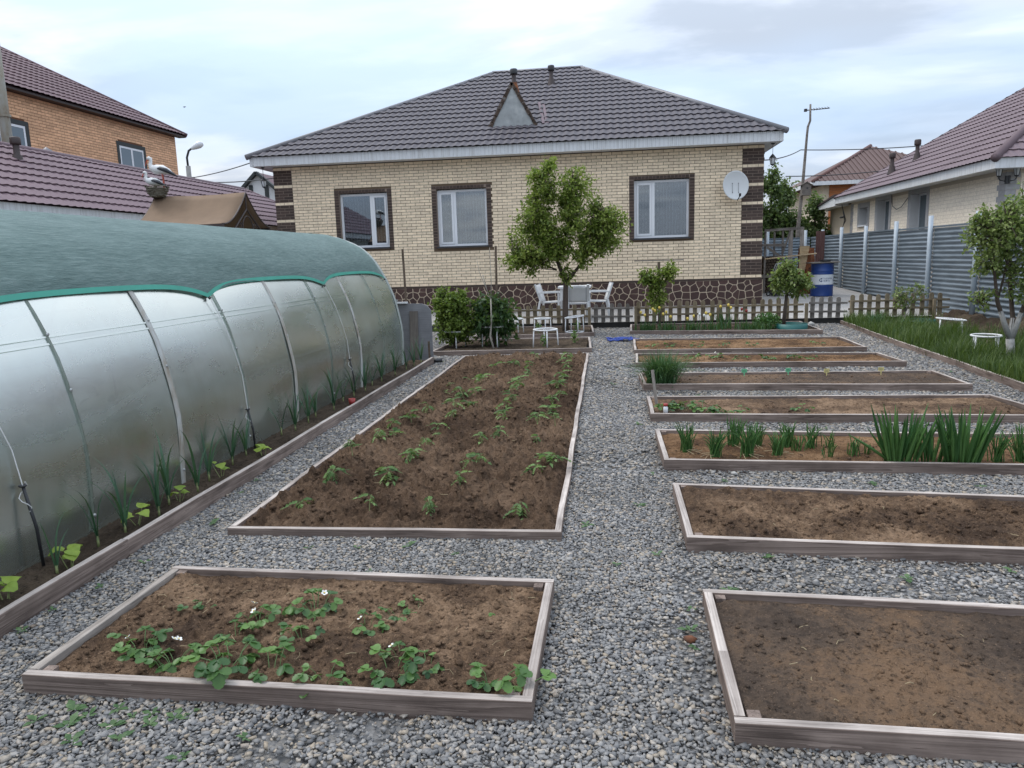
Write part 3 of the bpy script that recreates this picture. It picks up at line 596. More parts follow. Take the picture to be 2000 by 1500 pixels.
roof = hb(MB().add([(EX0, EY, EZ1-0.02), (EX1, EY, EZ1-0.02), (RXR, RY, RZ-0.04), (RXL, RY, RZ-0.04), (EX0, EYB, EZ1-0.02), (EX1, EYB, EZ1-0.02)], [(0, 1, 2, 3), (1, 5, 2), (0, 3, 4), (5, 4, 3, 2)]), 'roof', 'roof_brown')
metal_roof(roof, 'roof_brown', (EX0-0.05, EY-0.05, EZ1-0.015), (1, 0, 0), vd, W_, vm_front)
dl = math.hypot(EX1+0.05-RXR, RZ-EZ1); metal_roof(roof, 'roof_brown', (EX1+0.05, EY-0.05, EZ1-0.01), (0, 1, 0), (-(EX1+0.05-RXR)/dl, 0, (RZ-EZ1)/dl), EYB-EY, lambda u: dl*min(1, u/(RY-EY), (EYB-EY-u)/(EYB-RY)))
dl2 = math.hypot(RXL-EX0, RZ-EZ1); metal_roof(roof, 'roof_brown', (EX0-0.05, EYB, EZ1-0.01), (0, -1, 0), ((RXL-EX0)/dl2, 0, (RZ-EZ1)/dl2), EYB-EY, lambda u: dl2*min(1, u/(EYB-RY), (EYB-EY-u)/(RY-EY)))
for a, b_ in (((EX0-0.06, EY-0.06, EZ1), (RXL, RY, RZ)), ((EX1+0.06, EY-0.06, EZ1), (RXR, RY, RZ)), ((RXL-0.05, RY, RZ), (RXR+0.05, RY, RZ))): ridge_cap(roof, a, b_, 'ridge_grey', 0.075)
def roof_z(y): return EZ1+(y-EY)*(RZ-EZ1)/(RY-EY)
# grey triangular dormer with its flue
q = MB(); dx, dy, dw, dz0, dz1 = -2.33, 20.22, 0.62, 4.93, 6.03
q.prism([(dx-dw, dz0), (dx+dw, dz0), (dx, dz1)], dy, dy+0.02, lambda u, v, d: (u, d, v)); dorm = hb(q, 'dormer', 'dormer_grey')
yb = EY+(dz1-EZ1)/((RZ-EZ1)/(RY-EY))
for s in (-1, 1):
    q = MB(); q.add([(dx+s*(dw+0.05), dy-0.03, dz0-0.06), (dx, dy-0.03, dz1+0.03), (dx, yb, dz1+0.03), (dx+s*(dw+0.05), dy+0.25, dz0+0.02)], [(0, 1, 2, 3)]); q.build('dormer_roof', 'roof_brown', dorm)
    q = MB(); a = Vector((dx+s*dw*1.02, dy-0.012, dz0)); b_ = Vector((dx, dy-0.012, dz1+0.02)); nseg = 7
    for i in range(nseg): q.beam(a.lerp(b_, i/nseg), a.lerp(b_, (i+1)/nseg+0.01), 0.02, 0.085+random.uniform(-.015, .02), up=(s, 0, 0.6))
    q.build('edge_strip', 'felt_edge', dorm)
q = MB(); 
for i in range(7): q.box(dx-dw*0.9+i*dw*0.257, dx-dw*0.9+(i+1)*dw*0.25, dy-0.02, dy-0.002, dz0-0.01, dz0+random.uniform(0.02, 0.06))
q.build('edge_strip', 'felt_edge', dorm)
for xx in (dx+0.80, dx+0.90): plank_ = MB().beam((xx, dy+0.05, roof_z(dy+0.05)+0.05), (xx-0.22, dy+1.5, roof_z(dy+1.5)+0.05), 0.075, 0.012).build('flashing', 'roof_right', dorm)
def flue(name, x, y, z0, z1, label, mats=('metal_black', 'metal_brown')):
    t = thing(name, label, 'chimney pipe', (x, y, z0)); q = MB(); h = z1-z0
    q.lathe([(0.075, 0), (0.075, h*0.25), (0.06, h*0.3), (0.06, h*0.72)], n=14); q.build('pipe', mats[1], t, True)
    q = MB().lathe([(0.0, h*0.70), (0.095, h*0.70), (0.10, h*0.76), (0.10, h*0.95), (0.085, h), (0.0, h)], n=14); q.build('cap', mats[0], t, True)
    q = MB().lathe([(0.15, -0.12), (0.11, 0.02), (0.08, h*0.28)], n=14); q.build('collar', mats[-1], t, True); return t
flue('flue_pipe', dx+0.02, dy+0.35, 6.0, 6.48, 'rusty flue pipe standing behind the peak of the grey dormer', ('metal_black', 'metal_brown', 'bark_rust'))
flue('flue_pipe', -1.49, 23.15, 6.62, 7.13, 'black vent pipe near the ridge of the cream brick house')
# hanging lanterns under the eaves
def lantern(x, y, z, label, arm=None):
    t = thing('lantern', label, 'lantern', (x, y, z)); q = MB()
    if arm is None: q.tube([(0, 0, 0), (0, 0, -0.26)], 0.006, 6); q.lathe([(0.0, 0), (0.055, 0), (0.03, -0.03), (0, -0.03)], n=12); zt = -0.26
    else: q.tube([(arm, 0.0, -0.28), (arm*0.6, 0, -0.36), (arm*0.15, 0, -0.34), (0, 0, -0.29)], 0.012, 6); q.lathe([(0, -0.42), (0.05, -0.42), (0.05, -0.24), (0, -0.24)], (arm, 0, 0), 10); zt = 0.0
    q.build('bracket', 'metal_black', t)
    q = MB().lathe([(0.0, zt+0.02), (0.015, zt), (0.045, zt-0.03), (0.085, zt-0.085), (0.095, zt-0.09), (0.0, zt-0.092)], n=8); q.build('cap', 'metal_black', t)
    q = MB().lathe([(0.075, zt-0.09), (0.045, zt-0.235)], n=6); q.build('glass', 'lamp_glass', t)
    q = MB()
    for j in range(6):
        a = 2*math.pi*j/6; q.tube([(0.077*math.cos(a), 0.077*math.sin(a), zt-0.09), (0.046*math.cos(a), 0.046*math.sin(a), zt-0.235)], 0.006, 5)
    q.lathe([(0.05, zt-0.235), (0.05, zt-0.25), (0.02, zt-0.27), (0, zt-0.285)], n=8); q.build('cage', 'metal_black', t); return t
lantern(4.13, 19.55, EZ0+0.004, 'black lantern hanging under the right eave of the cream brick house')
lantern(-8.95, 19.45, EZ0+0.004, 'black lantern hanging under the left eave of the cream brick house')
# satellite dish
t = thing('satellite_dish', 'round pale grey satellite dish on the right end of the brick wall', 'satellite dish', (3.22, 19.27, 3.16))
q = MB(); n = 32; prof = [(0.0, 0.055), (0.12, 0.050), (0.22, 0.034), (0.30, 0.010), (0.325, 0.0), (0.33, 0.005), (0.30, 0.02), (0.0, 0.072)]
vs = []
for r, d in prof:
    for j in range(n): a = 2*math.pi*j/n; vs.append((r*0.97*math.cos(a), d, r*1.07*math.sin(a)))
q.add(vs, [(i*n+j, i*n+(j+1) % n, (i+1)*n+(j+1) % n, (i+1)*n+j) for i in range(len(prof)-1) for j in range(n)]); o = q.build('reflector', 'dish_grey', t, True); 
q = MB().tube([(0.03, 0.0, -0.37), (0.03, -0.20, -0.30)], 0.012, 6); q.tube([(0.03, -0.20, -0.31), (0.03, -0.22, -0.24)], 0.028, 8); q.tube([(0, 0.06, 0), (0, 0.33, -0.05)], 0.025, 8); q.build('feed_arm', 'metal_black', t)
q = MB()
for sx in (-0.075, 0.075):
    for sz in (-0.17, 0.05): q.box(sx-0.008, sx+0.008, 0.028, 0.042, sz-0.008, sz+0.008)
    q.box(sx-0.002, sx+0.002, 0.036, 0.042, -0.16, 0.04)
q.build('bolts', 'cable_black', t)
t.rotation_euler = (math.radians(-6), 0, math.radians(8))

# ------------------------------------------------------------------ helpers for things built in world coordinates
def wb(q, name, mat, parent, smooth=False, fix=True):
    o = q.build(name, mat, parent, smooth, fix)
    if parent is not None and parent.parent is None: o.matrix_parent_inverse = parent_inv(parent)
    return o

# ------------------------------------------------------------------ corrugated fence along the right side
def corrugated(q, p0, p1, z0, z1, nrm, pitch=0.098, amp=0.010):
    """horizontal corrugations between p0 and p1 (plan points)"""
    p0, p1, n = Vector((*p0, 0)), Vector((*p1, 0)), Vector((*nrm, 0)); zs = []; z = z0
    shape = [(0.0, -1), (0.16, -1), (0.42, 1), (0.62, 1), (0.88, -1)]
    while z < z1:
        for t, h in shape:
            if z+t*pitch < z1: zs.append((z+t*pitch, h*amp))
        z += pitch
    vs = []
    for zz_, h in zs: vs += [p0+n*h+Vector((0, 0, zz_)), p1+n*h+Vector((0, 0, zz_))]
    q.add(vs, [(2*i, 2*i+1, 2*i+3, 2*i+2) for i in range(len(zs)-1)])
FX = 7.15
posts_y = [9.3, 11.35, 13.4, 15.44, 17.55, 19.5, 21.65, 23.77, 25.72]
fence = thing('corrugated_fence', 'tall grey-blue corrugated metal fence with round posts along the right side', 'fence', (FX, 17, 0.1))
for a, b_ in zip([8.0]+posts_y, posts_y+[27.4]):
    zb = 0.1 if a < 16 else 0.1+(a-16)*0.02; sag = random.uniform(-0.012, 0.012)
    for k, (c, d) in enumerate(((zb, 1.12), (1.08, 1.955+sag))):
        q = MB(); corrugated(q, (FX+0.006*(1-k)+0.003*random.random(), a+0.004), (FX+0.006*(1-k)+0.003*random.random(), b_-0.004), c, d, (-1, 0)); wb(q, 'sheet', 'galvanised', fence, fix=False)
    q = MB().box(FX-0.02, FX+0.035, a+0.002, b_-0.002, 1.945+sag, 1.985+sag); wb(q, 'top_rail', 'galvanised', fence)
for i, y in enumerate(posts_y):
    lean = random.uniform(-0.02, 0.02); q = MB().tube([(FX-0.075, y, -0.05), (FX-0.075+lean*0.4, y+lean, 2.16+random.uniform(-.03, .05))], 0.05, 12); wb(q, 'post', 'post_blue', fence, True)
back = thing('corrugated_fence', 'darker corrugated metal fence across the far end of the yard', 'fence', (5.4, 27.5, 0.3))
xs_ = [3.4, 4.55, 5.70, 6.97]
for a, b_ in zip(xs_[:-1]+[6.97], xs_[1:]+[7.14]):
    q = MB(); corrugated(q, (a, 27.5), (b_, 27.5), 0.35, 1.98, (0, -1)); wb(q, 'sheet', 'galvanised', back, fix=False)
for x in xs_[1:]: q = MB().tube([(x, 27.42, 0.3), (x, 27.42, 2.22)], 0.05, 10); wb(q, 'post', 'post_blue', back, True)

# ------------------------------------------------------------------ picket fence and gates
FY = 16.3
def picket_mesh(h, w=0.088, t=0.018):
    key = ('picket', round(h, 2))
    if key not in _bm_cache:
        q = MB(); n = 8; pts_ = [(-w/2, 0), (w/2, 0)]+[(w/2*math.cos(math.pi*i/n), h-w/2+w/2*math.sin(math.pi*i/n)) for i in range(n+1)]
        # length on local X so the grain runs up the picket
        q.prism(pts_, -t/2, t/2, lambda u, v, d: (v, u, d)); _bm_cache[key] = q.mesh('picket', 'picket')
    return _bm_cache[key]
def picket_section(x0, x1, zb, label, cat, name, mat='picket', posts=(), rails=(0.27, 0.42), top=0.53, pitch=0.172, first=0.07):
    t = thing(name, label, cat, ((x0+x1)/2, FY, zb)); n = int((x1-x0-first)/pitch)+1
    for i in range(n):
        x = x0+first+i*pitch+random.uniform(-.008, .008)
        if x > x1-0.03: break
        h = top-zb+random.uniform(-.012, .012); me = picket_mesh(h)
        if mat != 'picket':
            key = ('picket', mat, round(h, 2))
            if key not in _bm_cache: m2 = me.copy(); m2.materials.clear(); m2.materials.append(M(mat)); _bm_cache[key] = m2
            me = _bm_cache[key]
        o = link('picket', me, t); tl = random.uniform(-.02, .02); R_ = Matrix(((tl, -1, 0), (0, 0, -1), (1, tl, 0))).to_4x4(); R_.translation = Vector((x, FY+0.03, zb))-t.location; o.matrix_basis = R_
    for rz in rails:
        dz = 0.012 if mat != 'picket' else 0
        plank('rail', (x0-0.01, FY, rz+dz*0.5), (x1+0.01, FY, rz-dz*0.5), 0.025, 0.042, mat, t)
    for px in posts: plank('post', (px, FY-0.045, -0.03), (px, FY-0.045, 0.44+random.uniform(0, .04)), 0.06, 0.06, mat, t, up=(0, 1, 0))
    return t
picket_section(-3.3, -0.36, 0.12, 'brown picket fence section behind the white plastic chairs\' stools and shrubs', 'fence', 'picket_fence', posts=(-2.2, -0.325))
picket_section(-0.26, 0.60, 0.13, 'weathered grey picket gate at the end of the gravel path', 'gate', 'picket_gate', 'picket_grey', rails=(0.25, 0.43))
picket_section(0.66, 4.14, 0.12, 'long brown picket fence section behind the tulip bed', 'fence', 'picket_fence', posts=(0.67, 2.4, 4.2), top=0.56)
picket_section(4.27, 5.02, 0.13, 'grey picket gate between the blue drum and the right-hand path', 'gate', 'picket_gate', 'picket_grey', rails=(0.26, 0.44), top=0.575)
picket_section(5.06, 7.02, 0.14, 'brown picket fence section ending at the corrugated fence', 'fence', 'picket_fence', posts=(5.10, 6.72), top=0.60, rails=(0.30, 0.46))

# ------------------------------------------------------------------ long low shed with plum roof on the left
EXs, EZs, RXs, RZs = -9.6, 2.72, -12.2, 4.17
shed = thing('low_shed', 'long low building with plum metal roof behind the greenhouse', 'shed', (-12, 16, 0))
q = MB().box(-14.6, -10.0, 4, 27.0, -0.05, 2.5); wb(q, 'wall', 'plaster_white', shed)
q = MB(); siding(q, (EXs, 4, 0), (EXs, 27.5, 0), EZs-0.19, EZs-0.01, (-1, 0, 0), 0.12); wb(q, 'fascia', 'siding_white', shed)
q = MB().box(-10.01, EXs-0.015, 4, 27.4, EZs-0.185, EZs-0.17); wb(q, 'soffit', 'siding_white', shed)
sl2 = math.hypot(RXs-EXs, RZs-EZs); vd2 = (-(EXs-RXs)/sl2, 0, (RZs-EZs)/sl2)
rf = wb(MB().add([(EXs, 4, EZs-0.02), (EXs, 27.5, EZs-0.02), (RXs, 24.9, RZs-0.03), (RXs, 4, RZs-0.03), (-14.8, 27.5, EZs-0.02), (-14.8, 4, EZs-0.02)], [(0, 1, 2, 3), (1, 4, 2), (3, 2, 4, 5)]), 'roof', 'roof_plum', shed)
metal_roof(rf, 'roof_plum', (EXs+0.05, 4, EZs-0.015), (0, 1, 0), vd2, 23.5, lambda u: sl2*min(1.0, max(0, (23.5-u)/2.6)), wave=0.2, amp=0.022, lip=0.03)
ridge_cap(rf, (RXs, 4, RZs), (RXs, 24.9, RZs), 'roof_plum', 0.07); ridge_cap(rf, (RXs, 24.9, RZs), (EXs+0.05, 27.55, EZs), 'roof_plum', 0.06)
q = MB(); q.tube([(EXs+0.06, 4, EZs-0.22), (EXs+0.06, 27.4, EZs-0.24)], 0.035, 8); wb(q, 'gutter', 'metal_brown', shed, True)
flue('flue_pipe', -11.5, 13.98, 3.74, 4.22, 'dark vent pipe on the plum shed roof near the tall rusty pole', ('metal_brown', 'metal_brown'))
t = thing('roof_vent', 'small grey pointed vent cap showing over the shed ridge', 'vent', (-12.35, 15.9, 4.1))
q = MB().lathe([(0.0, 0.24), (0.17, 0.12), (0.17, 0.10), (0.0, 0.10)], n=12); q.build('cap', 'ridge_grey', t, True); q = MB().lathe([(0.08, -0.1), (0.08, 0.11)], n=12); q.build('pipe', 'ridge_grey', t, True)
q = MB().tube([(-12.62, 15.1, 0), (-12.60, 15.1, 4.9), (-12.52, 15.05, 6.6)], [0.125, 0.105, 0.075], 12); q.lathe([(0.13, 0), (0.13, 0.05)], (-12.6, 15.1, 4.85), 12); tag(q.build('tall_pole', 'pipe_old', None, True), 'tall old pale pole with rust stains at the left edge of the picture', 'pole')

# ------------------------------------------------------------------ orange brick house
OX, OY1, OZ = -14.5, 24.87, 6.06
oh = thing('orange_house', 'tall orange brick house with plum metal roof on the far left', 'house', (-19, 18, 0))
ow = wb(MB().box(-23, OX, 8, OY1, -0.05, OZ), 'wall', 'mortar_orange', oh)
holes = [(OY1-22.95, OY1-21.75, 3.9, 5.42), (OY1-18.0, OY1-16.4, 3.9, 5.35)]
# as seen from +X the wall runs from the far corner (left of it is nearer)
rects = brick_layout(OY1-12.0, 3.6, OZ, [(12.87-h[1], 12.87-h[0], h[2], h[3]) for h in holes])
lay_bricks(rects, ow, 'brick_orange', (OX, 12.0, 0), (0, 1, 0), 0.008, 300, score=lambda r: abs(12+r[0]-21.5)+abs(r[2]-5.2)+(100 if r[1]-r[0] < 0.24 else 0))
def side_window(parent, X, y0, y1, z0, z1, sgn, frame='pvc_white', rev='mortar_dark', depth=0.14, mid=0.5, boards=0.12):
    """window in a wall of constant x; sgn is the outside direction"""
    q = MB(); a, b_ = X, X+sgn*0.02
    for (ya, yb, za, zb_) in ((y0-boards, y0, z0, z1+boards), (y1, y1+boards, z0, z1+boards), (y0, y1, z1, z1+boards)): q.box(min(a, b_), max(a, b_), ya, yb, za, zb_)
    w = wb(q, 'window', rev, parent)
    q = MB(); fx0, fx1 = sorted((X-sgn*0.0, X+sgn*0.014)); t_ = 0.06
    for (ya, yb, za, zb_) in ((y0, y1, z0, z0+t_), (y0, y1, z1-t_, z1), (y0, y0+t_, z0+t_, z1-t_), (y1-t_, y1, z0+t_, z1-t_), (y0+(y1-y0)*mid-0.04, y0+(y1-y0)*mid+0.04, z0+t_, z1-t_)): q.box(fx0, fx1, ya, yb, za, zb_)
    q.build('frame', frame, w); q = MB().box(min(X, X+sgn*0.006), max(X, X+sgn*0.006), y0+t_, y1-t_, z0+t_, z1-t_); q.build('pane', 'pane_far', w); return w
b = NB('pane_far'); b.done(b.bsdf((0.10, 0.13, 0.15), 0.06, None, Specular_IOR_Level=0.9))
for h in holes: side_window(oh, OX, OY1-h[1], OY1-h[0], h[2], h[3]-0.12, 1, rev='timber_dark')
sl3t = 4.6; pit = 0.60; sl3 = math.hypot(sl3t, sl3t*pit); OE = (OX+0.25, OY1+0.27)
rf = wb(MB().add([(OE[0], 6, OZ), (OE[0], OE[1], OZ), (OE[0]-sl3t, OE[1]-sl3t, OZ+sl3t*pit), (OE[0]-sl3t, 6, OZ+sl3t*pit), (OE[0]-9.2, OE[1], OZ), (OE[0]-9.2, 6, OZ)], [(0, 1, 2, 3), (1, 4, 2), (3, 2, 4, 5), (0, 5, 4, 1)]), 'roof', 'roof_plum_far', oh)
metal_roof(rf, 'roof_plum_far', (OE[0]+0.04, 9, OZ+0.01), (0, 1, 0), (-sl3t/sl3, 0, sl3t*pit/sl3), OE[1]-9, lambda u: sl3*min(1.0, max(0, (OE[1]-9-u)/sl3t)), wave=0.2, amp=0.02, lip=0.028, sub=5)
ridge_cap(rf, (OE[0]+0.03, OE[1]+0.03, OZ+0.02), (OE[0]-sl3t, OE[1]-sl3t, OZ+sl3t*pit), 'roof_plum_far', 0.07)
q = MB().box(OX+0.0, OE[0], 8, OE[1], OZ-0.06, OZ-0.01); wb(q, 'eave', 'metal_brown', oh)

# ------------------------------------------------------------------ right-hand neighbour
RX, RY0, RY1 = 9.3, 19.1, 30.2
rh = thing('beige_house', 'neighbouring beige block house with plum tiled metal roof behind the corrugated fence', 'house', (12, 24, 0))
wz = (0.2, 3.24)
openings = [(28.32, 29.25, 2.36, 3.0), (26.30, 27.45, 1.5, 3.14), (23.42, 24.62, 1.5, 3.12)]
q = MB(); ys = RY0
for a, b_, c, d in sorted(openings): q.box(RX, RX+0.4, ys, a, *wz); q.box(RX, RX+0.4, a, b_, wz[0], c); q.box(RX, RX+0.4, a, b_, d, wz[1]); ys = b_
q.box(RX, RX+0.4, ys, RY1, *wz); q.box(RX+0.4, 16, RY0, RY0+0.3, *wz); q.box(RX+0.4, 16, RY1-0.3, RY1, *wz); rw = wb(q, 'wall', 'mortar_beige', rh)
Lr = RY1-RY0-0.62
rects = brick_layout(Lr, 1.3, 3.2, [(RY1-0.62-b_+0.31-0.18+0.0, RY1-0.62-a+0.31+0.18-0.0, c-0.1, d+0.16) for a, b_, c, d in openings], L=0.40, H=0.0975, joint=0.007)
# as seen from -X the wall runs with -Y
lay_bricks(rects, rw, 'block_beige', (RX, RY1-0.31, 0), (0, -1, 0), 0.006, 300, 'block', 0.38, score=lambda r: (RY1-0.31-r[0])*0.3+abs(r[2]-2.8)+(100 if r[1]-r[0] < 0.38 else 0))
rects = brick_layout(4.0, 1.3, 3.2, L=0.40, H=0.0975, joint=0.007); lay_bricks(rects, rw, 'block_beige', (RX+0.32, RY0, 0), (1, 0, 0), 0.006, 40, 'block', 0.38)
for k in range(14):      # grey corner tiles
    z = 1.3+k*0.135; w1 = 0.30 if k % 2 else 0.22
    q = MB().box(RX-0.014, RX+w1, RY0-0.014, RY0+w1+0.08, z, z+0.128); wb(q, 'corner_tile', 'tile_grey', rh)
    q = MB().box(RX-0.012, RX+0.1, RY1-w1, RY1+0.01, z, z+0.128); wb(q, 'corner_tile', 'tile_grey', rh)
for a, b_, c, d in openings:
    q = MB(); t_ = 0.15
    q.box(RX-0.016, RX+0.32, b_-0.012, b_+t_, c-0.06, d+t_); q.box(RX-0.016, RX+0.32, a-t_, a+0.012, c-0.06, d+t_); q.box(RX-0.018, RX+0.32, a+0.012, b_-0.012, d-0.012, d+t_); w = wb(q, 'window', 'tile_grey', rh)
    q = MB().box(RX-0.05, RX+0.26, a+.013, b_-.013, c-0.05, c+.004); q.build('sill', 'pvc_white', w)
    q = MB().box(RX-0.012, RX+0.235, b_-0.022, b_-0.0125, c+.005, d-.02); q.build('reveal', 'plaster_white', w)
    q = MB(); fx = (RX+0.24, RX+0.29); m = (a+b_)/2
    for (ya, yb, za, zb_) in ((a, b_, c, c+.06), (a, b_, d-.06, d), (a, a+.06, c+.06, d-.06), (b_-.06, b_, c+.06, d-.06), (m-.045, m+.045, c+.06, d-.06)): q.box(*fx, ya, yb, za, zb_)
    q.build('frame', 'pvc_white', w); q = MB().box(RX+0.262, RX+0.268, a+.06, b_-.06, c+.06, d-.06); q.build('pane', 'pane_far', w)
REX, REZ0, REZ1 = 8.8, 3.235, 3.46; RYN, RYF = 18.6, 30.5
q = MB(); q.box(REX, REX+0.02, RYN, RYF, REZ0, REZ1); q.box(REX+0.02, 17, RYN, RYN+0.02, REZ0, REZ1); wb(q, 'fascia', 'siding_white', rh)
q = MB(); q.box(REX+0.02, RX, RYN+0.02, RYF, REZ0+0.004, REZ0+0.014); q.box(RX, 17, RYN+0.02, RY0, REZ0+0.004, REZ0+0.014); wb(q, 'soffit', 'siding_white', rh)
tt = 5.4; pr = 0.66; slr = math.hypot(tt, tt*pr)
A, B_, Cc, D_ = (REX, RYN, REZ1-.02), (REX, RYF, REZ1-.02), (REX+tt, RYF-tt, REZ1+tt*pr-.03), (REX+tt, RYN+tt, REZ1+tt*pr-.03)
E_, F_ = (REX+2*tt, RYN, REZ1-.02), (REX+2*tt, RYF, REZ1-.02)
rf = wb(MB().add([A, B_, Cc, D_, E_, F_], [(0, 1, 2, 3), (0, 3, 4), (1, 5, 2), (3, 2, 5, 4)]), 'roof', 'roof_right', rh)
metal_roof(rf, 'roof_right', (REX-0.04, RYF, REZ1-0.015), (0, -1, 0), (tt/slr, 0, tt*pr/slr), RYF-RYN, lambda u: slr*max(0, min(1.0, u/tt, (RYF-RYN-u)/tt)), wave=0.19, amp=0.03, lip=0.032, sub=5)
metal_roof(rf, 'roof_right', (REX, RYN-0.04, REZ1-0.015), (1, 0, 0), (0, tt/slr, tt*pr/slr), 2*tt, lambda u: slr*max(0, min(1.0, u/tt, (2*tt-u)/tt)), wave=0.19, amp=0.022, lip=0.03)
ridge_cap(rf, (REX-0.03, RYN-0.03, REZ1), (REX+tt, RYN+tt, REZ1+tt*pr), 'roof_right', 0.10); ridge_cap(rf, (REX-0.03, RYF+0.03, REZ1), (REX+tt, RYF-tt, REZ1+tt*pr), 'roof_right', 0.05)
# low wing at the far end of that house
q = MB().box(RX+0.05, 13, RY1+0.01, 33.0, 0.2, 3.2); wb(q, 'wing', 'plaster_cream', rh)
q = MB().prism([(30.52, 3.16), (33.9, 3.14), (30.52, 3.52)], 8.8, 9.3, lambda u, v, d: (d, u, v)); wb(q, 'wing_eave', 'siding_white', rh)
q = MB().prism([(30.5, 3.53), (34.0, 3.15), (34.0, 3.20), (30.5, 3.60)], 8.75, 13.2, lambda u, v, d: (d, u, v)); wb(q, 'wing_roof', 'metal_brown', rh)
flue('flue_pipe', 9.52, 26.9, 4.05, 4.62, 'nearer short brown vent pipe low on the plum roof of the beige house', ('metal_brown', 'metal_brown'))
flue('flue_pipe', 10.02, 26.2, 4.32, 4.92, 'taller brown vent pipe with wide cap on the plum roof of the beige house', ('metal_brown', 'metal_brown'))
lantern(9.06, 18.95, 3.33, 'black wall lantern on the left side of the grey corner pillar', 0.20)
lantern(9.44, 18.95, 3.33, 'black wall lantern on the right side of the grey corner pillar', -0.20)
q = MB().tube([(9.28, 26.1, 3.2), (9.24, 25.9, 2.85), (9.23, 25.5, 2.72), (9.23, 25.1, 2.78), (9.25, 24.7, 3.02)], 0.010, 6); tag(q.build('wall_cable', 'cable_black', None, True), 'thin cable sagging between two windows of the beige house', 'cable')
q = MB()
for k in range(5): q.ring((9.0+0.012*k, 30.35, 2.75+random.uniform(-.05, .05)), 0.13+0.02*random.random(), 0.012, 18, 5, 0.35, 0.0)
for k in range(3): q.tube([(9.05, 30.5, 3.2), (9.1, 30.3-0.1*k, 2.6), (9.08, 30.5+0.1*k, 2.2)], 0.012, 5)
o = q.build('cable_coil', 'cable_black', None, True); tag(o, 'coil of black cable hanging at the far corner of the beige house', 'cable')

# ------------------------------------------------------------------ far houses, poles, wires
fh = thing('far_house', 'far house with rust-brown hipped roof and orange cladding beyond the right neighbour', 'house', (15, 45, 0))
q = MB().box(11.6, 19, 42.4, 50, 0, 4.9); wb(q, 'wall', 'plaster_cream', fh)
z = 2.2
while z < 4.85: q = MB().box(11.9, 19, 42.36, 42.39, z, z+0.14); wb(q, 'cladding_board', 'cladding_orange', fh); z += 0.15
q = MB().box(10.9, 19.6, 41.8, 41.84, 4.86, 5.06); q.box(10.9, 10.94, 41.85, 50, 4.86, 5.06); wb(q, 'fascia', 'siding_white', fh)
rf = wb(MB().add([(10.9, 41.8, 5.05), (19.8, 41.8, 5.05), (15.2, 46.4, 7.28), (10.9, 51, 5.05), (19.8, 51, 5.05)], [(0, 1, 2), (0, 2, 3), (1, 4, 2), (3, 2, 4)]), 'roof', 'roof_rust', fh)
q = MB(); 
for k in range(34):
    x = 11.0+k*0.26; top = min((x-10.9)/4.3, (19.8-x)/4.6); q.beam((x, 41.78, 5.08), (x, 41.8+4.6*max(0.02, top), 5.08+2.23*max(0.02, top)), 0.07, 0.03)
o = q.build('roof_ribs', 'roof_rust', rf); stuff(o)
ridge_cap(rf, (10.9, 41.8, 5.06), (15.2, 46.4, 7.3), 'rust_sheet', 0.1)
sg = thing('gabled_house', 'small white half-timbered gable far off between the shed roof and the brick house', 'house', (-17.9, 38, 0))
q = MB().prism([(-19.0, 0), (-16.6, 0), (-16.6, 5.3), (-17.85, 6.25), (-19.0, 5.3)], 38, 40, lambda u, v, d: (u, d, v)); wb(q, 'wall', 'plaster_white', sg)
q = MB(); q.beam((-19.2, 37.9, 5.05), (-17.8, 37.9, 6.36), 0.3, 0.14, up=(0, 0, 1)); wb(q, 'verge_board', 'timber_dark', sg); q = MB(); q.beam((-16.3, 37.9, 5.05), (-17.8, 37.9, 6.36), 0.3, 0.14); wb(q, 'verge_board', 'timber_dark', sg)
for x in (-18.2, -17.35): q = MB().box(x-0.1, x+0.1, 37.95, 38.0, 3, 5.75); wb(q, 'timber', 'timber_dark', sg)
q = MB().add([(-19.3, 38, 5.0), (-17.85, 38, 6.40), (-17.85, 44, 6.40), (-19.3, 44, 5.0), (-16.2, 38, 5.0), (-16.2, 44, 5.0)], [(0, 1, 2, 3), (1, 4, 5, 2)]); wb(q, 'roof', 'roof_plum_far', sg)
lp = thing('street_lamp', 'street lamp with white head on a concrete pole beyond the plum shed', 'street lamp', (-22.7, 40, 0))
q = MB().tube([(0, 0, 0), (0, 0, 7.15)], [0.18, 0.13], 8); q.build('pole', 'concrete', lp); q = MB().tube([(0.0, 0, 6.9), (-0.02, 0, 7.6), (0.12, 0, 7.95), (0.36, 0, 8.1)], 0.06, 8); q.build('arm', 'metal_black', lp, True)
q = MB().lathe([(0.0, -0.42), (0.09, -0.36), (0.16, -0.12), (0.2, 0.1), (0.15, 0.3), (0, 0.36)], n=12); o = q.build('lamp_head', 'pvc_white', lp, True); o.location = (0.65, 0, 8.2); o.rotation_euler = (0, math.radians(68), 0)
q = MB(); q.box(-0.3, 0.3, -0.06, 0.06, 6.45, 6.55); q.build('cross_arm', 'timber_dark', lp)
def wire(pts_, r, label):
    P = []
    for (a, b_) in zip(pts_[:-1], pts_[1:]):
        a, b_ = Vector(a), Vector(b_)
        for k in range(12): t_ = k/12; P.append(a.lerp(b_, t_)-Vector((0, 0, (a-b_).length*0.012*4*t_*(1-t_))))
    P.append(Vector(pts_[-1])); tag(MB().tube(P, r, 5).build('overhead_wire', 'cable_black', None), label, 'wire')
wire([(4.2, 24.0, 4.30), (9.3, 38, 6.22), (14.9, 38, 6.15)], 0.022, 'upper overhead wire running right from the brick house past the antenna')
wire([(8.2, 36, 4.85), (14.5, 40, 5.35)], 0.022, 'lower overhead wire crossing in front of the rust-brown far roof')
wire([(-24.5, 40, 6.6), (-22.7, 40, 6.5), (-12.5, 30, 6.3)], 0.025, 'upper overhead wire leaving the street lamp towards the brick house')
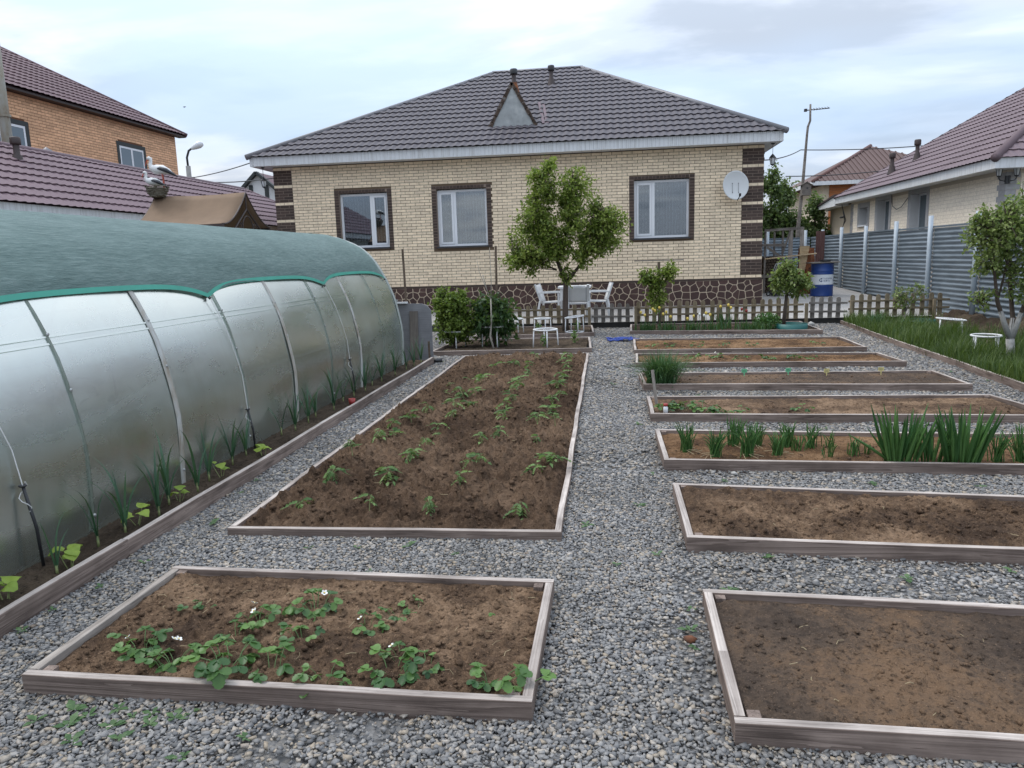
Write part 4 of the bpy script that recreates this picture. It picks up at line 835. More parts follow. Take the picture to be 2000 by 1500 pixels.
wire([(-24.5, 40, 6.35), (-22.7, 40, 6.35), (-12.5, 30, 5.2)], 0.025, 'lower overhead wire leaving the street lamp towards the brick house')
ap = thing('antenna_pole', 'crooked wooden pole carrying a television antenna beside the far trees', 'pole', (6.85, 28, 0))
q = MB().tube([(-0.05, 0, 0.2), (0.0, 0, 2.3), (0.12, 0, 4.0), (0.20, 0, 5.5), (0.22, 0, 5.75), (0.29, 0, 5.95), (0.28, 0, 6.5)], [0.075, 0.068, 0.052, 0.04, 0.04, 0.036, 0.032], 10); q.build('mast', 'scrap', ap, True)
q = MB().tube([(0.12, 0, 6.30), (0.95, 0.15, 6.36)], 0.018, 6); q.box(0.08, 0.17, -0.05, 0.05, 6.26, 6.35); q.build('boom', 'metal_black', ap)
for k in range(7):
    x = 0.36+k*0.09; l_ = 0.32-k*0.02; q = MB().tube([(x, 0.05-l_*0.8, 6.33-l_*0.25+k*0.006), (x, 0.05+l_*0.8, 6.33+l_*0.25+k*0.006)], 0.009, 5); q.build('element', 'metal_black', ap)
bh = thing('birdhouse', 'grey wooden birdhouse fixed to the crooked antenna pole', 'birdhouse', (7.02, 27.8, 3.42))
q = MB().prism([(-0.15, 0), (0.15, 0), (0.15, 0.34), (0, 0.42), (-0.15, 0.36)], -0.12, 0.12, lambda u, v, d: (u, d, v)); q.build('box', 'scrap', bh)
q = MB(); q.beam((-0.21, 0, 0.34), (0.02, 0, 0.46), 0.3, 0.025); q.beam((0.0, 0, 0.45), (0.21, 0, 0.33), 0.3, 0.025); q.build('roof', 'scrap', bh)
q = MB().lathe([(0.0, 0), (0.035, 0)], n=12); o = q.build('hole', 'metal_black', bh); o.location = (0.02, -0.123, 0.24); o.rotation_euler = (math.pi/2, 0, 0)
q = MB(); q.add([(0, 0, 0), (0.12, 0.03, 0.06), (0.3, 0, 0.02), (0.1, 0.14, 0.0), (0.1, -0.12, 0.0), (0.16, 0, -0.05)], [(0, 1, 3), (0, 4, 1), (1, 2, 3), (1, 4, 2), (0, 5, 4), (0, 3, 5), (5, 2, 4), (5, 3, 2)]); o = q.build('flying_bird', 'metal_black'); o.location = (-34, 60, 14.6); tag(o, 'tiny dark bird flying in the sky left of the brick house', 'bird')

# ------------------------------------------------------------------ gazebo canopy with nest and stork figures
gz = thing('canopy_swing', 'brown fabric canopy with curved roof and metal frame behind the greenhouse', 'canopy', (-7.25, 13.08, 0))
def curve_roof(y0, y1, ridge, zr, ze):
    q = MB(); n = 10; P = []
    for i in range(n+1):
        t_ = i/n; P.append((y0+(ridge-y0)*t_, ze+(zr-ze)*(t_**1.75)))
    return P
for (ye, nm) in ((12.2, 0), (13.97, 1)):
    P = curve_roof(ye, 0, 13.08, 2.87, 2.29); q = MB(); n = len(P); m = 8; vs = []
    for j in range(m+1):
        x = -8.12+(1.74)*j/m
        for (y, z) in P: vs.append((x, y, z-0.012*math.sin(math.pi*j/m)*2+random.uniform(-.003, .003)))
    q.add(vs, [(j*n+i, (j+1)*n+i, (j+1)*n+i+1, j*n+i+1) for j in range(m) for i in range(n-1)]); o = wb(q, 'canopy_panel', 'tarp_brown', gz, True)
    md = o.modifiers.new('thick', 'SOLIDIFY'); md.thickness = 0.012
    for xg in (-8.12, -6.38): q = MB().tube([(xg, y, z+0.0) for y, z in P], 0.014, 6); wb(q, 'roof_frame', 'metal_brown', gz)
    q = MB().box(-8.12, -6.38, ye-0.008, ye+0.008, 2.16, 2.29); wb(q, 'valance', 'metal_brown', gz)
for x in (-8.1, -6.4):
    for y in (12.2, 13.97): q = MB().tube([(x, y, -0.05), (x, y, 2.3)], 0.022, 8); wb(q, 'leg', 'metal_brown', gz)
q = MB(); q.tube([(-6.39, 12.55, 2.2), (-6.39, 13.08, 2.58), (-6.39, 13.62, 2.2)], 0.018, 6); q.tube([(-6.39, 12.2, 2.2), (-6.39, 13.97, 2.2)], 0.014, 6); q.tube([(-6.39, 13.08, 2.58), (-6.39, 13.08, 2.86)], 0.012, 6)
q.tube([(-6.39, 13.08+0.2*math.cos(a*math.pi/10), 2.22+0.24*math.sin(a*math.pi/10)) for a in range(11)], 0.012, 6)
for k in (-0.36, -0.27, 0.27, 0.36): q.tube([(-6.39, 13.08+k, 2.2), (-6.39, 13.08+k*0.95, 2.34), (-6.39, 13.08+k*0.75, 2.30)], 0.009, 5)
wb(q, 'gable_scrollwork', 'metal_brown', gz)
ns = thing('stork_nest', 'round twig nest on the left end of the brown canopy ridge', 'nest', (-8.03, 13.02, 2.84))
q = MB()
for k in range(150):
    a = random.random()*6.28; h = random.random(); R_ = 0.13+0.08*h; da = random.uniform(0.5, 1.0); q.rv = random.random()
    q.tube([((R_+random.uniform(-.03, .02))*math.cos(a+da*s), (R_+random.uniform(-.03, .02))*math.sin(a+da*s), 0.02+0.19*h+random.uniform(-.015, .015)) for s in (0, 0.5, 1)], 0.008, 4)
stuff(q.build('twigs', 'twigs', ns)); q = MB().lathe([(0, 0.0), (0.13, 0.02), (0.19, 0.17), (0.0, 0.17)], n=16); q.build('core', 'twigs', ns)
def stork(loc, s, sit, label, rz=0.0):
    t = thing('stork_figure', label, 'stork figure', loc, rz); z = 0.10 if sit else 0.30
    q = MB().tube([(0.32, 0, z-0.02), (0.22, 0, z+0.05), (0.08, 0, z+0.10), (-0.08, 0, z+0.11), (-0.16, 0, z+0.15), (-0.19, 0, z+0.22), (-0.165, 0, z+0.30), (-0.17, 0, z+0.345), (-0.205, 0, z+0.36), (-0.235, 0, z+0.35), (-0.25, 0, z+0.335)], [0.012, 0.06, 0.105, 0.11, 0.075, 0.042, 0.034, 0.042, 0.046, 0.032, 0.01], 12); q.build('body', 'stork_white', t, True)
    q = MB().tube([(-0.235, 0, z+0.34), (-0.27, 0, z+0.27), (-0.305, 0, z+0.18)], [0.017, 0.012, 0.003], 6); q.build('beak', 'stork_beak', t)
    for sgn in (-1, 1):
        q = MB().tube([(-0.06, sgn*0.075, z+0.11), (0.05, sgn*0.098, z+0.12), (0.18, sgn*0.085, z+0.075), (0.30, sgn*0.045, z+0.0), (0.40, sgn*0.015, z-0.07)], [0.006, 0.042, 0.05, 0.03, 0.006], 8); q.build('wing', 'stork_black', t, True)
        if not sit: q = MB().tube([(0.06, sgn*0.035, z+0.03), (0.075, sgn*0.03, z-0.14), (0.065, sgn*0.03, -0.02)], 0.010, 6); q.build('leg', 'stork_beak', t)
    t.scale = (s, s, s); return t
stork((-7.95, 13.02, 3.02), 0.78, False, 'standing white stork figure with black wings on the nest', math.radians(12))
stork((-8.06, 12.96, 3.0), 0.62, True, 'smaller stork figure sitting low in the nest', math.radians(12))

# ------------------------------------------------------------------ polycarbonate greenhouse
PROF = [(-2.97, -0.02), (-2.95, .35), (-2.955, .62), (-3.03, 1.0), (-3.10, 1.20), (-3.2, 1.41), (-3.34, 1.63), (-3.52, 1.785), (-3.70, 1.87), (-3.85, 1.925), (-4.05, 1.965), (-4.25, 1.98)]
def catmull(P, n):
    out_ = []
    for i in range(len(P)-1):
        p0, p1, p2, p3 = [Vector(P[min(max(k, 0), len(P)-1)]) for k in (i-1, i, i+1, i+2)]
        for j in range(n):
            t_ = j/n; out_.append(0.5*((2*p1)+(-p0+p2)*t_+(2*p0-5*p1+4*p2-p3)*t_*t_+(-p0+3*p1-3*p2+p3)*t_**3))
    out_.append(Vector(P[-1])); return out_
half = catmull(PROF, 3); full = half+[Vector((-8.5-p.x, p.y)) for p in reversed(half[:-1])]
arc = [0.0]
for a, b_ in zip(full[:-1], full[1:]): arc.append(arc[-1]+(b_-a).length)
def gh_at(s, off=0.0):
    s = min(max(s, 0), arc[-1]-1e-6); k = max(i for i in range(len(arc)-1) if arc[i] <= s); t_ = (s-arc[k])/(arc[k+1]-arc[k]); p = full[k].lerp(full[k+1], t_); d = (full[k+1]-full[k]).normalized(); n = Vector((d.y, -d.x))
    return p+n*off
GY0, GY1 = 0.75, 10.62
gh = thing('greenhouse', 'polycarbonate tunnel greenhouse with green shade net on its roof', 'greenhouse', (-4.25, 5.7, 0))
SEAMS = [GY0, 2.76, 4.74, 6.74, 8.70, GY1]
for k in range(len(SEAMS)-1):
    y0, y1 = SEAMS[k]+0.004, SEAMS[k+1]-0.004; q = MB(); ny = 10; np_ = len(full); vs = []
    for i in range(ny+1):
        y = y0+(y1-y0)*i/ny
        for j, p in enumerate(full):
            w_ = 0.005*math.sin(arc[j]*2.1+k*1.7)*math.sin(math.pi*((y-y0)/(y1-y0))*2+k)+0.003*math.sin(arc[j]*5+y*3)
            d = (full[min(j+1, np_-1)]-full[max(j-1, 0)]).normalized(); vs.append((p.x+d.y*w_, y, p.y-d.x*w_))
    q.add(vs, [(i*np_+j, i*np_+j+1, (i+1)*np_+j+1, (i+1)*np_+j) for i in range(ny) for j in range(np_-1)]); wb(q, 'polycarbonate_sheet', 'polycarbonate', gh, True, fix=False)
def arch_line(y, off, s0=0.0, s1=None, n=46):
    s1 = arc[-1] if s1 is None else s1; P = []
    for i in range(n+1): p = gh_at(s0+(s1-s0)*i/n, off); P.append((p.x, y, p.y))
    return P
ribs = [0.8, 1.8, 2.76, 3.80, 4.74, 5.74, 6.74, 7.72, 8.70, 9.66, 10.58]
for y in ribs: q = MB().tube(arch_line(y, -0.026), 0.017, 6); wb(q, 'arch', 'arch_steel', gh, True)
def strip(y, w, off, s0, s1, n=40):
    q = MB(); vs = []
    for i in range(n+1):
        s = s0+(s1-s0)*i/n; a = gh_at(s, off); b_ = gh_at(s, off+0.007); vs += [(a.x, y-w/2, a.y), (b_.x, y-w*0.4, b_.y), (b_.x, y+w*0.4, b_.y), (a.x, y+w/2, a.y)]
    q.add(vs, [(i*4+j, i*4+j+1, i*4+j+5, i*4+j+4) for i in range(n) for j in range(3)]); return q
for y in SEAMS[1:-1]: wb(strip(y, 0.05, 0.004, 0.02, arc[-1]-0.02), 'seam_strip', 'seam_dirty', gh, True)
for y in (3.80, 5.74, 7.72, 9.66): wb(strip(y, 0.02, 0.003, 0.02, arc[-1]-0.02), 'seam_strip', 'polycarbonate', gh, True)
wb(strip(GY1-0.01, 0.07, 0.006, 0.0, arc[-1]), 'end_strip', 'poly_seam', gh, True)
for s in (0.06, 0.70, 1.22, 2.2, arc[-1]/2, arc[-1]-1.22, arc[-1]-0.7):
    p = gh_at(s, -0.028); q = MB().tube([(p.x, GY0, p.y), (p.x, GY1, p.y)], 0.014, 6); wb(q, 'purlin', 'arch_steel', gh)
for y in SEAMS[1:-1]+[3.80, 5.74, 7.72]:
    for s in (0.18, 0.92, 1.25): p = gh_at(s, 0.012); q = MB().lathe([(0.0, 0.006), (0.009, 0.005), (0.011, 0.0)], n=8); o = wb(q, 'bolt', 'arch_steel', gh, True); o.location = Vector((p.x, y+0.004, p.y)) ; o.rotation_euler = (0, math.radians(80), 0)
for sc_ in (1.19, 1.232):                       # added surface strips standing in for the purlin showing through the sheet
    q = MB(); vs = []
    for i in range(61):
        y = GY0+0.02+(GY1-GY0-0.05)*i/60
        for ds in (0.0, 0.011): p = gh_at(sc_+ds, 0.0065); vs.append((p.x, y, p.y))
    q.add(vs, [(i*2, i*2+1, i*2+3, i*2+2) for i in range(60)]); wb(q, 'purlin_stand_in', 'polycarbonate', gh, True, fix=False)
for (y, nm) in ((GY0, 'end_wall'), (GY1, 'end_wall')):
    q = MB(); q.add([(p.x, y, p.y) for p in full], [tuple(range(len(full)))]); wb(q, nm, 'polycarbonate', gh, fix=False)
q = MB(); 
for x in (-4.7, -3.8): q.beam((x, GY1+0.02, 0), (x, GY1+0.02, 1.9), 0.03, 0.03)
q.beam((-5.4, GY1+0.02, 1.0), (-3.0, GY1+0.02, 1.0), 0.03, 0.03); wb(q, 'end_frame', 'arch_steel', gh)
# soil and planting seen dimly through the sheets
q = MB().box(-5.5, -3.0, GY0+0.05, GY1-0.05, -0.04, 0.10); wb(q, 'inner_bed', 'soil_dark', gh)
# shade net
tips = [-1.86, 0.64, 3.14, 5.64, 8.14, 10.50]
def hem_s(y):
    for a, b_ in zip(tips[:-1], tips[1:]):
        if a <= y <= b_:
            t_ = (y-a)/(b_-a); e = 1-abs(2*t_-1)**5; return 1.365+0.095*e+0.02*math.sin(math.pi*t_)
    return 1.365
net = thing('shade_net', 'dark green shade net with bright scalloped hem stretched over the greenhouse roof', 'shade net', (-4.25, 5.7, 1.98))
ys_ = [GY0+0.02+(10.50-GY0-0.02)*i/150 for i in range(151)]; q = MB(); ns_ = 34; vs = []
for y in ys_:
    s0 = hem_s(y); s1 = arc[-1]-hem_s(y)
    for j in range(ns_+1):
        s = s0+(s1-s0)*j/ns_; wr = 0.020+0.006*(float(fbm(np.array([y*1.1]), np.array([s*7]), 1.0, 3)[0])-0.5)*2+0.004*math.sin(s*24+y*0.7+2*math.sin(y)); p = gh_at(s, wr); vs.append((p.x, y, p.y))
q.add(vs, [(i*(ns_+1)+j, i*(ns_+1)+j+1, (i+1)*(ns_+1)+j+1, (i+1)*(ns_+1)+j) for i in range(150) for j in range(ns_)]); wb(q, 'net_cloth', 'shade_net', net, True, fix=False)
for m in (0, 1):
    q = MB(); vs = []
    for y in ys_:
        s0 = hem_s(y)
        for ds, of in ((-0.004, 0.020), (0.030, 0.0275)):
            s = s0+ds; p = gh_at(s if m == 0 else arc[-1]-s, of); vs.append((p.x, y, p.y))
    q.add(vs, [(i*2, i*2+1, i*2+3, i*2+2) for i in range(150)]); wb(q, 'hem', 'net_hem', net, True, fix=False)
q = MB()
for y in tips[2:]: p = gh_at(1.36, 0.02); q.lathe([(0.0, 0.014), (0.016, 0.0), (0.0, -0.014)], (p.x, y, p.y), 6)
for y in tips[2:]:
    p = gh_at(1.36, 0.02); q = MB().lathe([(0.0, 0.016), (0.018, 0.0), (0.0, -0.016)], (p.x, y, p.y), 6); wb(q, 'knot', 'cable_black', net)
def tie(yt, base, top, label, label2):
    p = gh_at(1.36, 0.025); a = Vector((p.x, yt, p.y)); P = [a]; 
    for s in (1.1, 0.9, 0.7): g_ = gh_at(s, 0.02); t_ = (1.36-s)/0.9; P.append(Vector((g_.x, yt+(base[1]-yt)*t_, g_.y)))
    P.append(Vector(top)); loop_ = [Vector(top)+Vector((0.012*math.cos(k*0.9)*1.3, 0.02*math.sin(k*1.1), -0.02*k+0.02)) for k in range(9)]
    q = MB().tube(P, 0.0028, 5); q.tube(loop_, 0.0028, 5); tag(q.build('tie_string', 'string_white'), label, 'string')
    q = MB().tube([base, Vector(base).lerp(Vector(top), 0.5)+Vector((0.01, 0.008, 0)), top], 0.0085, 7); q.ring(top, 0.014, 0.006, 10, 5); tag(q.build('net_stake', 'metal_black', None, True), label2, 'stake')
tie(3.14, (-2.905, 3.33, 0.03), (-2.915, 3.28, 0.50), 'thin white string tying the net down to the nearest stake', 'thin black stake at the near end of the greenhouse bed')
tie(5.64, (-2.90, 5.72, 0.03), (-2.915, 5.68, 0.40), 'thin white string tying the net to the middle stake', 'thin black stake halfway along the greenhouse bed')
tie(8.14, (-2.90, 8.28, 0.03), (-2.915, 8.20, 0.47), 'thin white string tying the net to the farthest stake', 'thin black stake near the far end of the greenhouse bed')

# ------------------------------------------------------------------ raised beds
def soil_part(parent, x0, x1, yf, z, mat, res, amp, name='soil', clod=0.0, mound=0.0, furrow=False, seed=0):
    """yf(x) -> (front y, back y)"""
    nx = max(8, int((x1-x0)/res)); ym = yf(0.5*(x0+x1)); ny = max(6, int((ym[1]-ym[0])/res))
    X = np.repeat(np.linspace(x0, x1, nx)[:, None], ny, 1); T = np.repeat(np.linspace(0, 1, ny)[None, :], nx, 0)
    fa = np.array([yf(v)[0] for v in X[:, 0]])[:, None]; fb = np.array([yf(v)[1] for v in X[:, 0]])[:, None]; Y = fa+(fb-fa)*T
    sx, sy = X+seed*3.7, Y+seed*1.3
    h = (fbm(sx, sy, 2.2, 3)-0.5)*2*amp+(fbm(sx, sy, 11, 4, 0.6)-0.5)*amp*2.2+(fbm(sx+3, sy, 45, 2)-0.5)*amp*0.9
    if clod: c = fbm(sx, sy, 16, 3, 0.55); h = h+clod*np.clip((c-0.52)*5, 0, 1)**1.3+clod*0.55*np.clip((fbm(sx+5, sy, 38, 2)-0.55)*6, 0, 1); h = h+(fbm(sx, sy, 70, 2)-0.5)*clod*0.4
    e = np.minimum(np.minimum((X-x0), (x1-X)), np.minimum((Y-fa), (fb-Y))); e = np.clip(e/0.10, 0, 1); h = h*np.clip(e*1.5+0.25, 0, 1)
    if mound: h = h+mound*np.clip(e*2, 0, 1)
    if furrow: h = h+0.018*np.sin(X*13.2+0.6*np.sin(Y*1.5)+0.4)*e
    Z = z+h
    o = link(name, grid_mesh(name, X, Y, Z, mat), parent); 
    if parent is not None and parent.parent is None: o.matrix_parent_inverse = parent_inv(parent)
    # small lumps lying on top
    return o, (lambda px, py: float(Z[min(nx-1, max(0, int(round((px-x0)/(x1-x0)*(nx-1))))), min(ny-1, max(0, int(round((py-yf(px)[0])/(yf(px)[1]-yf(px)[0])*(ny-1)))))]))
def bed(name, label, c, zt, soilmat, res, amp, mat='board', stakes=True, th=0.038, joints=(), **kw):
    """c: corners FL, FR, BR, BL (outer, plan); zt: board top"""
    (xa, ya), (xb, yb_), (xc, yc), (xd, yd) = c; t = thing('raised_bed', label, 'garden bed', ((xa+xb)/2, (ya+yd)/2, 0))
    m = th/2; zb = -0.03; hh = zt-zb; zc = (zt+zb)/2
    sides = [((xa, ya+m), (xb, yb_+m)), ((xb-m, yb_+th), (xc-m, yc-th)), ((xc, yc-m), (xd, yd-m)), ((xd+m, yd-th), (xa+m, ya+th))]
    for k, (p, q_) in enumerate(sides):
        L = math.hypot(q_[0]-p[0], q_[1]-p[1]); cuts = [0]+[v for v in (joints[k] if k < len(joints) else ())]+[1]
        for u0_, u1_ in zip(cuts[:-1], cuts[1:]):
            A = (p[0]+(q_[0]-p[0])*u0_, p[1]+(q_[1]-p[1])*u0_, zc+random.uniform(-.003, .003)); B = (p[0]+(q_[0]-p[0])*u1_, p[1]+(q_[1]-p[1])*u1_, zc+random.uniform(-.003, .003))
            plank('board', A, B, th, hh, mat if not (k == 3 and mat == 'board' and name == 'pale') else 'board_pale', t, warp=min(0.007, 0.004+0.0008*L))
    if stakes:
        for (sx, sy) in ((xa+th+0.03, ya+th+0.022), (xb-th-0.03, yb_+th+0.022), (xc-th-0.03, yc-th-0.022), (xd+th+0.03, yd-th-0.022)): plank('corner_stake', (sx, sy, -0.03), (sx, sy, zt-0.006), 0.042, 0.042, mat, t, up=(0, 1, 0))
    f = lambda x: (ya+(yb_-ya)*(x-xa)/(xb-xa)+th*0.8, yd+(yc-yd)*(x-xd)/(xc-xd)-th*0.8)
    so, hz = soil_part(t, max(xa, xd)+th*0.8, min(xb, xc)-th*0.8, f, zt-0.03, soilmat, res, amp, **kw)
    return t, hz
BEDS = {}
BEDS['S'] = bed('pale', 'front left raised bed of sandy soil planted with strawberries', [(-2.17, 2.31), (-0.255, 2.275), (-0.245, 3.255), (-2.16, 3.315)], 0.078, 'soil_sandy', 0.009, 0.015, clod=0.018, seed=1)
BEDS['M'] = bed('long', 'long left raised bed of freshly dug brown soil with rows of seedlings', [(-2.20, 3.91), (-0.25, 3.92), (-0.25, 11.68), (-2.23, 11.6)], 0.052, 'soil_turned', 0.0150, 0.020, clod=0.050, mound=0.02, furrow=True, stakes=False, joints=((), (0.28, 0.55, 0.8), (), (0.35, 0.7)), seed=2)
BEDS['R1'] = bed('r', 'front right raised bed of bare brown soil with a grey patch', [(0.40, 2.215), (3.9, 2.10), (3.9, 2.97), (0.42, 3.185)], 0.078, 'soil_grey', 0.010, 0.012, clod=0.012, joints=((), (), (), (0.55,)), seed=3)
BEDS['R2'] = bed('r', 'second bare raised bed from the front on the right', [(0.42, 3.81), (3.9, 3.58), (3.9, 4.40), (0.43, 4.78)], 0.078, 'soil_sandy', 0.012, 0.015, clod=0.022, mound=0.012, seed=4)
BEDS['R3'] = bed('r', 'raised bed of onions on the right, third from the front', [(0.42, 5.33), (3.9, 5.16), (3.9, 6.08), (0.42, 6.31)], 0.078, 'soil_tan', 0.02, 0.012, clod=0.008, seed=5)
BEDS['R4'] = bed('r', 'raised bed with strawberries at its left end, behind the onion bed', [(0.42, 6.93), (3.92, 6.77), (3.80, 7.78), (0.43, 7.82)], 0.08, 'soil_sandy', 0.025, 0.012, clod=0.012, seed=6, joints=((), (), (0.55,), ()))
BEDS['R5'] = bed('r', 'raised bed with small plant tags and a chive clump at its left end', [(0.44, 8.58), (3.90, 8.37), (3.90, 9.36), (0.42, 9.45)], 0.08, 'soil_grey', 0.03, 0.012, clod=0.01, seed=7, joints=((), (), (0.58,), ()))
BEDS['R6'] = bed('r', 'narrow raised bed of small strawberry plants behind the tag bed', [(0.42, 10.33), (3.90, 10.14), (3.85, 11.07), (0.46, 11.36)], 0.08, 'soil_tan', 0.035, 0.012, clod=0.012, seed=8)
BEDS['R7'] = bed('r', 'sandy raised bed beside the blue hose, second from the picket fence', [(0.46, 11.78), (3.92, 11.70), (3.98, 13.18), (0.50, 13.36)], 0.08, 'soil_tan', 0.04, 0.014, clod=0.012, seed=9)
BEDS['R8'] = bed('r', 'raised bed of tulips and irises in front of the picket fence', [(0.50, 14.78), (4.0, 14.28), (4.05, 16.15), (0.55, 16.18)], 0.085, 'soil_dark', 0.05, 0.012, clod=0.01, seed=10)
BEDS['A'] = bed('a', 'dark raised bed holding two shrubs and a bare sapling', [(-2.85, 11.95), (-0.21, 12.08), (-0.27, 13.80), (-2.75, 13.70)], 0.085, 'soil_dark', 0.04, 0.014, clod=0.012, seed=11)
BEDS['B'] = bed('b', 'raised bed under the plum tree by the picket gate', [(-2.55, 14.25), (-0.20, 14.62), (-0.26, 16.15), (-2.6, 16.15)], 0.085, 'soil_dark', 0.05, 0.014, clod=0.012, seed=12)
# narrow bed along the greenhouse
gb = thing('greenhouse_bed', 'narrow planted strip edged with one long board along the greenhouse', 'garden bed', (-2.7, 6, 0))
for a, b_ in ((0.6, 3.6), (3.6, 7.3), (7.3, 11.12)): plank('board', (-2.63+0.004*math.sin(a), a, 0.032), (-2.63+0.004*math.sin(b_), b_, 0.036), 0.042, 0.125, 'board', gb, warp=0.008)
GBS, GBZ = soil_part(gb, -2.99, -2.645, lambda x: (0.6, 11.1), 0.055, 'soil_dark', 0.02, 0.012, clod=0.014, seed=13)
# grass strip on the right with its edging
er = thing('grass_edging', 'weathered edging boards between the right gravel path and the grass', 'edging', (4.6, 12, 0))
pts_e = [(4.86, 16.1), (4.83, 15.44), (4.61, 12.46), (4.50, 10.10), (4.39, 8.35), (4.33, 7.2)]
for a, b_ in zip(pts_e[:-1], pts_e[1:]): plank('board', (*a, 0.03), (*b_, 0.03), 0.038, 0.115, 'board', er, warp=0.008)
gx = np.linspace(0, 1, 60)[:, None]; gy = np.linspace(7.2, 16.15, 150)[None, :]
eX = np.interp(gy[0], [p[1] for p in reversed(pts_e)], [p[0] for p in reversed(pts_e)])[None, :]+0.02
GX = eX+(7.12-eX)*gx; GYm = np.repeat(gy, 60, 0); GZ = 0.035+(fbm(GX, GYm, 2.5, 3)-0.5)*0.05+0.20*np.clip((GX-6.15)/0.75, 0, 1)**1.5*np.clip(1.15-np.abs(GX-6.95)*0.6, 0, 1)*(0.5+fbm(GX, GYm, 3.5, 3))+np.clip((GX-6.1)/0.5, 0, 1)*(fbm(GX, GYm, 8, 3)-0.5)*0.12
structure(link('grass_plot', grid_mesh('grass_plot', GX, GYm, GZ, 'soil_dark')))
def grass_z(x, y):
    j = int(np.clip((y-7.2)/(16.15-7.2)*149, 0, 149)); e = eX[0, j]; i = int(np.clip((x-e)/(7.12-e)*59, 0, 59)); return float(GZ[i, j])

# ------------------------------------------------------------------ gravel: crushed stones lying in the paths
def inside_any(x, y):
    m = np.zeros(x.shape, bool)
    for k in BED_POLY:
        (xa, ya), (xb, yb_), (xc, yc), (xd, yd) = k; yf_ = ya+(yb_-ya)*(x-xa)/(xb-xa); yk = yd+(yc-yd)*(x-xd)/(xc-xd); xl = xa+(xd-xa)*np.clip((y-ya)/(yd-ya), 0, 1); xr = xb+(xc-xb)*np.clip((y-yb_)/(yc-yb_), 0, 1)
        m |= (x > xl+0.006) & (x < xr-0.006) & (y > yf_+0.006) & (y < yk-0.006)
    return m
BED_POLY = [[(-2.17, 2.31), (-0.255, 2.275), (-0.245, 3.255), (-2.16, 3.315)], [(-2.20, 3.91), (-0.25, 3.92), (-0.25, 11.68), (-2.23, 11.6)], [(0.40, 2.215), (3.9, 2.10), (3.9, 2.97), (0.42, 3.185)], [(0.42, 3.81), (3.9, 3.58), (3.9, 4.40), (0.43, 4.78)], [(0.42, 5.33), (3.9, 5.16), (3.9, 6.08), (0.42, 6.31)], [(0.42, 6.93), (3.92, 6.77), (3.80, 7.78), (0.43, 7.82)], [(0.44, 8.58), (3.90, 8.37), (3.90, 9.36), (0.42, 9.45)], [(0.42, 10.33), (3.90, 10.14), (3.85, 11.07), (0.46, 11.36)], [(0.46, 11.78), (3.92, 11.70), (3.98, 13.18), (0.50, 13.36)], [(0.50, 14.78), (4.0, 14.28), (4.05, 16.15), (0.55, 16.18)], [(-2.85, 11.95), (-0.21, 12.08), (-0.27, 13.80), (-2.75, 13.70)], [(-2.55, 14.25), (-0.20, 14.62), (-0.26, 16.15), (-2.6, 16.15)]]
ICO = None
def ico():
    bm = bmesh.new(); bmesh.ops.create_icosphere(bm, subdivisions=1, radius=1); v = np.array([x.co[:] for x in bm.verts]); f = np.array([[l.index for l in x.verts] for x in bm.faces]); bm.free(); return v, f
CUB = (np.array([(-1, -1, -1), (1, -1, -1), (1, 1, -1), (-1, 1, -1), (-1, -1, 1), (1, -1, 1), (1, 1, 1), (-1, 1, 1)], float)*0.72, np.array([(0, 2, 1), (0, 3, 2), (4, 5, 6), (4, 6, 7), (0, 1, 5), (0, 5, 4), (1, 2, 6), (1, 6, 5), (2, 3, 7), (2, 7, 6), (3, 0, 4), (3, 4, 7)]))
def stones(x0, x1, y0, y1, cell, size, shape, zlift, thin=1.0):
    nx, ny = int((x1-x0)/cell), int((y1-y0)/cell); gx_, gy_ = np.meshgrid(np.arange(nx), np.arange(ny), indexing='ij')
    x = x0+(gx_+RNG.random(gx_.shape))*cell; y = y0+(gy_+RNG.random(gx_.shape))*cell; x, y = x.ravel(), y.ravel()
    edge = np.interp(y, [p[1] for p in reversed(pts_e)], [p[0] for p in reversed(pts_e)])
    left = np.where(y > 11.15, -3.6, -2.60)
    ok = ~inside_any(x, y) & (x > left) & (x < edge-0.015) & (y < 16.33) & (RNG.random(x.shape) < thin*np.clip(1.35-0.9*(fbm(x, y, 1.1, 3) < 0.33), 0, 1))
    # keep what a camera near the photographer's place can see
    ok &= (x > -0.78*(y+1.0)-0.6) & (x < 0.62*(y+1.0)+0.9)
    x, y = x[ok], y[ok]; n = len(x); bv, bf = shape; k = len(bv)
    sc_ = size*(0.45+0.75*RNG.random(n)**1.6)[:, None, None]; asp = np.stack([0.75+0.6*RNG.random(n), 0.6+0.4*RNG.random(n), 0.28+0.3*RNG.random(n)], -1)[:, None, :]
    V = bv[None]*(1+(RNG.random((n, k, 3))-0.5)*0.8)*asp*sc_
    a = RNG.random(n)*6.283; tx = (RNG.random(n)-0.5)*1.1; ca, sa = np.cos(a)[:, None], np.sin(a)[:, None]; ct, st = np.cos(tx)[:, None], np.sin(tx)[:, None]
    X_, Y_, Z_ = V[..., 0], V[..., 1], V[..., 2]; Y2 = Y_*ct-Z_*st; Z2 = Y_*st+Z_*ct; X3 = X_*ca-Y2*sa; Y3 = X_*sa+Y2*ca
    zl = (zlift+RNG.random(n)*0.008+(fbm(x, y, 1.6, 3)-0.5)*0.022)[:, None]
    P = np.stack([X3+x[:, None], Y3+y[:, None], Z2+zl], -1).reshape(-1, 3); F = (bf[None]+(np.arange(n)*k)[:, None, None]).reshape(-1, 3)
    return P, F, np.repeat(RNG.random(n), k)
ic = ico(); parts = []
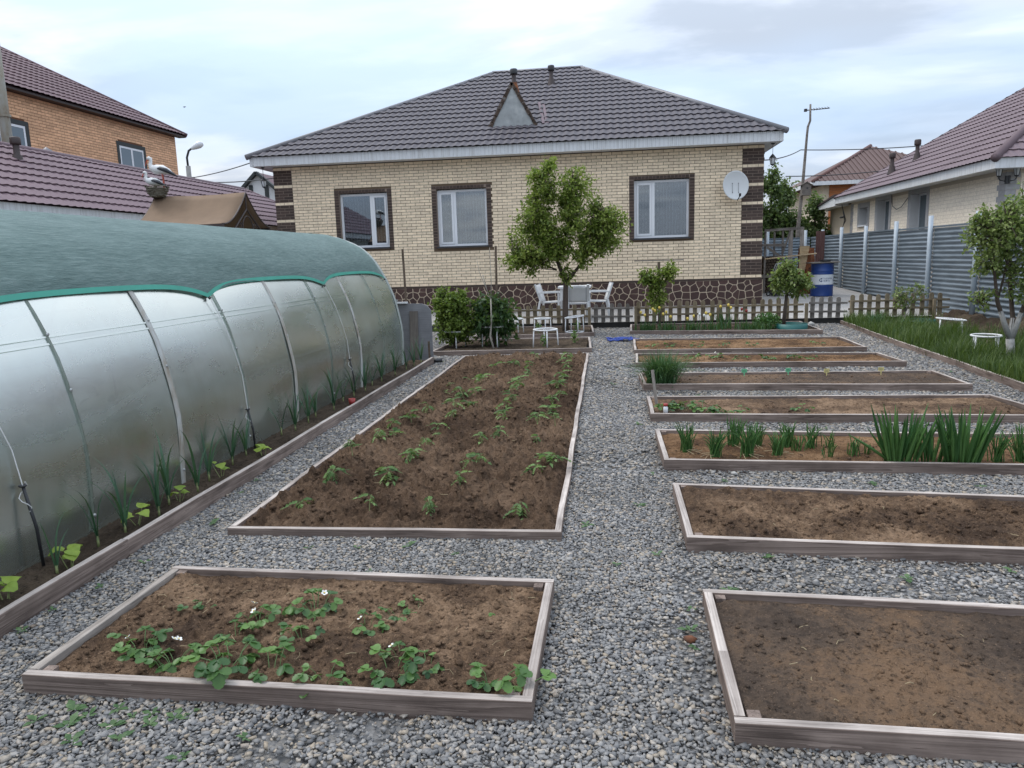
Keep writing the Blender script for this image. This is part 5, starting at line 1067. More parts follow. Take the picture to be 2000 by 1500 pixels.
parts.append(stones(-2.8, 4.0, 1.2, 5.0, 0.0132, 0.0125, CUB, 0.0, 1.0)); parts.append(stones(-2.8, 4.5, 5.0, 9.0, 0.0175, 0.0150, CUB, 0.0)); parts.append(stones(-3.7, 5.0, 9.0, 16.33, 0.027, 0.0215, CUB, 0.0))
off = 0; Vs, Fs, Rs = [], [], []
for P, F, R_ in parts: Vs.append(P); Fs.append(F+off); Rs.append(R_); off += len(P)
g_ = link('gravel', np_mesh('gravel', np.concatenate(Vs), np.concatenate(Fs), 'gravel_stone', np.concatenate(Rs))); stuff(tag(g_, 'grey crushed stone gravel covering the paths between the beds', 'gravel'))
print('gravel tris', sum(len(f) for f in Fs))

# lumps of earth on the bed surfaces
def clods(parent, hz, x0, x1, y0, y1, n, smin, smax, mat):
    x = x0+RNG.random(n)*(x1-x0); y = y0+RNG.random(n)*(y1-y0); bv, bf = ic; k = len(bv); s = smin+(smax-smin)*RNG.random(n)**4
    z = np.array([hz(a, b_) for a, b_ in zip(x, y)])
    V = bv[None]*(1+(RNG.random((n, k, 3))-0.5)*0.7)*s[:, None, None]*np.array([1, 1, 0.7]); P = (V+np.stack([x, y, z-s*0.05], -1)[:, None, :]).reshape(-1, 3); F = (bf[None]+(np.arange(n)*k)[:, None, None]).reshape(-1, 3)
    o = link('soil_lumps', np_mesh('soil_lumps', P, F, mat, None, False), parent); o.matrix_parent_inverse = parent_inv(parent); stuff(o)
clods(*BEDS['S'], -2.1, -0.3, 2.36, 3.2, 3600, 0.0015, 0.018, 'soil_sandy'); clods(*BEDS['M'], -2.15, -0.3, 3.98, 11.5, 9500, 0.003, 0.024, 'soil_turned'); clods(*BEDS['R1'], 0.48, 3.8, 2.28, 2.95, 3600, 0.0015, 0.014, 'soil_grey'); clods(*BEDS['R2'], 0.5, 3.8, 3.88, 4.4, 3600, 0.002, 0.020, 'soil_sandy')
for k in ('R3', 'R4', 'R5', 'R6', 'R7'): (xa, ya), (xb, yb_), (xc, yc), (xd, yd) = BED_POLY[['S', 'M', 'R1', 'R2', 'R3', 'R4', 'R5', 'R6', 'R7'].index(k)]; clods(*BEDS[k], xa+.06, xb-.15, ya+.06, yc-.08, 500, 0.004, 0.018, 'soil_sandy')

def straws(parent, hz, x0, x1, y0, y1, n):
    q = MB()
    for k in range(n):
        x, y = random.uniform(x0, x1), random.uniform(y0, y1); a = random.random()*6.28; l_ = random.uniform(0.01, 0.06); z = hz(x, y)+0.006; q.tube([(x, y, z), (x+l_*.5*math.cos(a), y+l_*.5*math.sin(a), z+random.uniform(0, .008)), (x+l_*math.cos(a+.3), y+l_*math.sin(a+.3), z)], random.uniform(0.0006, 0.0014), 4)
    stuff(wb(q, 'straw_bits', 'straw_dry', parent))
straws(*BEDS['S'], -2.08, -0.32, 2.38, 3.2, 60); straws(*BEDS['R1'], 0.5, 2.6, 2.3, 3.0, 22); straws(*BEDS['R2'], 0.5, 3.6, 3.9, 4.4, 20); straws(*BEDS['M'], -2.1, -0.35, 4.0, 8.0, 50)

# ------------------------------------------------------------------ foliage helpers
def leaf_cloud(P, D, L, Wd, rnd_, mat, name='crown', fold=0.25):
    """many folded leaves: P base points, D directions (n,3), L lengths, Wd widths"""
    n = len(P); D = D/np.linalg.norm(D, axis=1)[:, None]; U = RNG.normal(size=(n, 3))*0.7+np.array([0, 0, 1.0]); S = np.cross(D, U); S /= np.linalg.norm(S, axis=1)[:, None]+1e-9; N = np.cross(S, D)
    L = L[:, None]; Wd = Wd[:, None]
    b0 = P; m1 = P+D*L*0.38+S*Wd+N*Wd*fold; m2 = P+D*L*0.38-S*Wd+N*Wd*fold; c = P+D*L*0.45-N*L*0.03; tip = P+D*L-N*L*0.12
    V = np.stack([b0, m1, c, m2, tip], 1).reshape(-1, 3); f = np.array([(0, 1, 2), (0, 2, 3), (1, 4, 2), (2, 4, 3)]); F = (f[None]+(np.arange(n)*5)[:, None, None]).reshape(-1, 3)
    return np_mesh(name, V, F, mat, np.repeat(rnd_, 5), True)
def rand_in(c, r, n):
    d = RNG.normal(size=(n, 3)); d /= np.linalg.norm(d, axis=1)[:, None]; return np.array(c)+d*np.array(r)*(RNG.random(n)**0.42)[:, None]
def tree(name, label, cat, trunk, limbs, clusters, mat, leaf, bark='bark_brown', twig_leaves=13, droop=0.35, group=None, trunk2=None, wid=0.3, lime=None):
    """trunk, limbs: lists of ((x, y, z), radius); clusters: (centre, radii, twig count)"""
    b0 = trunk[0][0]; t = thing(name, label, cat, b0, 0, group); q = MB().tube([p for p, r in trunk], [r for p, r in trunk], 9); wb(q, 'trunk', bark if lime is None else lime, t, True)
    nodes = [Vector(p) for p, r in trunk[len(trunk)//2:]]
    for lm in limbs:
        q = MB().tube([p for p, r in lm], [r for p, r in lm], 7); wb(q, 'limb', bark, t, True)
        for (p0, _), (p1, _) in zip(lm[:-1], lm[1:]): nodes += [Vector(p0).lerp(Vector(p1), k/4) for k in range(5)]
    NP = np.array([n_[:] for n_ in nodes]); q = MB(); Ps, Ds = [], []
    for c, r, n in clusters:
        for e in rand_in(c, r, n):
            dd = np.linalg.norm(NP-e, axis=1)+np.where(NP[:, 2] > e[2]+0.1, 0.4, 0); s = NP[int(np.argmin(dd))]; mid = (s+e)/2+RNG.normal(size=3)*0.05+np.array([0, 0, 0.06])
            q.tube([s, mid, e], [0.010, 0.006, 0.002], 4, caps=False)
            k = twig_leaves; ts = 0.45+0.6*RNG.random(k); A = np.where(ts[:, None] < 1, mid+(e-mid)*np.clip((ts-0.45)/0.55, 0, 1.05)[:, None], e); Ps.append(A+RNG.normal(size=(k, 3))*leaf*0.55)
            out_ = (e-np.array(c))/np.array(r); d = RNG.normal(size=(k, 3))*0.75+out_*0.55+(e-s)*0.35; d[:, 2] -= droop; Ds.append(d)
    stuff(wb(q, 'twigs', bark, t))
    P = np.concatenate(Ps); D = np.concatenate(Ds); n = len(P); L = leaf*(0.6+0.6*RNG.random(n))
    o = link('crown', leaf_cloud(P, D, L, L*wid, np.clip(RNG.random(n)*0.8+0.25*np.sin(P[:, 0]*5)*np.cos(P[:, 2]*4+P[:, 1]*5), 0, 1), mat), t); o.matrix_parent_inverse = parent_inv(t); return t
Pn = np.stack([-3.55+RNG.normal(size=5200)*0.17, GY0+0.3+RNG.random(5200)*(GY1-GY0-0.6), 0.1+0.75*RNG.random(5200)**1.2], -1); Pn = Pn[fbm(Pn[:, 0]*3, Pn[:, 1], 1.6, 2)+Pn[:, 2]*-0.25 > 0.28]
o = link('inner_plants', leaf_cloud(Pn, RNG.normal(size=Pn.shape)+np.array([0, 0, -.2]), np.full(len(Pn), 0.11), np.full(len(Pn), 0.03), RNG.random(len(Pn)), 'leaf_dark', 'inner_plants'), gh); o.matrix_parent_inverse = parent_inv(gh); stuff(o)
# plum tree in front of the house
tree('plum_tree', 'bushy green plum tree with forked trunk in front of the house wall', 'tree',
     [((-0.79, 15.2, 0.02), 0.075), ((-0.79, 15.2, 0.35), 0.062), ((-0.78, 15.2, 0.75), 0.055), ((-0.77, 15.2, 1.05), 0.05)],
     [[((-0.77, 15.2, 1.03), 0.045), ((-0.92, 15.2, 1.45), 0.038), ((-1.10, 15.18, 1.9), 0.028), ((-1.2, 15.2, 2.5), 0.018), ((-1.15, 15.2, 3.1), 0.008)], [((-0.77, 15.2, 1.03), 0.04), ((-0.45, 15.15, 1.42), 0.03), ((-0.2, 15.1, 1.9), 0.022), ((-0.05, 15.1, 2.35), 0.01)], [((-0.92, 15.2, 1.45), 0.025), ((-0.75, 15.3, 2.0), 0.02), ((-0.62, 15.3, 2.7), 0.012), ((-0.6, 15.3, 3.2), 0.006)], [((-0.95, 15.2, 1.3), 0.02), ((-1.35, 15.05, 1.5), 0.014), ((-1.75, 15.0, 1.45), 0.007)]],
     [((-1.12, 15.2, 2.95), (0.5, 0.42, 0.5), 80), ((-0.58, 15.2, 2.75), (0.5, 0.45, 0.52), 80), ((-1.28, 15.15, 2.3), (0.5, 0.5, 0.5), 80), ((-0.55, 15.15, 2.15), (0.6, 0.5, 0.5), 110), ((0.05, 15.15, 1.95), (0.5, 0.42, 0.42), 80), ((-1.25, 15.1, 1.75), (0.55, 0.45, 0.38), 75), ((-1.62, 15.05, 1.48), (0.42, 0.35, 0.26), 52), ((-0.35, 15.1, 1.62), (0.42, 0.35, 0.26), 36), ((-0.78, 15.1, 1.2), (0.14, 0.14, 0.18), 9), ((-1.02, 15.2, 3.4), (0.1, 0.1, 0.15), 7), ((-1.55, 15.15, 2.05), (0.4, 0.4, 0.36), 50), ((0.18, 15.15, 2.2), (0.34, 0.36, 0.32), 40), ((-0.85, 15.05, 1.62), (0.55, 0.4, 0.24), 44)], 'leaf_plum', 0.078, twig_leaves=25, wid=0.27)
# small trees in the flower bed
def small_tree(x, y, label, z0, clusters, bark='bark_brown', tr=None, mat='leaf_apple', leaf=0.07):
    trunk = tr or [((x, y, 0.02), 0.032), ((x+0.005, y, 0.4), 0.027), ((x-0.0, y, z0), 0.022)]; e = trunk[-1][0]
    limbs = [[(e, 0.018), (((c[0][0]+e[0])/2, (c[0][1]+e[1])/2, (c[0][2]+e[2])/2+0.04), 0.012), (c[0], 0.005)] for c in clusters]
    return tree('fruit_tree', label, 'tree', trunk, limbs, clusters, mat, leaf, bark, twig_leaves=20)
small_tree(1.12, 15.62, 'young leafy fruit tree tied to a T-shaped post in the tulip bed', 0.75, [((1.02, 15.5, 0.95), (0.24, 0.2, 0.28), 32), ((1.32, 15.5, 1.18), (0.2, 0.18, 0.22), 24), ((0.82, 15.5, 1.08), (0.17, 0.16, 0.14), 14), ((1.05, 15.45, 0.62), (0.2, 0.16, 0.2), 18)], leaf=0.075, mat='leaf_plum')
small_tree(3.52, 15.2, 'small round-headed fruit tree with dark trunk at the right end of the tulip bed', 0.7, [((3.5, 15.2, 0.98), (0.28, 0.26, 0.26), 46), ((3.82, 15.2, 0.86), (0.24, 0.22, 0.2), 30), ((3.55, 15.15, 1.22), (0.16, 0.16, 0.14), 15), ((3.36, 15.15, 0.85), (0.14, 0.14, 0.14), 10)], tr=[((3.50, 15.2, 0.02), 0.04), ((3.52, 15.2, 0.4), 0.035), ((3.55, 15.2, 0.72), 0.028)], leaf=0.085)
small_tree(5.87, 15.5, 'thin sapling with sparse leaves by the right picket fence', 0.35, [((5.75, 15.5, 0.6), (0.14, 0.12, 0.16), 9), ((6.05, 15.45, 0.62), (0.16, 0.12, 0.2), 11), ((5.85, 15.45, 0.45), (0.14, 0.12, 0.14), 8)], bark='bark_white', tr=[((5.87, 15.5, 0.02), 0.016), ((5.88, 15.5, 0.3), 0.012)], leaf=0.06)
# whitewashed apple tree on the right
at = tree('apple_tree', 'apple tree with whitewashed lower trunk growing in the grass at right', 'tree', [((5.22, 10.25, 0.0), 0.055), ((5.20, 10.25, 0.18), 0.05), ((5.18, 10.25, 0.34), 0.05)],
     [[((5.18, 10.25, 0.33), 0.036), ((5.08, 10.22, 0.55), 0.03), ((4.97, 10.2, 0.82), 0.025), ((4.90, 10.2, 1.25), 0.015), ((4.86, 10.2, 1.7), 0.007)], [((5.18, 10.25, 0.34), 0.034), ((5.22, 10.3, 0.6), 0.03), ((5.18, 10.35, 1.0), 0.022), ((5.15, 10.4, 1.7), 0.01)], [((5.2, 10.25, 0.35), 0.034), ((5.30, 10.25, 0.7), 0.028), ((5.42, 10.2, 1.2), 0.02), ((5.45, 10.2, 1.9), 0.01)], [((4.97, 10.2, 0.82), 0.014), ((5.05, 10.2, 1.3), 0.010), ((5.02, 10.2, 1.75), 0.005)], [((5.02, 10.2, 0.75), 0.010), ((4.75, 10.15, 0.82), 0.006), ((4.6, 10.1, 0.84), 0.003)]],
     [((4.86, 10.2, 1.62), (0.38, 0.4, 0.38), 80), ((5.25, 10.25, 1.78), (0.45, 0.42, 0.46), 100), ((5.65, 10.25, 1.6), (0.45, 0.42, 0.6), 90), ((4.72, 10.15, 1.35), (0.24, 0.25, 0.24), 20), ((5.18, 10.2, 1.30), (0.45, 0.35, 0.28), 50), ((5.38, 10.2, 0.98), (0.32, 0.3, 0.30), 36), ((4.68, 10.1, 0.86), (0.18, 0.12, 0.09), 8), ((4.66, 10.15, 1.86), (0.14, 0.16, 0.16), 10), ((5.4, 10.2, 2.25), (0.3, 0.3, 0.25), 28)], 'leaf_apple', 0.056, twig_leaves=24, lime='bark_lime')
for (a, m_, b_) in (((5.18, 10.25, 0.33), (5.08, 10.22, 0.55), (5.02, 10.21, 0.70)), ((5.18, 10.25, 0.34), (5.20, 10.275, 0.47), (5.22, 10.3, 0.6)), ((5.2, 10.25, 0.35), (5.25, 10.25, 0.525), (5.29, 10.25, 0.67))):
    q = MB().tube([a, m_, b_], [0.0385, 0.0335, 0.0295], 8); wb(q, 'whitewash', 'bark_lime', at, True)
# shrubs in the left back bed
tree('currant_bush', 'light green rounded currant bush beside the grey panel', 'shrub', [((-2.62, 12.75, 0.03), 0.02), ((-2.62, 12.75, 0.35), 0.016)], [[((-2.62, 12.75, 0.1), 0.012), ((-2.75+0.12*k, 12.7+0.05*k, 0.8), 0.005)] for k in range(4)], [((-2.64, 12.72, 0.72), (0.32, 0.34, 0.26), 95), ((-2.62, 12.7, 0.40), (0.34, 0.36, 0.28), 90), ((-2.85, 12.72, 1.05), (0.08, 0.08, 0.14), 7), ((-2.5, 12.7, 0.88), (0.2, 0.2, 0.12), 22), ((-2.36, 12.7, 0.45), (0.2, 0.28, 0.34), 44)], 'leaf_currant', 0.062, twig_leaves=20, wid=0.42, droop=0.1)
tree('peony_bush', 'dark green peony bush with long leaves beside the bare sapling', 'shrub', [((-1.92, 12.85, 0.03), 0.015), ((-1.92, 12.85, 0.3), 0.012)], [[((-1.92, 12.85, 0.1), 0.010), ((-2.08+0.11*k, 12.8+0.03*k, 0.7), 0.005)] for k in range(4)], [((-1.92, 12.82, 0.66), (0.36, 0.34, 0.22), 62), ((-1.90, 12.8, 0.42), (0.42, 0.34, 0.22), 70)], 'leaf_dark', 0.13, twig_leaves=15, wid=0.2, droop=0.45)
q = MB().tube([(-1.87, 12.45, 0.02), (-1.93, 12.47, 0.25), (-1.90, 12.47, 0.55), (-1.90, 12.47, 0.90)], [0.018, 0.016, 0.013, 0.011], 8); t = thing('bare_sapling', 'pale leafless forked sapling standing in front of the shrubs', 'sapling', (-1.87, 12.45, 0.02)); wb(q, 'trunk', 'bark_white', t, True)
for P in ([(-1.90, 12.47, 0.88), (-1.98, 12.47, 1.1), (-2.08, 12.47, 1.35), (-2.12, 12.47, 1.62)], [(-1.90, 12.47, 0.88), (-1.88, 12.47, 1.2), (-1.89, 12.47, 1.75)], [(-1.95, 12.47, 1.02), (-2.02, 12.47, 1.3)]): wb(MB().tube(P, [0.008, 0.006, 0.004, 0.002][:len(P)], 6), 'branch', 'bark_white', t, True)
# trees beyond the yard
for k, (x, y, h, lab) in enumerate(((6.95, 33, 5.35, 'tall pale-leaved tree behind the right corner of the brick house'), (7.7, 33.5, 4.7, 'fuller green tree behind the crooked antenna pole'), (8.75, 33, 4.0, 'low olive-green tree next to the far orange-clad house'), (5.4, 34, 3.4, 'dark green tree mostly hidden behind the brick house corner'))):
    cl = [((x, y, h*0.82), (0.42, 0.35, h*0.17), 44), ((x-0.1, y, h*0.62), (0.72, 0.6, h*0.2), 90), ((x+0.15, y, h*0.42), (0.9, 0.7, h*0.2), 105), ((x, y, h*0.24), (0.9, 0.7, h*0.16), 70)]
    tree('background_tree', lab, 'tree', [((x, y, 0), 0.12), ((x, y, h*0.4), 0.08), ((x, y, h*0.8), 0.03)], [[((x, y, h*0.3), 0.05), ((x+s*0.4, y, h*0.5), 0.02)] for s in (-1, 1)], cl, 'leaf_far' if k != 3 else 'leaf_dark', 0.15, twig_leaves=19, group='trees beyond the yard', wid=0.36)

# ------------------------------------------------------------------ small plants
def mesh_once(key, fn):
    if key not in _bm_cache: _bm_cache[key] = fn()
    return _bm_cache[key]
def strawberry_leaf(v):
    rs_ = random.Random(v); q = MB(); h = rs_.uniform(0.022, 0.060); out_ = rs_.uniform(0.02, 0.055); q.rv = 0.001+rs_.random()*0.9
    top = Vector((out_, 0, h)); 
    for k, a in enumerate((-1.35, 0.0, 1.35)):
        s = 0.034*(1.12 if k == 1 else 1.0); ca, sa = math.cos(a), math.sin(a); n = 11; tilt = rs_.uniform(-0.7, 0.25)
        pts_ = []
        for i in range(n+1):
            th_ = math.pi*(i/n)*1.0; r = math.sin(th_)**0.8*0.41*(1+0.26*(i % 2)); l_ = 0.5-0.5*math.cos(th_); pts_.append((l_**0.75, r))
        out2 = [(0, 0)]+[p for p in pts_[1:-1]]+[(1, 0)]+[(p[0], -p[1]) for p in reversed(pts_[1:-1])]
        vs = []
        for (l_, w_) in out2:
            x, y = l_*s, w_*s; z = tilt*x+0.28*abs(y)-2.2*x*x; vs.append(top+Vector((x*ca-y*sa, x*sa+y*ca, z)))
        c = top+Vector((0.5*s*ca, 0.5*s*sa, tilt*0.5*s-2.2*0.25*s*s-0.002)); m = len(vs); q.add(vs+[c], [(i, (i+1) % m, m) for i in range(m)])
    q.cur = 1; q.tube([(0, 0, -0.01), (out_*0.4, 0, h*0.6), top], 0.0017, 4, caps=False)
    return q.mesh('leaf', ['leaf_strawberry', 'stem_green'], True)
def flower_mesh():
    q = MB()
    for k in range(5):
        a = k*1.2566; c = Vector((0.009*math.cos(a), 0.009*math.sin(a), 0.0)); vs = [c+Vector((0.0058*math.cos(b_), 0.0058*math.sin(b_), 0.001*math.cos(b_-a)+0.002*(math.cos(b_-a)))) for b_ in [j*1.047 for j in range(6)]]; q.add(vs, [tuple(range(6))])
    q.cur = 1; q.lathe([(0.004, 0.001), (0.0, 0.004)], n=6); return q.mesh('flower', ['petal_white', 'petal_yellow'])
def place(name, me, parent, loc, rz=0, s=1.0, rx=0, ry=0):
    o = link(name, me, parent); o.location = loc; o.rotation_euler = (rx, ry, rz); o.scale = (s, s, s); return o
def strawberry(x, y, z, n, s, label, fl=0, group=None):
    t = thing('strawberry_plant', label, 'strawberry plant', (x, y, z), random.random()*6, group)
    n = int(n*1.15+0.5)
    for i in range(n):
        a = i*2.4+random.uniform(-.4, .4); r = 0.008+0.022*math.sqrt(i/max(1, n))*1.6; place('leaf', mesh_once(('sl', (i+int(x*10)) % 7), lambda: strawberry_leaf((i+int(x*10)) % 7)), t, (r*math.cos(a)*s, r*math.sin(a)*s, 0), a+random.uniform(-.5, .5), s*random.uniform(0.75, 1.15), random.uniform(-.2, .2), random.uniform(-.15, .25))
    for i in range(fl): a = random.random()*6; place('flower', mesh_once('fl', flower_mesh), t, (0.045*math.cos(a)*s, 0.045*math.sin(a)*s, 0.085*s), a, 1.0, 0.5, 0.3)
    return t
SP = [(-1.86, 2.96, 3, .75, 0, 'tiny strawberry plant alone near the back left of the strawberry bed'), (-1.77, 2.94, 2, .5, 0, 'smallest sprig right of the tiny strawberry plant at the back left'), (-1.95, 2.66, 1, .9, 0, 'single strawberry leaf left of the front left clump'), (-1.86, 2.56, 9, .95, 1, 'front left strawberry clump nearest the left board'), (-1.66, 2.46, 11, 1.0, 2, 'second strawberry clump along the front board from the left'), (-1.42, 2.42, 13, 1.15, 0, 'large strawberry clump third along the front board'), (-1.24, 2.42, 6, 1.0, 0, 'upright strawberry leaves at the right end of the large clump'), (-1.22, 2.66, 5, .9, 0, 'strawberry plant in the middle just behind the large front clump'), (-1.47, 2.78, 9, .9, 2, 'flowering strawberry clump left of centre'), (-1.50, 2.66, 4, .75, 0, 'small strawberry plant below the flowering clump'), (-1.27, 2.92, 10, 1.0, 1, 'back centre strawberry clump with a white flower at its left'), (-1.03, 2.40, 7, .95, 0, 'strawberry plant by the front board in the middle'), (-1.0, 2.81, 6, .85, 1, 'strawberry plant right of centre with pale young leaves'), (-0.90, 2.91, 5, .75, 0, 'strawberry plant behind and right of the pale-leaved one'), (-0.83, 2.99, 6, .75, 0, 'farthest back strawberry plant right of centre'), (-0.80, 2.58, 6, .8, 1, 'strawberry plant with one large white flower'), (-0.79, 2.44, 9, 1.1, 0, 'strawberry clump leaning over the front board, right half'), (-0.67, 2.51, 5, .7, 0, 'small strawberry plant right of the leaning clump'), (-0.40, 2.40, 7, 1.0, 0, 'strawberry plant near the front right corner'), (-0.305, 2.385, 3, 1.0, 0, 'strawberry leaves touching the front right corner post'), (-0.48, 2.95, 1, .45, 0, 'tiny seedling at the right rear of the strawberry bed')]
for x, y, n, s, fl, lab in SP: strawberry(x, y, BEDS['S'][1](x, y)-0.004, n, s, lab, fl, 'strawberry plants in the front left bed')
for i, (x, y, n, s) in enumerate(((0.60, 7.16, 10, 1.25), (0.74, 7.24, 10, 1.2), (0.92, 7.10, 9, 1.2), (1.10, 7.06, 8, 1.1), (1.28, 7.05, 4, 1.0), (1.85, 7.15, 4, .9))): strawberry(x, y, BEDS['R4'][1](x, y), n, s, '%s strawberry plant from the left in the bed behind the onions' % ORD[i], 0, 'strawberries behind the onion bed')
for i, (x, y, n, s) in enumerate(((1.22, 10.72, 9, 1.1), (1.56, 10.86, 8, 1.15), (1.90, 10.72, 5, 1.0), (2.28, 10.74, 9, 1.1), (2.62, 10.72, 8, 1.1), (2.86, 10.72, 4, .9))): strawberry(x, y, BEDS['R6'][1](x, y), n, s, '%s strawberry plant from the left in the narrow bed behind the tags' % ORD[i], 1 if i < 2 else 0, 'strawberries in the narrow bed')
for i, (x, y, n, s) in enumerate(((0.76, 12.3, 5, 1.1), (1.05, 12.28, 5, 1.1), (1.50, 12.34, 5, 1.2), (1.92, 12.3, 5, 1.0), (2.34, 12.25, 5, 1.1), (3.36, 12.2, 4, 1.1))): strawberry(x, y, BEDS['R7'][1](x, y), n, s, '%s small green plant from the left in the sandy bed by the hose' % ORD[i], 0, 'small plants in the sandy bed')
# wilting seedlings in the long bed
def tomato_leaf(v):
    rs_ = random.Random(v+50); q = MB(); n = 6; L = rs_.uniform(0.10, 0.15); up = rs_.uniform(0.1, 0.7); P = []
    for i in range(n+1): t_ = i/n; P.append(Vector((L*t_*(1-0.25*t_), 0, L*(up*t_-(0.95+up*0.5)*t_*t_))))
    q.rv = 0.001+rs_.random()*0.9
    def lf(p, d, l_, w_):
        s_ = d.cross(Vector((0, 0, 1))); s_ = s_.normalized() if s_.length > 1e-3 else Vector((0, 1, 0)); dn = Vector((0, 0, -1)); q.add([p, p+d*l_*0.4+s_*w_, p+d*l_*0.5+Vector((0, 0, -0.006)), p+d*l_*0.4-s_*w_, p+d*l_+dn*l_*0.35], [(0, 1, 2), (0, 2, 3), (1, 4, 2), (2, 4, 3)])
    for i in (2, 3, 4, 5):
        for s in (-1, 1): lf(P[i], Vector((0.45, s*0.85, -0.35)).normalized(), 0.048*rs_.uniform(.7, 1.1), 0.016)
    lf(P[n], Vector((0.7, 0, -0.7)), 0.055, 0.02); q.cur = 1; q.tube(P, 0.0018, 4, caps=False)
    return q.mesh('leaf', ['leaf_tomato', 'stem_green'])
def seedling(x, y, z, h, n, label, s=1.0):
    t = thing('wilting_seedling', label, 'seedling', (x, y, z), random.random()*6, 'transplanted seedlings in the long bed'); lx, ly = random.uniform(-.05, .05), random.uniform(-.05, .05)
    P = [(0, 0, -0.02), (lx*0.2, ly*0.2, h*0.5), (lx, ly, h)]; wb(MB().tube(P, [0.0035, 0.003, 0.002], 6), 'stem', 'stem_pale', None).parent = t
    for i in range(n):
        f = 0.45+0.55*(i+0.5)/n; a = i*2.4+random.random(); v = random.randrange(11); place('leaf', mesh_once(('tl', v), lambda: tomato_leaf(v)), t, (lx*f*f, ly*f*f, h*f), a, s*random.uniform(.55, 1.2), random.uniform(-.4, .4), random.uniform(-1.1, .05))
ROWS = [[(-1.87, 4.22), (-1.88, 4.75), (-1.90, 5.27), (-1.89, 5.81), (-1.80, 6.05), (-1.94, 6.40), (-1.78, 6.55), (-1.91, 6.95), (-1.76, 7.10), (-1.78, 8.0), (-1.83, 8.5), (-1.72, 9.2)],
        [(-1.43, 4.19), (-1.45, 4.76), (-1.46, 5.30), (-1.43, 5.70), (-1.38, 6.02), (-1.48, 6.25), (-1.44, 6.79), (-1.5, 7.2), (-1.36, 7.4), (-1.53, 7.83), (-1.42, 7.95), (-1.50, 8.82), (-1.58, 9.4), (-1.55, 10.2)],
        [(-1.05, 4.20), (-0.98, 4.71), (-1.00, 5.28), (-0.92, 5.2), (-1.00, 5.83), (-0.90, 5.95), (-0.94, 6.68), (-1.0, 7.0), (-1.02, 7.45), (-0.96, 7.7), (-1.03, 8.11), (-0.99, 8.45), (-1.05, 8.79), (-0.99, 9.37), (-1.0, 9.9), (-1.28, 10.4), (-1.02, 10.9)],
        [(-0.50, 4.13), (-0.50, 4.90), (-0.42, 5.16), (-0.34, 5.2), (-0.55, 5.81), (-0.44, 6.40), (-0.62, 6.6), (-0.52, 7.1), (-0.54, 7.6), (-0.5, 8.0), (-0.53, 8.5), (-0.5, 8.9), (-0.54, 9.4), (-0.5, 10.0), (-0.52, 10.6), (-0.55, 11.1)]]
for r, row in enumerate(ROWS):
    for i, (x, y) in enumerate(row):
        small = r == 0 and i > 8
        seedling(x, y, BEDS['M'][1](x, y), random.uniform(0.05, 0.12)*(0.6 if small else 1), 3 if small else random.randint(5, 9), 'wilting seedling in the long bed, %s row from left, %s from the front' % (ORD[r], ORD[i]), 0.4 if small else 0.56+0.16*(y > 7)+random.uniform(-.1, .12))
# leeks and squash along the greenhouse
def leek_blade(v):
    rs_ = random.Random(v+9); q = MB(); L = rs_.uniform(0.32, 0.50); lean = rs_.uniform(0.05, 0.36); bend = rs_.uniform(0.0, 0.35); n = 6; vs = []; q.rv = 0.001+rs_.random()*0.9
    for i in range(n+1):
        t_ = i/n; w_ = 0.0095*(1-t_**2.2)+0.0005; x = L*(lean*t_+bend*t_**3); z = L*(t_*(1-0.25*lean)-bend*0.55*t_**3.2); vs += [(x+w_*0.3, -w_, z), (x-w_*0.25, 0, z), (x+w_*0.3, w_, z)]
    q.add(vs, [(i*3+j, i*3+j+1, i*3+j+4, i*3+j+3) for i in range(n) for j in range(2)]); return q.mesh('leaf', 'leaf_leek', True)
LEEK = [(-2.74, 3.22, 3, .72), (-2.79, 3.60, 3, .95), (-2.75, 3.78, 6, 1.0), (-2.73, 4.08, 5, 1.0), (-2.78, 4.27, 6, 1.0), (-2.75, 4.56, 3, 1.0), (-2.77, 4.75, 6, 1.05), (-2.84, 5.22, 6, 1.0), (-2.87, 5.5, 4, .9), (-2.86, 6.15, 4, 1.0), (-2.82, 6.36, 6, 1.0), (-2.80, 6.62, 6, 1.05), (-2.86, 6.95, 5, .9), (-2.80, 7.30, 8, 1.15), (-2.86, 7.75, 4, .9), (-2.84, 8.05, 4, .95), (-2.82, 8.40, 7, 1.1), (-2.86, 8.8, 4, .9), (-2.83, 9.10, 8, 1.05), (-2.78, 9.55, 8, 1.05), (-2.76, 10.05, 7, .95), (-2.74, 10.4, 7, 1.0), (-2.72, 10.75, 6, .95)]
for i, (x, y, n, s) in enumerate(LEEK):
    t = thing('leek_plant', 'leek plant, %s from the near end of the greenhouse bed' % ORD[i], 'leek', (x, y, GBZ(x, y)-0.005), random.random()*6, 'leeks along the greenhouse')
    MBq = MB().tube([(0, 0, 0), (0, 0, 0.07*s)], [0.008, 0.006], 6); MBq.build('stem', 'stem_pale', t, True)
    for k in range(n): v = random.randrange(8); place('leaf', mesh_once(('lk', v), lambda: leek_blade(v)), t, (0, 0, 0.045*s), k*(3.1415 if n < 5 else 2.5)+random.uniform(-.4, .4), s*random.uniform(.75, 1.05))
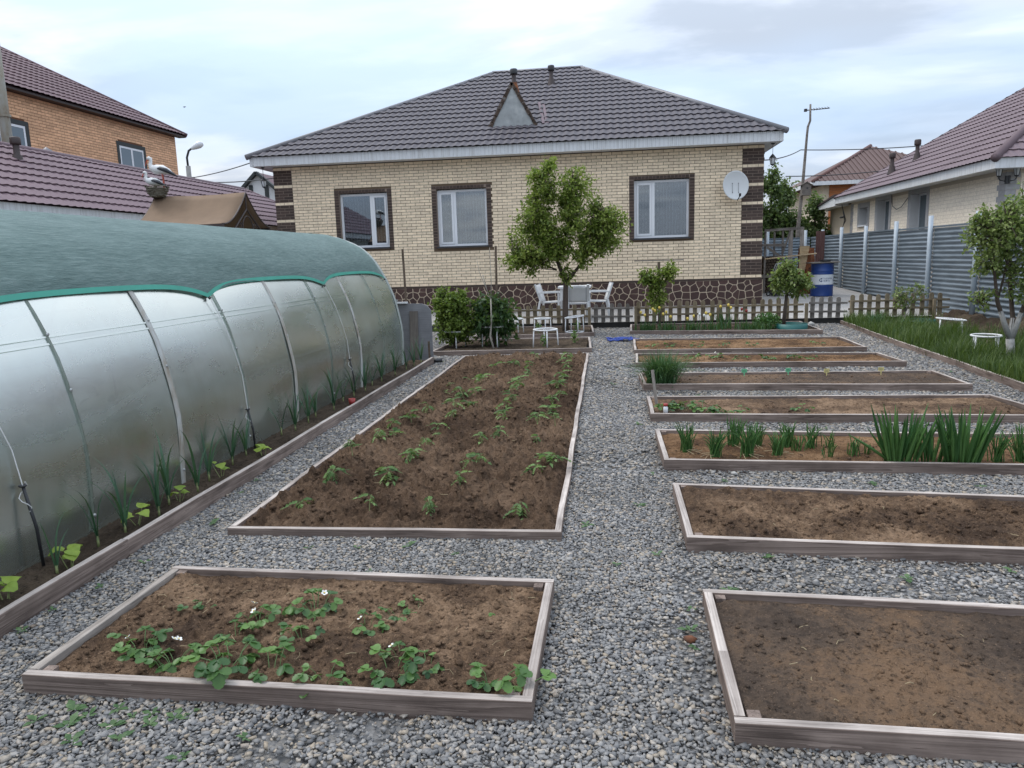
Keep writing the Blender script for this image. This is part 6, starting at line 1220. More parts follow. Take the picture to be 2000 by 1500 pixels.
def squash_leaf(v):
    rs_ = random.Random(v+70); q = MB(); h = rs_.uniform(0.07, 0.12); q.rv = 0.001+rs_.random()*0.9; n = 14; c = Vector((0.02, 0, h)); vs = []
    for i in range(n): a = 2*math.pi*i/n; r = 0.036*(1+0.13*math.cos(a*5))*(0.75 if i == n//2 else 1); vs.append(c+Vector((r*math.cos(a), r*math.sin(a)*1.05, -0.010-0.012*math.cos(2*a)+rs_.uniform(-.005, .003))))
    q.add(vs+[c+Vector((0, 0, 0.006))], [(i, (i+1) % n, n) for i in range(n)]); q.cur = 1; q.tube([(0, 0, -0.02), (0.012, 0, h*0.6), c], 0.0028, 5, caps=False); return q.mesh('leaf', ['leaf_squash', 'stem_pale'], True)
for i, (x, y, n, s) in enumerate(((-2.76, 2.92, 3, 1.25), (-2.73, 3.30, 5, 1.1), (-2.74, 3.88, 3, .95), (-2.76, 4.36, 3, .9), (-2.74, 4.86, 3, 1.0), (-2.72, 5.48, 3, .95))):
    t = thing('squash_seedling', '%s yellow-green squash seedling from the near end of the greenhouse bed' % ORD[i], 'squash seedling', (x, y, GBZ(x, y)), random.random()*6, 'squash seedlings along the greenhouse')
    for k in range(n): v = random.randrange(5); place('leaf', mesh_once(('sq', v), lambda: squash_leaf(v)), t, (0.012*math.cos(k*2.1), 0.012*math.sin(k*2.1), 0), k*2.2, s*random.uniform(.8, 1.1), random.uniform(-.3, .3), random.uniform(-.2, .4))
# onion rows
def blades(n, L, r, spread, bend, mat, name, w=None, tube=True, base=0.03, seg=5):
    q = MB()
    for k in range(n):
        a = random.random()*6.283; l_ = L*random.uniform(.6, 1.05); sp = spread*random.random()**0.7; bd = bend*random.random()**1.5; bx, by = base*random.gauss(0, .6), base*random.gauss(0, .6); q.rv = 0.001+random.random()*0.95; P = []
        for i in range(seg+1): t_ = i/seg; d = l_*(sp*t_+bd*t_**2.5); P.append((bx+d*math.cos(a), by+d*math.sin(a), l_*(t_*(1-0.2*sp)-bd*0.7*t_**3)-0.01))
        if tube: q.tube(P, [r*(1-0.15*i/seg)*(0.12 if i == seg else 1) for i in range(seg+1)], 5, caps=False)
        else:
            vs = []
            for i, p in enumerate(P): w_ = r*(1-(i/seg)**2)+0.0006; vs += [(p[0]-w_*math.sin(a), p[1]+w_*math.cos(a), p[2]+w_*0.3), (p[0], p[1], p[2]-w_*.3), (p[0]+w_*math.sin(a), p[1]-w_*math.cos(a), p[2]+w_*0.3)]
            q.add(vs, [(i*3+j, i*3+j+1, i*3+j+4, i*3+j+3) for i in range(seg) for j in range(2)])
    return q.mesh(name, mat, True)
ON = [(0.61, 5.66, 26, .24), (0.81, 5.50, 28, .22), (0.99, 5.82, 24, .24), (1.04, 5.52, 30, .25), (1.18, 5.84, 18, .22), (1.27, 5.58, 20, .20), (1.40, 5.82, 22, .22), (1.45, 5.70, 10, .14), (1.56, 5.76, 18, .20), (1.62, 5.50, 6, .13), (1.70, 5.78, 8, .15), (1.80, 5.56, 12, .16), (1.93, 5.60, 5, .11), (2.72, 5.42, 22, .26), (2.86, 5.40, 26, .28), (3.1, 5.45, 22, .26)]
for i, (x, y, n, L) in enumerate(ON):
    t = thing('onion_clump', '%s clump of thin green onion leaves from the left of the onion bed' % ORD[i], 'onion clump', (x, y, BEDS['R3'][1](x, y)), 0, 'thin onion clumps'); stuff(link('leaves', blades(int(n*1.7), L*1.1, 0.0038, 0.28, 0.3, 'leaf_onion', 'leaves', base=0.032), t))
    if i < 6:
        q = MB()
        for k in range(4): a = random.random()*6; q.tube([(0, 0, 0.01), (0.06*math.cos(a), 0.06*math.sin(a), 0.02), (0.12*math.cos(a+.4), 0.12*math.sin(a+.4), 0.004)], 0.0018, 4)
        q.build('dry_leaves', 'straw_dry', t)
def big_blade(v):
    rs_ = random.Random(v+33); q = MB(); L = rs_.uniform(0.36, 0.47); lean = rs_.uniform(0.02, 0.22); q.rv = 0.001+rs_.random()*0.9; P = []; n = 6
    for i in range(n+1): t_ = i/n; P.append((L*lean*(t_**1.3), 0, L*t_))
    q.tube(P, [0.005, 0.0105, 0.0125, 0.0118, 0.0095, 0.006, 0.001], 7, caps=False); return q.mesh('leaf', 'leaf_onion', True)
for i, (x, y, n, lab) in enumerate(((2.06, 5.36, 52, 'left large clump of thick upright green onion leaves'), (2.27, 5.40, 26, 'smaller thick-leaved onion between the two large clumps'), (2.46, 5.36, 52, 'right large clump of thick upright green onion leaves'))):
    t = thing('welsh_onion', lab, 'onion clump', (x, y, BEDS['R3'][1](x, y)), 0)
    for k in range(n):
        v = random.randrange(9); a = random.random()*6.28; r = 0.11*math.sqrt(random.random()); place('leaf', mesh_once(('bb', v), lambda: big_blade(v)), t, (r*math.cos(a), r*math.sin(a)*0.7, -0.01), a+random.uniform(-.5, .5), random.uniform(.6, 1.05)*(0.75 if i == 1 else 1), 0, random.uniform(0, .10)+r*1.2)
    if i == 0: place('leaf', mesh_once(('bb', 3), lambda: big_blade(3)), t, (-0.07, 0, 0), 3.1, .9, 0, 0.75); place('leaf', mesh_once(('bb', 5), lambda: big_blade(5)), t, (-0.07, 0, 0), 3.3, .75, 0, 0.5)
# chives
t = thing('chive_clump', 'big arching clump of chives overhanging the left end of the tag bed', 'chives', (0.66, 8.78, 0.05)); stuff(link('leaves', blades(750, 0.46, 0.0048, 0.62, 0.75, 'leaf_chive', 'leaves', tube=False, base=0.10, seg=6), t))
# flower bed by the picket fence
for i, (x, y, n, L, lab) in enumerate(((0.85, 15.0, 60, .22, 'leftmost patch of low green tulip leaves'), (1.25, 14.95, 60, .20, 'green leaf patch under the leaning yellow tulips'), (1.7, 14.9, 70, .22, 'tulip leaf patch left of the tall irises'), (2.1, 14.88, 60, .20, 'low leaf patch in front of the white flowers'), (2.35, 15.1, 50, .42, 'tall iris leaf fan in the middle of the tulip bed'), (2.72, 14.85, 60, .22, 'low leaf patch right of the irises'), (3.0, 14.75, 50, .20, 'rightmost low leaf patch beside the round bush'))):
    t = thing('tulip_leaves', lab, 'plant', (x, y, 0.06)); stuff(link('leaves', blades(n, L, 0.010, 0.35, 0.25, 'leaf_tulip', 'leaves', tube=False, base=0.16), t))
t = thing('round_bush', 'compact round green perennial in the tulip bed', 'shrub', (3.16, 15.05, 0.05)); P = rand_in((0, 0, 0.14), (0.26, 0.2, 0.16), 900); P = P[P[:, 2] > 0]; link('leaves', leaf_cloud(P, P*3+RNG.normal(size=P.shape)*0.5, np.full(len(P), 0.05), np.full(len(P), 0.014), RNG.random(len(P)), 'leaf_onion', 'leaves'), t); wb(MB().tube([(0, 0, -0.03), (0, 0, 0.15)], 0.02, 6), 'stem', 'stem_green', None).parent = t
TU = [(0.72, .33, 0), (0.80, .28, 0), (0.95, .40, 0), (1.0, .36, 0), (1.08, .42, 0), (1.15, .3, 0), (1.22, .33, 0), (1.30, .24, 0), (1.62, .2, 0), (1.75, .24, 0), (1.98, .30, 0), (2.05, .27, 0), (2.26, .42, 0), (2.40, .45, 0), (2.44, .40, 0), (2.66, .36, 1), (2.74, .33, 1), (1.85, .28, 2), (1.95, .25, 2)]
for i, (x, h, c) in enumerate(TU):
    lab = ('%s yellow tulip from the left in front of the picket fence' % ORD[i]) if c == 0 else ('left dark red tulip', 'right dark red tulip')[i-15]+' near the iris fan' if c == 1 else ('left white flower', 'right white flower')[i-17]+' in the middle of the tulip bed'
    t = thing('tulip', lab, 'tulip', (x, 15.15-0.05*(i % 3)-0.06*x, 0.05)); q = MB().tube([(0, 0, 0), (0.01, 0, h*0.6), (0.0, 0, h)], 0.004, 5); q.build('stem', 'stem_green', t)
    q = MB().lathe([(0.004, 0), (0.019, 0.012), (0.025, 0.032), (0.021, 0.055), (0.010, 0.065)], (0, 0, h), 8); q.build('flower', ('petal_yellow', 'petal_red', 'petal_white')[c], t, True)
    for s in (0, 1): link('leaf', mesh_once(('tul', s), lambda: blades(1, 0.2, 0.014, 0.3, 0.2, 'leaf_tulip', 'leaf', tube=False, base=0.0)), t)
# sprigs in the back left beds
for i, (x, y, lab) in enumerate(((-1.02, 12.55, 'leafy green sprig inside the front white ring stand'), (-0.52, 12.9, 'grey-green sprig at the right end of the shrub bed'), (-1.32, 14.9, 'small green sprig behind the front ring stand'), (-0.55, 15.0, 'small sprig between the tree and the gate post'), (-2.35, 14.6, 'blue-green leaf tuft behind the shrubs'))):
    t = thing('green_sprig', lab, 'plant', (x, y, 0.05)); P = rand_in((0, 0, 0.12), (0.06, 0.06, 0.11), 70); link('leaves', leaf_cloud(P, P+RNG.normal(size=P.shape)*0.3+np.array([0, 0, .1]), np.full(70, 0.05), np.full(70, 0.013), RNG.random(70), 'leaf_tomato', 'leaves'), t); wb(MB().tube([(0, 0, -0.02), (0, 0, 0.16)], 0.006, 5), 'stem', 'stem_green', None).parent = t
# weeds in the gravel
def weed_mesh(v):
    rs_ = random.Random(v+200); q = MB(); n = rs_.randint(6, 10)
    for k in range(n):
        a = k*2.4+rs_.random(); l_ = rs_.uniform(0.02, 0.05); w_ = l_*0.24; up = rs_.uniform(0.25, 0.9); q.rv = 0.001+rs_.random()*.9; d = Vector((math.cos(a), math.sin(a), up)).normalized(); s_ = Vector((-math.sin(a), math.cos(a), 0)); q.add([(0, 0, 0.002), d*l_*.55+s_*w_, d*l_*.6, d*l_*.55-s_*w_, d*l_+Vector((0, 0, -.008))], [(0, 1, 2), (0, 2, 3), (1, 4, 2), (2, 4, 3)])
    return q.mesh('weed', 'leaf_weed')
WD = {'in front of the strawberry bed': [(-1.82, 2.19), (-1.74, 2.24), (-1.85, 2.13), (-1.57, 2.16), (-1.36, 2.0), (-1.99, 2.15), (-1.66, 2.2), (-1.60, 2.22), (-1.70, 2.14), (-1.50, 2.20), (-1.62, 2.08), (-1.9, 2.22), (-1.2, 2.12), (-1.78, 2.05), (-1.46, 2.24)],
      'on the centre path': [(-0.12, 4.16), (0.26, 3.74), (0.34, 2.94), (0.36, 3.12), (0.21, 4.51), (0.34, 2.80), (0.32, 5.2), (0.05, 3.6), (0.3, 6.8), (0.1, 9.0)],
      'between the right-hand beds': [(0.81, 3.72), (1.91, 3.62), (0.56, 3.33), (1.4, 3.5), (1.75, 5.0), (0.8, 5.05), (1.9, 6.6), (2.4, 4.95), (1.0, 8.2), (2.6, 8.15), (1.6, 6.62)],
      'behind the strawberry bed': [(-1.63, 3.74), (-1.36, 3.76), (-1.09, 3.8), (-0.8, 3.7), (-1.2, 3.45)],
      'along the long greenhouse board': [(-2.55, 2.75), (-2.56, 2.95), (-2.46, 3.5), (-2.5, 3.2), (-2.4, 4.1), (-2.52, 4.7), (-2.54, 5.0), (-2.5, 11.2)],
      'beside the grass edging': [(4.35, 9.0), (4.30, 10.2), (4.42, 11.0), (4.2, 9.6)]}
for area, L_ in WD.items():
    for i, (x, y) in enumerate(sorted(L_, key=(lambda p: p[0]) if 'strawberry' in area else (lambda p: p[1]))):
        v = random.randrange(7); o = place('weed', mesh_once(('wd', v), lambda: weed_mesh(v)), None, (x, y, 0.004), random.random()*6, random.uniform(.7, 1.4)); tag(o, 'small green weed in gravel %s, %s from the %s' % (area, ORD[i], 'left' if 'strawberry' in area else 'front'), 'weed', 'weeds '+area)
# grass
n = 60000; gx_ = 4.4+RNG.random(n)*2.3; gy_ = 7.4+RNG.random(n)*8.6; ee = np.interp(gy_, [p[1] for p in reversed(pts_e)], [p[0] for p in reversed(pts_e)]); ok = (gx_ > ee-0.015) & (RNG.random(n) < np.clip(1.1-(gx_-5.75)*1.6, 0.05, 1)) & (fbm(gx_, gy_, 3.0, 3)+0.22*RNG.random(n) > 0.47); gx_, gy_ = gx_[ok], gy_[ok]; n = len(gx_)
gz_ = np.array([grass_z(a, b_) for a, b_ in zip(gx_, gy_)])-0.01; hgt = (0.05+0.22*RNG.random(n)**1.5)*(0.25+1.6*fbm(gx_, gy_, 2.6, 3)); a = RNG.random(n)*6.283; ln = hgt*(0.15+0.6*RNG.random(n)); w_ = 0.0032+0.003*RNG.random(n)
B0 = np.stack([gx_, gy_, gz_], -1); dv = np.stack([np.cos(a), np.sin(a), 0*a], -1); sv = np.stack([-np.sin(a), np.cos(a), 0*a], -1); up = np.array([0, 0, 1.0])
V = np.stack([B0-sv*w_[:, None], B0+sv*w_[:, None], B0+dv*(ln*0.35)[:, None]+up*(hgt*0.62)[:, None]+sv*(w_*0.7)[:, None], B0+dv*(ln*0.35)[:, None]+up*(hgt*0.62)[:, None]-sv*(w_*0.7)[:, None], B0+dv*ln[:, None]+up*hgt[:, None]], 1).reshape(-1, 3)
f = np.array([(0, 1, 2), (0, 2, 3), (3, 2, 4)]); F = (f[None]+(np.arange(n)*5)[:, None, None]).reshape(-1, 3); o = link('grass', np_mesh('grass', V, F, 'leaf_grass', np.repeat(np.clip(0.6*RNG.random(n)+0.9*(fbm(gx_, gy_, 1.7, 3)-0.3), 0, 0.99), 5), True)); stuff(tag(o, 'unmown green grass beside the corrugated fence', 'grass'))
for i, (x, y, n, L, lab) in enumerate(((5.12, 14.9, 120, .38, 'tall tuft of grass-like leaves at the left of the grass plot'), (5.0, 13.2, 60, .26, 'pale arching leaf tuft by the grass edging'))):
    t = thing('leaf_tuft', lab, 'plant', (x, y, 0.05)); stuff(link('leaves', blades(n, L, 0.006, 0.4, 0.4, 'leaf_chive', 'leaves', tube=False, base=0.12), t))

# ------------------------------------------------------------------ garden things
def ring_stand(x, y, z, R, h, legs, label, sx=1.0, base_ring=False, tilt=0.0, a0=0.4):
    t = thing('ring_stand', label, 'plant stand', (x, y, z)); q = MB().ring((0, 0, h), R, 0.014, 28, 7, sx, tilt); q.build('ring', 'ring_white', t, True)
    for k in range(legs): a = a0+6.283*k/legs; q = MB().tube([(R*sx*math.cos(a), R*math.sin(a), h), (R*1.08*sx*math.cos(a), R*1.08*math.sin(a), -0.03)], 0.011, 7); q.build('leg', 'ring_white', t, True)
    if base_ring: q = MB().ring((0, 0, 0.03), R*0.95, 0.012, 24, 6, sx); q.build('base_ring', 'ring_white', t, True)
ring_stand(-1.0, 12.6, 0.04, 0.20, 0.31, 4, 'nearest white ring stand in the shrub bed', a0=0.2)
ring_stand(-1.26, 15.2, 0.04, 0.17, 0.29, 4, 'white ring stand left of the plum tree trunk')
ring_stand(-0.60, 14.95, 0.04, 0.185, 0.33, 4, 'white ring stand with base ring right of the plum tree trunk', base_ring=True, tilt=0.12)
ring_stand(-1.80, 15.1, 0.04, 0.15, 0.30, 4, 'white ring stand half hidden behind the dark peony bush')
ring_stand(-2.62, 12.72, 0.04, 0.20, 0.30, 4, 'white ring stand around the light green currant bush')
ring_stand(-1.92, 12.82, 0.04, 0.20, 0.36, 4, 'white ring stand around the dark green peony bush')
ring_stand(5.80, 13.35, 0.05, 0.22, 0.27, 4, 'farther white ring stand in the grass', sx=1.0, tilt=-0.1)
ring_stand(5.25, 11.0, 0.05, 0.20, 0.25, 4, 'nearer white ring stand in the grass beside the apple tree', sx=0.9)
for i, (x, y, h, lean, lab) in enumerate(((-4.55, 16.9, 1.85, 0.03, 'upright brown wooden stake between greenhouse and house'), (-2.44, 16.9, 1.85, -0.02, 'upright brown wooden stake behind the bare sapling'))): tag(plank('wooden_stake', (x, y, 0.0), (x-lean, y, h), 0.045, 0.035, 'stick', None, up=(0, 1, 0)), lab, 'stake')
o = plank('wooden_stake', (0.52, 7.5, 0.0), (0.475, 7.55, 0.40), 0.03, 0.02, 'board_pale', None, up=(0, 1, 0)); tag(o, 'pale wooden stake leaning at the left end of the strawberry strip', 'stake')
t = thing('tee_post', 'dark T-shaped wooden post behind the young tree in the tulip bed', 'post', (1.14, 15.75, 0.0)); plank('upright', (1.14, 15.75, 0.0), (1.12, 15.75, 1.40), 0.055, 0.05, 'stick', t, up=(0, 1, 0)); plank('crossbar', (0.62, 15.75, 1.43), (1.62, 15.75, 1.425), 0.05, 0.022, 'scrap', t)
t = thing('white_tube', 'small white bottle with red cap at the left end of the strawberry strip', 'bottle', (0.565, 7.02, 0.05)); q = MB().lathe([(0, 0), (0.022, 0), (0.022, 0.07), (0.012, 0.085)], n=12); q.build('body', 'plastic_white', t, True); q = MB().lathe([(0.016, 0.083), (0.022, 0.09), (0.022, 0.108), (0, 0.11)], n=12); q.build('cap', 'red_plastic', t, True)
for i, (x, y, c, lab) in enumerate(((1.68, 9.22, 'tag_green', 'left green plant tag'), (2.20, 9.24, 'tag_green', 'right green plant tag'), (2.62, 9.15, 'tag_yellow', 'left yellow plant tag'), (3.26, 9.22, 'tag_yellow', 'right yellow plant tag'))):
    t = thing('plant_tag', lab+' stuck in the tag bed', 'plant tag', (x, y, 0.05), random.uniform(-.15, .15)); q = MB().box(-0.032, 0.032, -0.002, 0.002, 0.05, 0.095); q.build('plate', c, t); q = MB().add([(-0.009, -0.002, 0.05), (0.009, -0.002, 0.05), (0.0, -0.002, -0.02), (-0.009, 0.002, 0.05), (0.009, 0.002, 0.05), (0.0, 0.002, -0.02)], [(0, 1, 2), (5, 4, 3), (0, 2, 5, 3), (1, 4, 5, 2)]); q.build('spike', c, t)
    q = MB(); 
    for r in range(2): q.box(-0.022, 0.016+0.004*r, -0.0032, -0.0024, 0.078-0.014*r, 0.081-0.014*r)
    stuff(q.build('scribble', 'ink', t))
t = thing('grey_panel', 'grey weathered panel with cut corner and a nailed board at the greenhouse end', 'panel', (-2.89, 11.3, 0)); q = MB().prism([(-3.22, 0.0), (-2.66, 0.0), (-2.66, 0.80), (-2.72, 0.88), (-2.80, 0.91), (-3.22, 0.92)], 11.28, 11.31, lambda u, v, d: (u, d, v)); wb(q, 'sheet', 'panel_grey', t); plank('nailed_board', (-2.95, 11.265, 0.06), (-2.93, 11.265, 0.80), 0.13, 0.02, 'scrap', t, up=(0, 1, 0)); q = MB().box(-3.2, -3.02, 11.24, 11.3, 0.921, 0.945); wb(q, 'white_strip', 'plastic_white', t)
plank('bed_post', (-2.68, 11.14, -0.02), (-2.685, 11.14, 0.34), 0.028, 0.028, 'stick', gb, up=(0, 1, 0))
q = MB().tube([(-2.66, 11.17, 0.035), (-2.50, 11.2, 0.035)], 0.035, 10); tag(q.build('pipe_end', 'plastic_black', None, True), 'short black pipe end at the far end of the greenhouse bed', 'pipe')
q = MB().lathe([(0.0, 0), (0.03, 0), (0.038, 0.07), (0.034, 0.07), (0.028, 0.01)], n=12); o = q.build('red_pot', 'red_plastic', None, True); o.location = (-2.69, 7.55, 0.06); tag(o, 'small red plastic cup in the greenhouse bed', 'cup')
q = MB(); P = []
for k in range(90): a = k*0.42; P.append((0.32+(0.10+0.10*math.sin(k*0.31))*math.cos(a)*1.5, 13.75+0.22*math.sin(a*1.07+k*0.05), 0.02+0.03*abs(math.sin(k*1.3))))
q.tube(P, 0.012, 6); t = thing('blue_hose', 'loosely coiled blue hose on the path by the sandy bed', 'hose', (0.3, 13.75, 0)); wb(q, 'coil', 'hose_blue', t, True); q = MB().tube([(0.33, 13.55, 0.03), (0.42, 13.5, 0.035)], [0.03, 0.022], 8); wb(q, 'nozzle', 'plastic_black', t, True)
q = MB().tube([(1.2, 11.62, 0.012), (1.6, 11.58, 0.016), (2.3, 11.6, 0.012), (2.9, 11.56, 0.014)], 0.014, 7); tag(q.build('black_pipe', 'plastic_black', None, True), 'thin black irrigation pipe lying behind the narrow bed', 'pipe')
for (x, y, lab) in ((3.60, 15.0, 'small green plastic collar round the tree in the tulip bed'), (6.05, 15.3, 'green plastic collar round the thin sapling')):
    t = thing('tree_collar', lab, 'tree collar', (x, y, 0.03)); q = MB().lathe([(0.30, 0.0), (0.30, 0.12), (0.29, 0.12), (0.29, 0.0)], n=24); q.build('band', 'planter_teal', t, True)
for (x, y, z, r, lab) in ((0.90, 5.23, 0.0, 0.022, 'pale stone in the gravel by the onion bed'), (0.33, 2.86, 0.0, 0.024, 'reddish stone beside the front right bed'), (4.2, 15.9, 0.02, 0.07, 'rounded stone at the foot of the picket gate'), (2.05, 2.45, BEDS['R1'][1](2.05, 2.45), 0.02, 'orange stone on the front right bed')):
    q = MB(); bv, bf = ico(); q.add([tuple(np.array(v)*r*(0.8+0.4*random.random())*np.array([1.2, 1, .7])+np.array([x, y, z+r*0.3])) for v in bv], [tuple(int(i) for i in f) for f in bf]); tag(q.build('stone', 'bark_rust' if 'reddish' in lab or 'orange' in lab else 'concrete', None, True), lab, 'stone')

# ------------------------------------------------------------------ patio furniture
def armchair(x, y, rz, label):
    t = thing('plastic_armchair', label, 'chair', (x, y, patio_z(y)), rz); m = 'plastic_white'      # faces local -Y
    q = MB(); q.hexa([(-.22, -.22, .38), (.22, -.22, .38), (.20, .20, .36), (-.20, .20, .36), (-.22, -.22, .41), (.22, -.22, .41), (.20, .20, .39), (-.20, .20, .39)]); q.build('seat', m, t)
    q = MB(); n = 6; vs = []
    for j in range(7):
        f = j/6
        for i in range(n+1): u = i/n*2-1; vs.append((u*(0.21+0.01*f), 0.19+0.12*f-0.03*(1-u*u)*-1, 0.40+0.38*f-0.03*f*u*u))
    q.add(vs, [(j*(n+1)+i, j*(n+1)+i+1, (j+1)*(n+1)+i+1, (j+1)*(n+1)+i) for j in range(6) for i in range(n)]); o = q.build('backrest', m, t, True); md = o.modifiers.new('thick', 'SOLIDIFY'); md.thickness = 0.02
    for s in (-1, 1):
        q = MB().beam((s*.25, -.22, .0), (s*.24, -.22, .60), .045, .04, up=(0, 1, 0)); q.build('leg', m, t)
        q = MB().beam((s*.25, .30, .0), (s*.225, .22, .42), .05, .04, up=(0, 1, 0)); q.build('leg', m, t)
        q = MB().beam((s*.225, .20, .40), (s*.225, .33, .80), .035, .06, up=(1, 0, 0)); q.build('back_post', m, t)
        q = MB().beam((s*.25, -.25, .615), (s*.235, .27, .60), .055, .03); q.build('armrest', m, t)
    return t
armchair(-1.22, 17.35, math.radians(82), 'white plastic armchair turned to the right, left of the tree trunk')
armchair(-0.58, 17.0, math.radians(180), 'white plastic armchair seen from behind, right of the tree trunk')
armchair(-0.16, 17.35, math.radians(-84), 'white plastic armchair turned to the left, rightmost of the three')
t = thing('garden_table', 'white plastic table among the white armchairs', 'table', (-0.68, 17.6, patio_z(17.6))); q = MB().box(-.38, .38, -.38, .38, .68, .72); q.build('table_top', 'plastic_white', t)
for sx in (-1, 1):
    for sy in (-1, 1): q = MB().beam((sx*.33, sy*.33, 0), (sx*.30, sy*.30, .68), .05, .05, up=(0, 1, 0)); q.build('leg', 'plastic_white', t)

# ------------------------------------------------------------------ drum and scrap by the back fence
dz_ = patio_z(21.3); t = thing('steel_drum', 'blue steel drum with white printed band and a board on top', 'drum', (5.88, 21.3, dz_)); R_ = 0.287
q = MB().lathe([(0, 0), (R_, 0), (R_+.006, .012), (R_, .03), (R_, .25), (R_+.010, .27), (R_, .29), (R_, .31)], n=40); q.build('lower_shell', 'drum_blue', t, True)
q = MB().lathe([(R_+.0005, .31), (R_+.008, .325), (R_+.0005, .34), (R_+.0005, .58)], n=40); q.build('white_band', 'drum_white', t, True)
q = MB().lathe([(R_, .58), (R_+.008, .60), (R_, .62), (R_, .66), (R_+.008, .675), (R_, .69), (R_, .85), (R_+.008, .865), (R_, .88), (R_-.02, .875), (0, .872)], n=40); q.build('upper_shell', 'drum_blue', t, True)
def drum_text(body, size, ang, z, name):
    cu = bpy.data.curves.new(name, 'FONT'); cu.body = body; cu.size = size; cu.align_x = 'LEFT'; cu.resolution_u = 3; tmp = bpy.data.objects.new(name, cu); COL.objects.link(tmp); dg = bpy.context.evaluated_depsgraph_get(); me = bpy.data.meshes.new_from_object(tmp.evaluated_get(dg)); bpy.data.objects.remove(tmp); bpy.data.curves.remove(cu)
    for v in me.vertices: a = ang+v.co.x/R_; rr_ = R_+0.004; v.co = (rr_*math.cos(a), rr_*math.sin(a), z+v.co.y)
    me.materials.clear(); me.materials.append(M('print_blue')); return link(name, me, t)
A0 = math.radians(-118)
drum_text('ГАЗПРОМ', 0.055, A0+0.30, 0.455, 'lettering'); drum_text('НЕФТЬ', 0.055, A0+0.30, 0.395, 'lettering')
for off_ in (0.0, 1.45):
    q = MB(); vs = []
    for k in range(17):
        a = 0.9+k*4.6/16
        for r in (0.024, 0.040+0.006*math.sin(k)): ang = A0+0.13+off_+r*math.cos(a)/R_; vs.append(((R_+.004)*math.cos(ang), (R_+.004)*math.sin(ang), 0.435+r*1.1*math.sin(a)))
    q.add(vs, [(2*i, 2*i+1, 2*i+3, 2*i+2) for i in range(16)]); f2 = [(0.0, -0.015), (0.034, -0.015), (0.034, -0.045), (0.022, -0.045), (0.022, -0.005), (0.0, -0.005)]; n0 = [((R_+.0042)*math.cos(A0+.13+off_+u/R_), (R_+.0042)*math.sin(A0+.13+off_+u/R_), .435+v) for u, v in f2]; q.add(n0, [(0, 1, 4, 5), (1, 2, 3, 4)]); fl = [(0.012, 0.03), (0.03, 0.075), (0.034, 0.035), (0.024, 0.02)]; q.add([((R_+.0042)*math.cos(A0+.13+off_+u/R_), (R_+.0042)*math.sin(A0+.13+off_+u/R_), .435+v) for u, v in fl], [(0, 1, 2, 3)])
    q.build('flame_emblem', 'print_blue', t, fix=False)
o = plank('drum_lid_board', (5.52, 21.3, dz_+0.895), (6.26, 21.28, dz_+0.905), 0.62, 0.03, 'scrap', None); tag(o, 'grey wooden board lying on top of the blue drum', 'board')
t = thing('black_tray', 'small black tray on the board over the drum', 'tray', (5.95, 21.3, dz_+0.92)); q = MB().lathe([(0, 0), (0.13, 0), (0.15, 0.05), (0.14, 0.05), (0.12, 0.01), (0, 0.01)], n=16); q.build('dish', 'plastic_black', t, True)
pz = lambda y: patio_z(y)
rk = thing('scrap_rack', 'grey timber rack with shelves and braces between house and back fence', 'rack', (4.85, 22.5, pz(22.5)))
for a, b_, w_, h in (((4.58, 22.4, pz(22.4)), (4.59, 22.4, 2.13), .05, .05), ((5.08, 22.4, pz(22.4)), (5.07, 22.4, 2.14), .05, .05), ((4.60, 23.6, pz(23.6)), (4.6, 23.6, 2.1), .05, .05), ((5.1, 23.6, pz(23.6)), (5.1, 23.6, 2.1), .05, .05)): plank('upright', a, b_, w_, h, 'scrap', rk, up=(0, 1, 0))
for a, b_ in (((4.52, 22.36, 1.71), (5.16, 22.36, 1.69)), ((4.5, 22.36, 0.83), (5.16, 22.36, 0.82)), ((4.55, 22.36, 2.12), (5.6, 22.36, 2.16))): plank('shelf_rail', a, b_, 0.03, 0.075, 'scrap', rk)
plank('brace', (4.62, 22.33, 1.66), (5.06, 22.33, 1.34), 0.03, 0.07, 'scrap', rk); plank('brace', (5.1, 22.45, 1.5), (5.3, 22.45, 2.15), 0.03, 0.05, 'scrap', rk)
for z in (0.86, 1.74):
    for k in range(4): plank('shelf_board', (4.5, 22.5+k*.28, z), (5.15, 22.5+k*.28, z), 0.25, 0.02, 'scrap', rk)
for i, (a, b_, w_, lab) in enumerate((((5.43, 23.0, pz(23)), (5.435, 23.0, 2.20), .12, 'left tall grey board standing behind the small tree'), ((5.75, 23.0, pz(23)), (5.745, 23.0, 2.20), .11, 'right tall grey board standing behind the small tree'))): tag(plank('standing_board', a, b_, w_, .03, 'board_pale', None, up=(0, 1, 0)), lab, 'board')
tag(plank('loose_plank', (4.45, 21.75, 1.33), (5.84, 21.8, 1.44), .10, .03, 'plank_fresh', None), 'fresh yellow plank lying across the scrap pile', 'plank')
t = thing('rusty_casing', 'torn rusty metal casing with a pale top beside the drum', 'scrap', (5.66, 22.1, pz(22.1))); q = MB(); n = 20
vs = []; zs_ = np.linspace(0, 1.60-pz(22.1), 14); rs_ = random.Random(3)
for j, z in enumerate(zs_):
    for k in range(n): a = 6.283*k/n; r = 0.21*(1+0.12*math.sin(k*2.3+j*.9)+rs_.uniform(-.06, .06)); vs.append((r*math.cos(a), r*math.sin(a)*0.8, z))
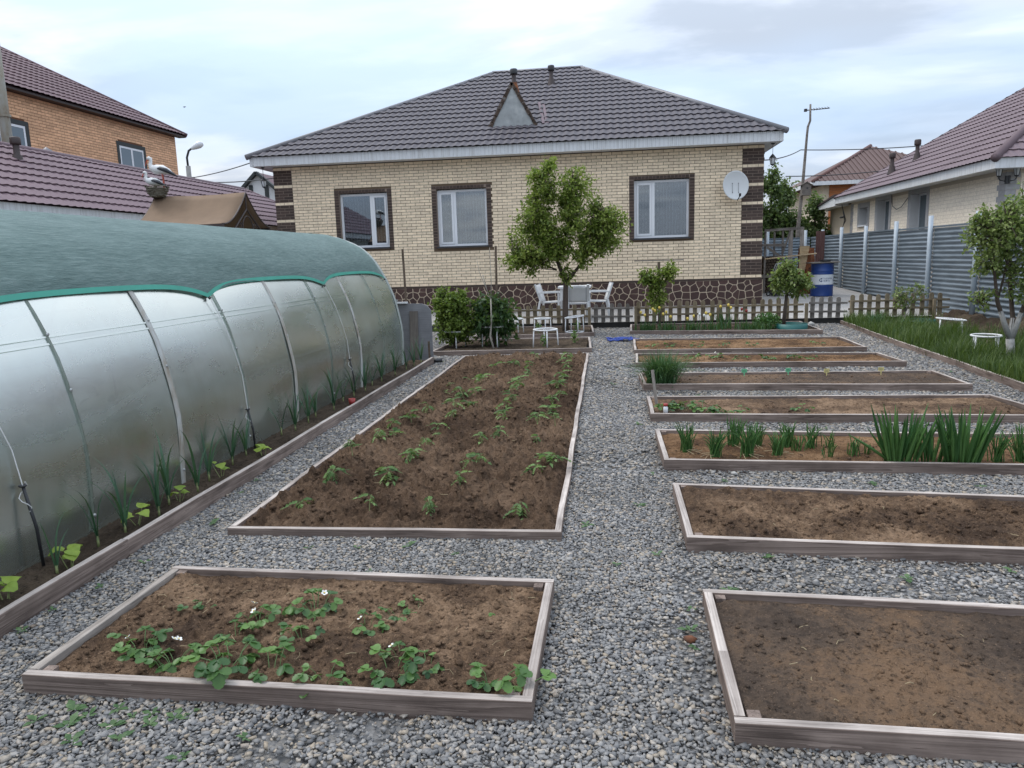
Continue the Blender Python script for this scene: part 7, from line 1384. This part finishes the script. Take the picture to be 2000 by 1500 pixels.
q.add(vs, [(j*n+k, j*n+(k+1) % n, (j+1)*n+(k+1) % n, (j+1)*n+k) for j in range(13) for k in range(n)]+[tuple(range(13*n, 14*n))]); q.build('shell', 'rusty', t); q = MB().hexa([(-.24, -.22, .62), (-.10, -.24, .62), (-.10, -.20, .62), (-.24, -.18, .62), (-.24, -.22, 1.33), (.02, -.24, 1.33), (.02, -.20, 1.33), (-.24, -.18, 1.33)]); q.build('pale_sheet', 'plank_fresh', t)
t = thing('brown_sheet', 'dark brown metal sheet leaning on the back fence post', 'metal sheet', (6.62, 24.3, pz(24.3))); q = MB(); corr = [(-0.13+0.26*i/12, 0.008*math.sin(i*2.1)) for i in range(13)]; q.add([(x, y, z_) for x, y in corr for z_ in (0.0, 1.70)], [(2*i, 2*i+2, 2*i+3, 2*i+1) for i in range(12)]); o = q.build('sheet', 'rust_sheet', t, fix=False); md = o.modifiers.new('thick', 'SOLIDIFY'); md.thickness = 0.01
t = thing('hand_cart', 'small cart with bent tube handles and black wheels behind the small tree', 'cart', (4.8, 21.6, pz(21.6)))
for y in (-0.1, 0.12): q = MB().tube([(-0.12, y, 0.25), (-0.16, y, 0.55), (-0.05, y, 0.88), (0.12, y, 0.90), (0.28, y, 0.87), (0.34, y, 0.6)], 0.014, 7); q.build('handle', 'arch_steel', t, True)
for x, r, y in ((-0.08, 0.14, -0.15), (-0.08, 0.14, 0.15), (-0.26, 0.06, 0.0), (0.3, 0.14, -0.15)):
    q = MB().ring((0, 0, 0), r-0.02, 0.022, 20, 6); o = q.build('wheel', 'plastic_black', t, True); o.location = (x, y, r); o.rotation_euler = (math.pi/2, 0, 0)
    q = MB().lathe([(0, -.02), (.03, -.02), (.03, .02), (0, .02)], n=8); q.build('hub', 'arch_steel', o)
q = MB().box(-0.15, 0.32, -0.12, 0.12, 0.22, 0.27); q.build('deck', 'scrap', t)
# firewood stacked under the rack
fwd = 0
for r in range(13):
    for c in range(6):
        q = MB().tube([(4.62+c*.085+(.04 if r % 2 else 0), 22.6, pz(22.6)+.05+r*.078), (4.62+c*.085+(.04 if r % 2 else 0), 23.4, pz(23.4)+.05+r*.078)], 0.038, 7); o = q.build('firewood_log', 'stick'); tag(o, 'firewood log under the grey rack, %s layer up, %s from the left' % (ORD[r], ORD[c]), 'log', 'firewood under the rack')
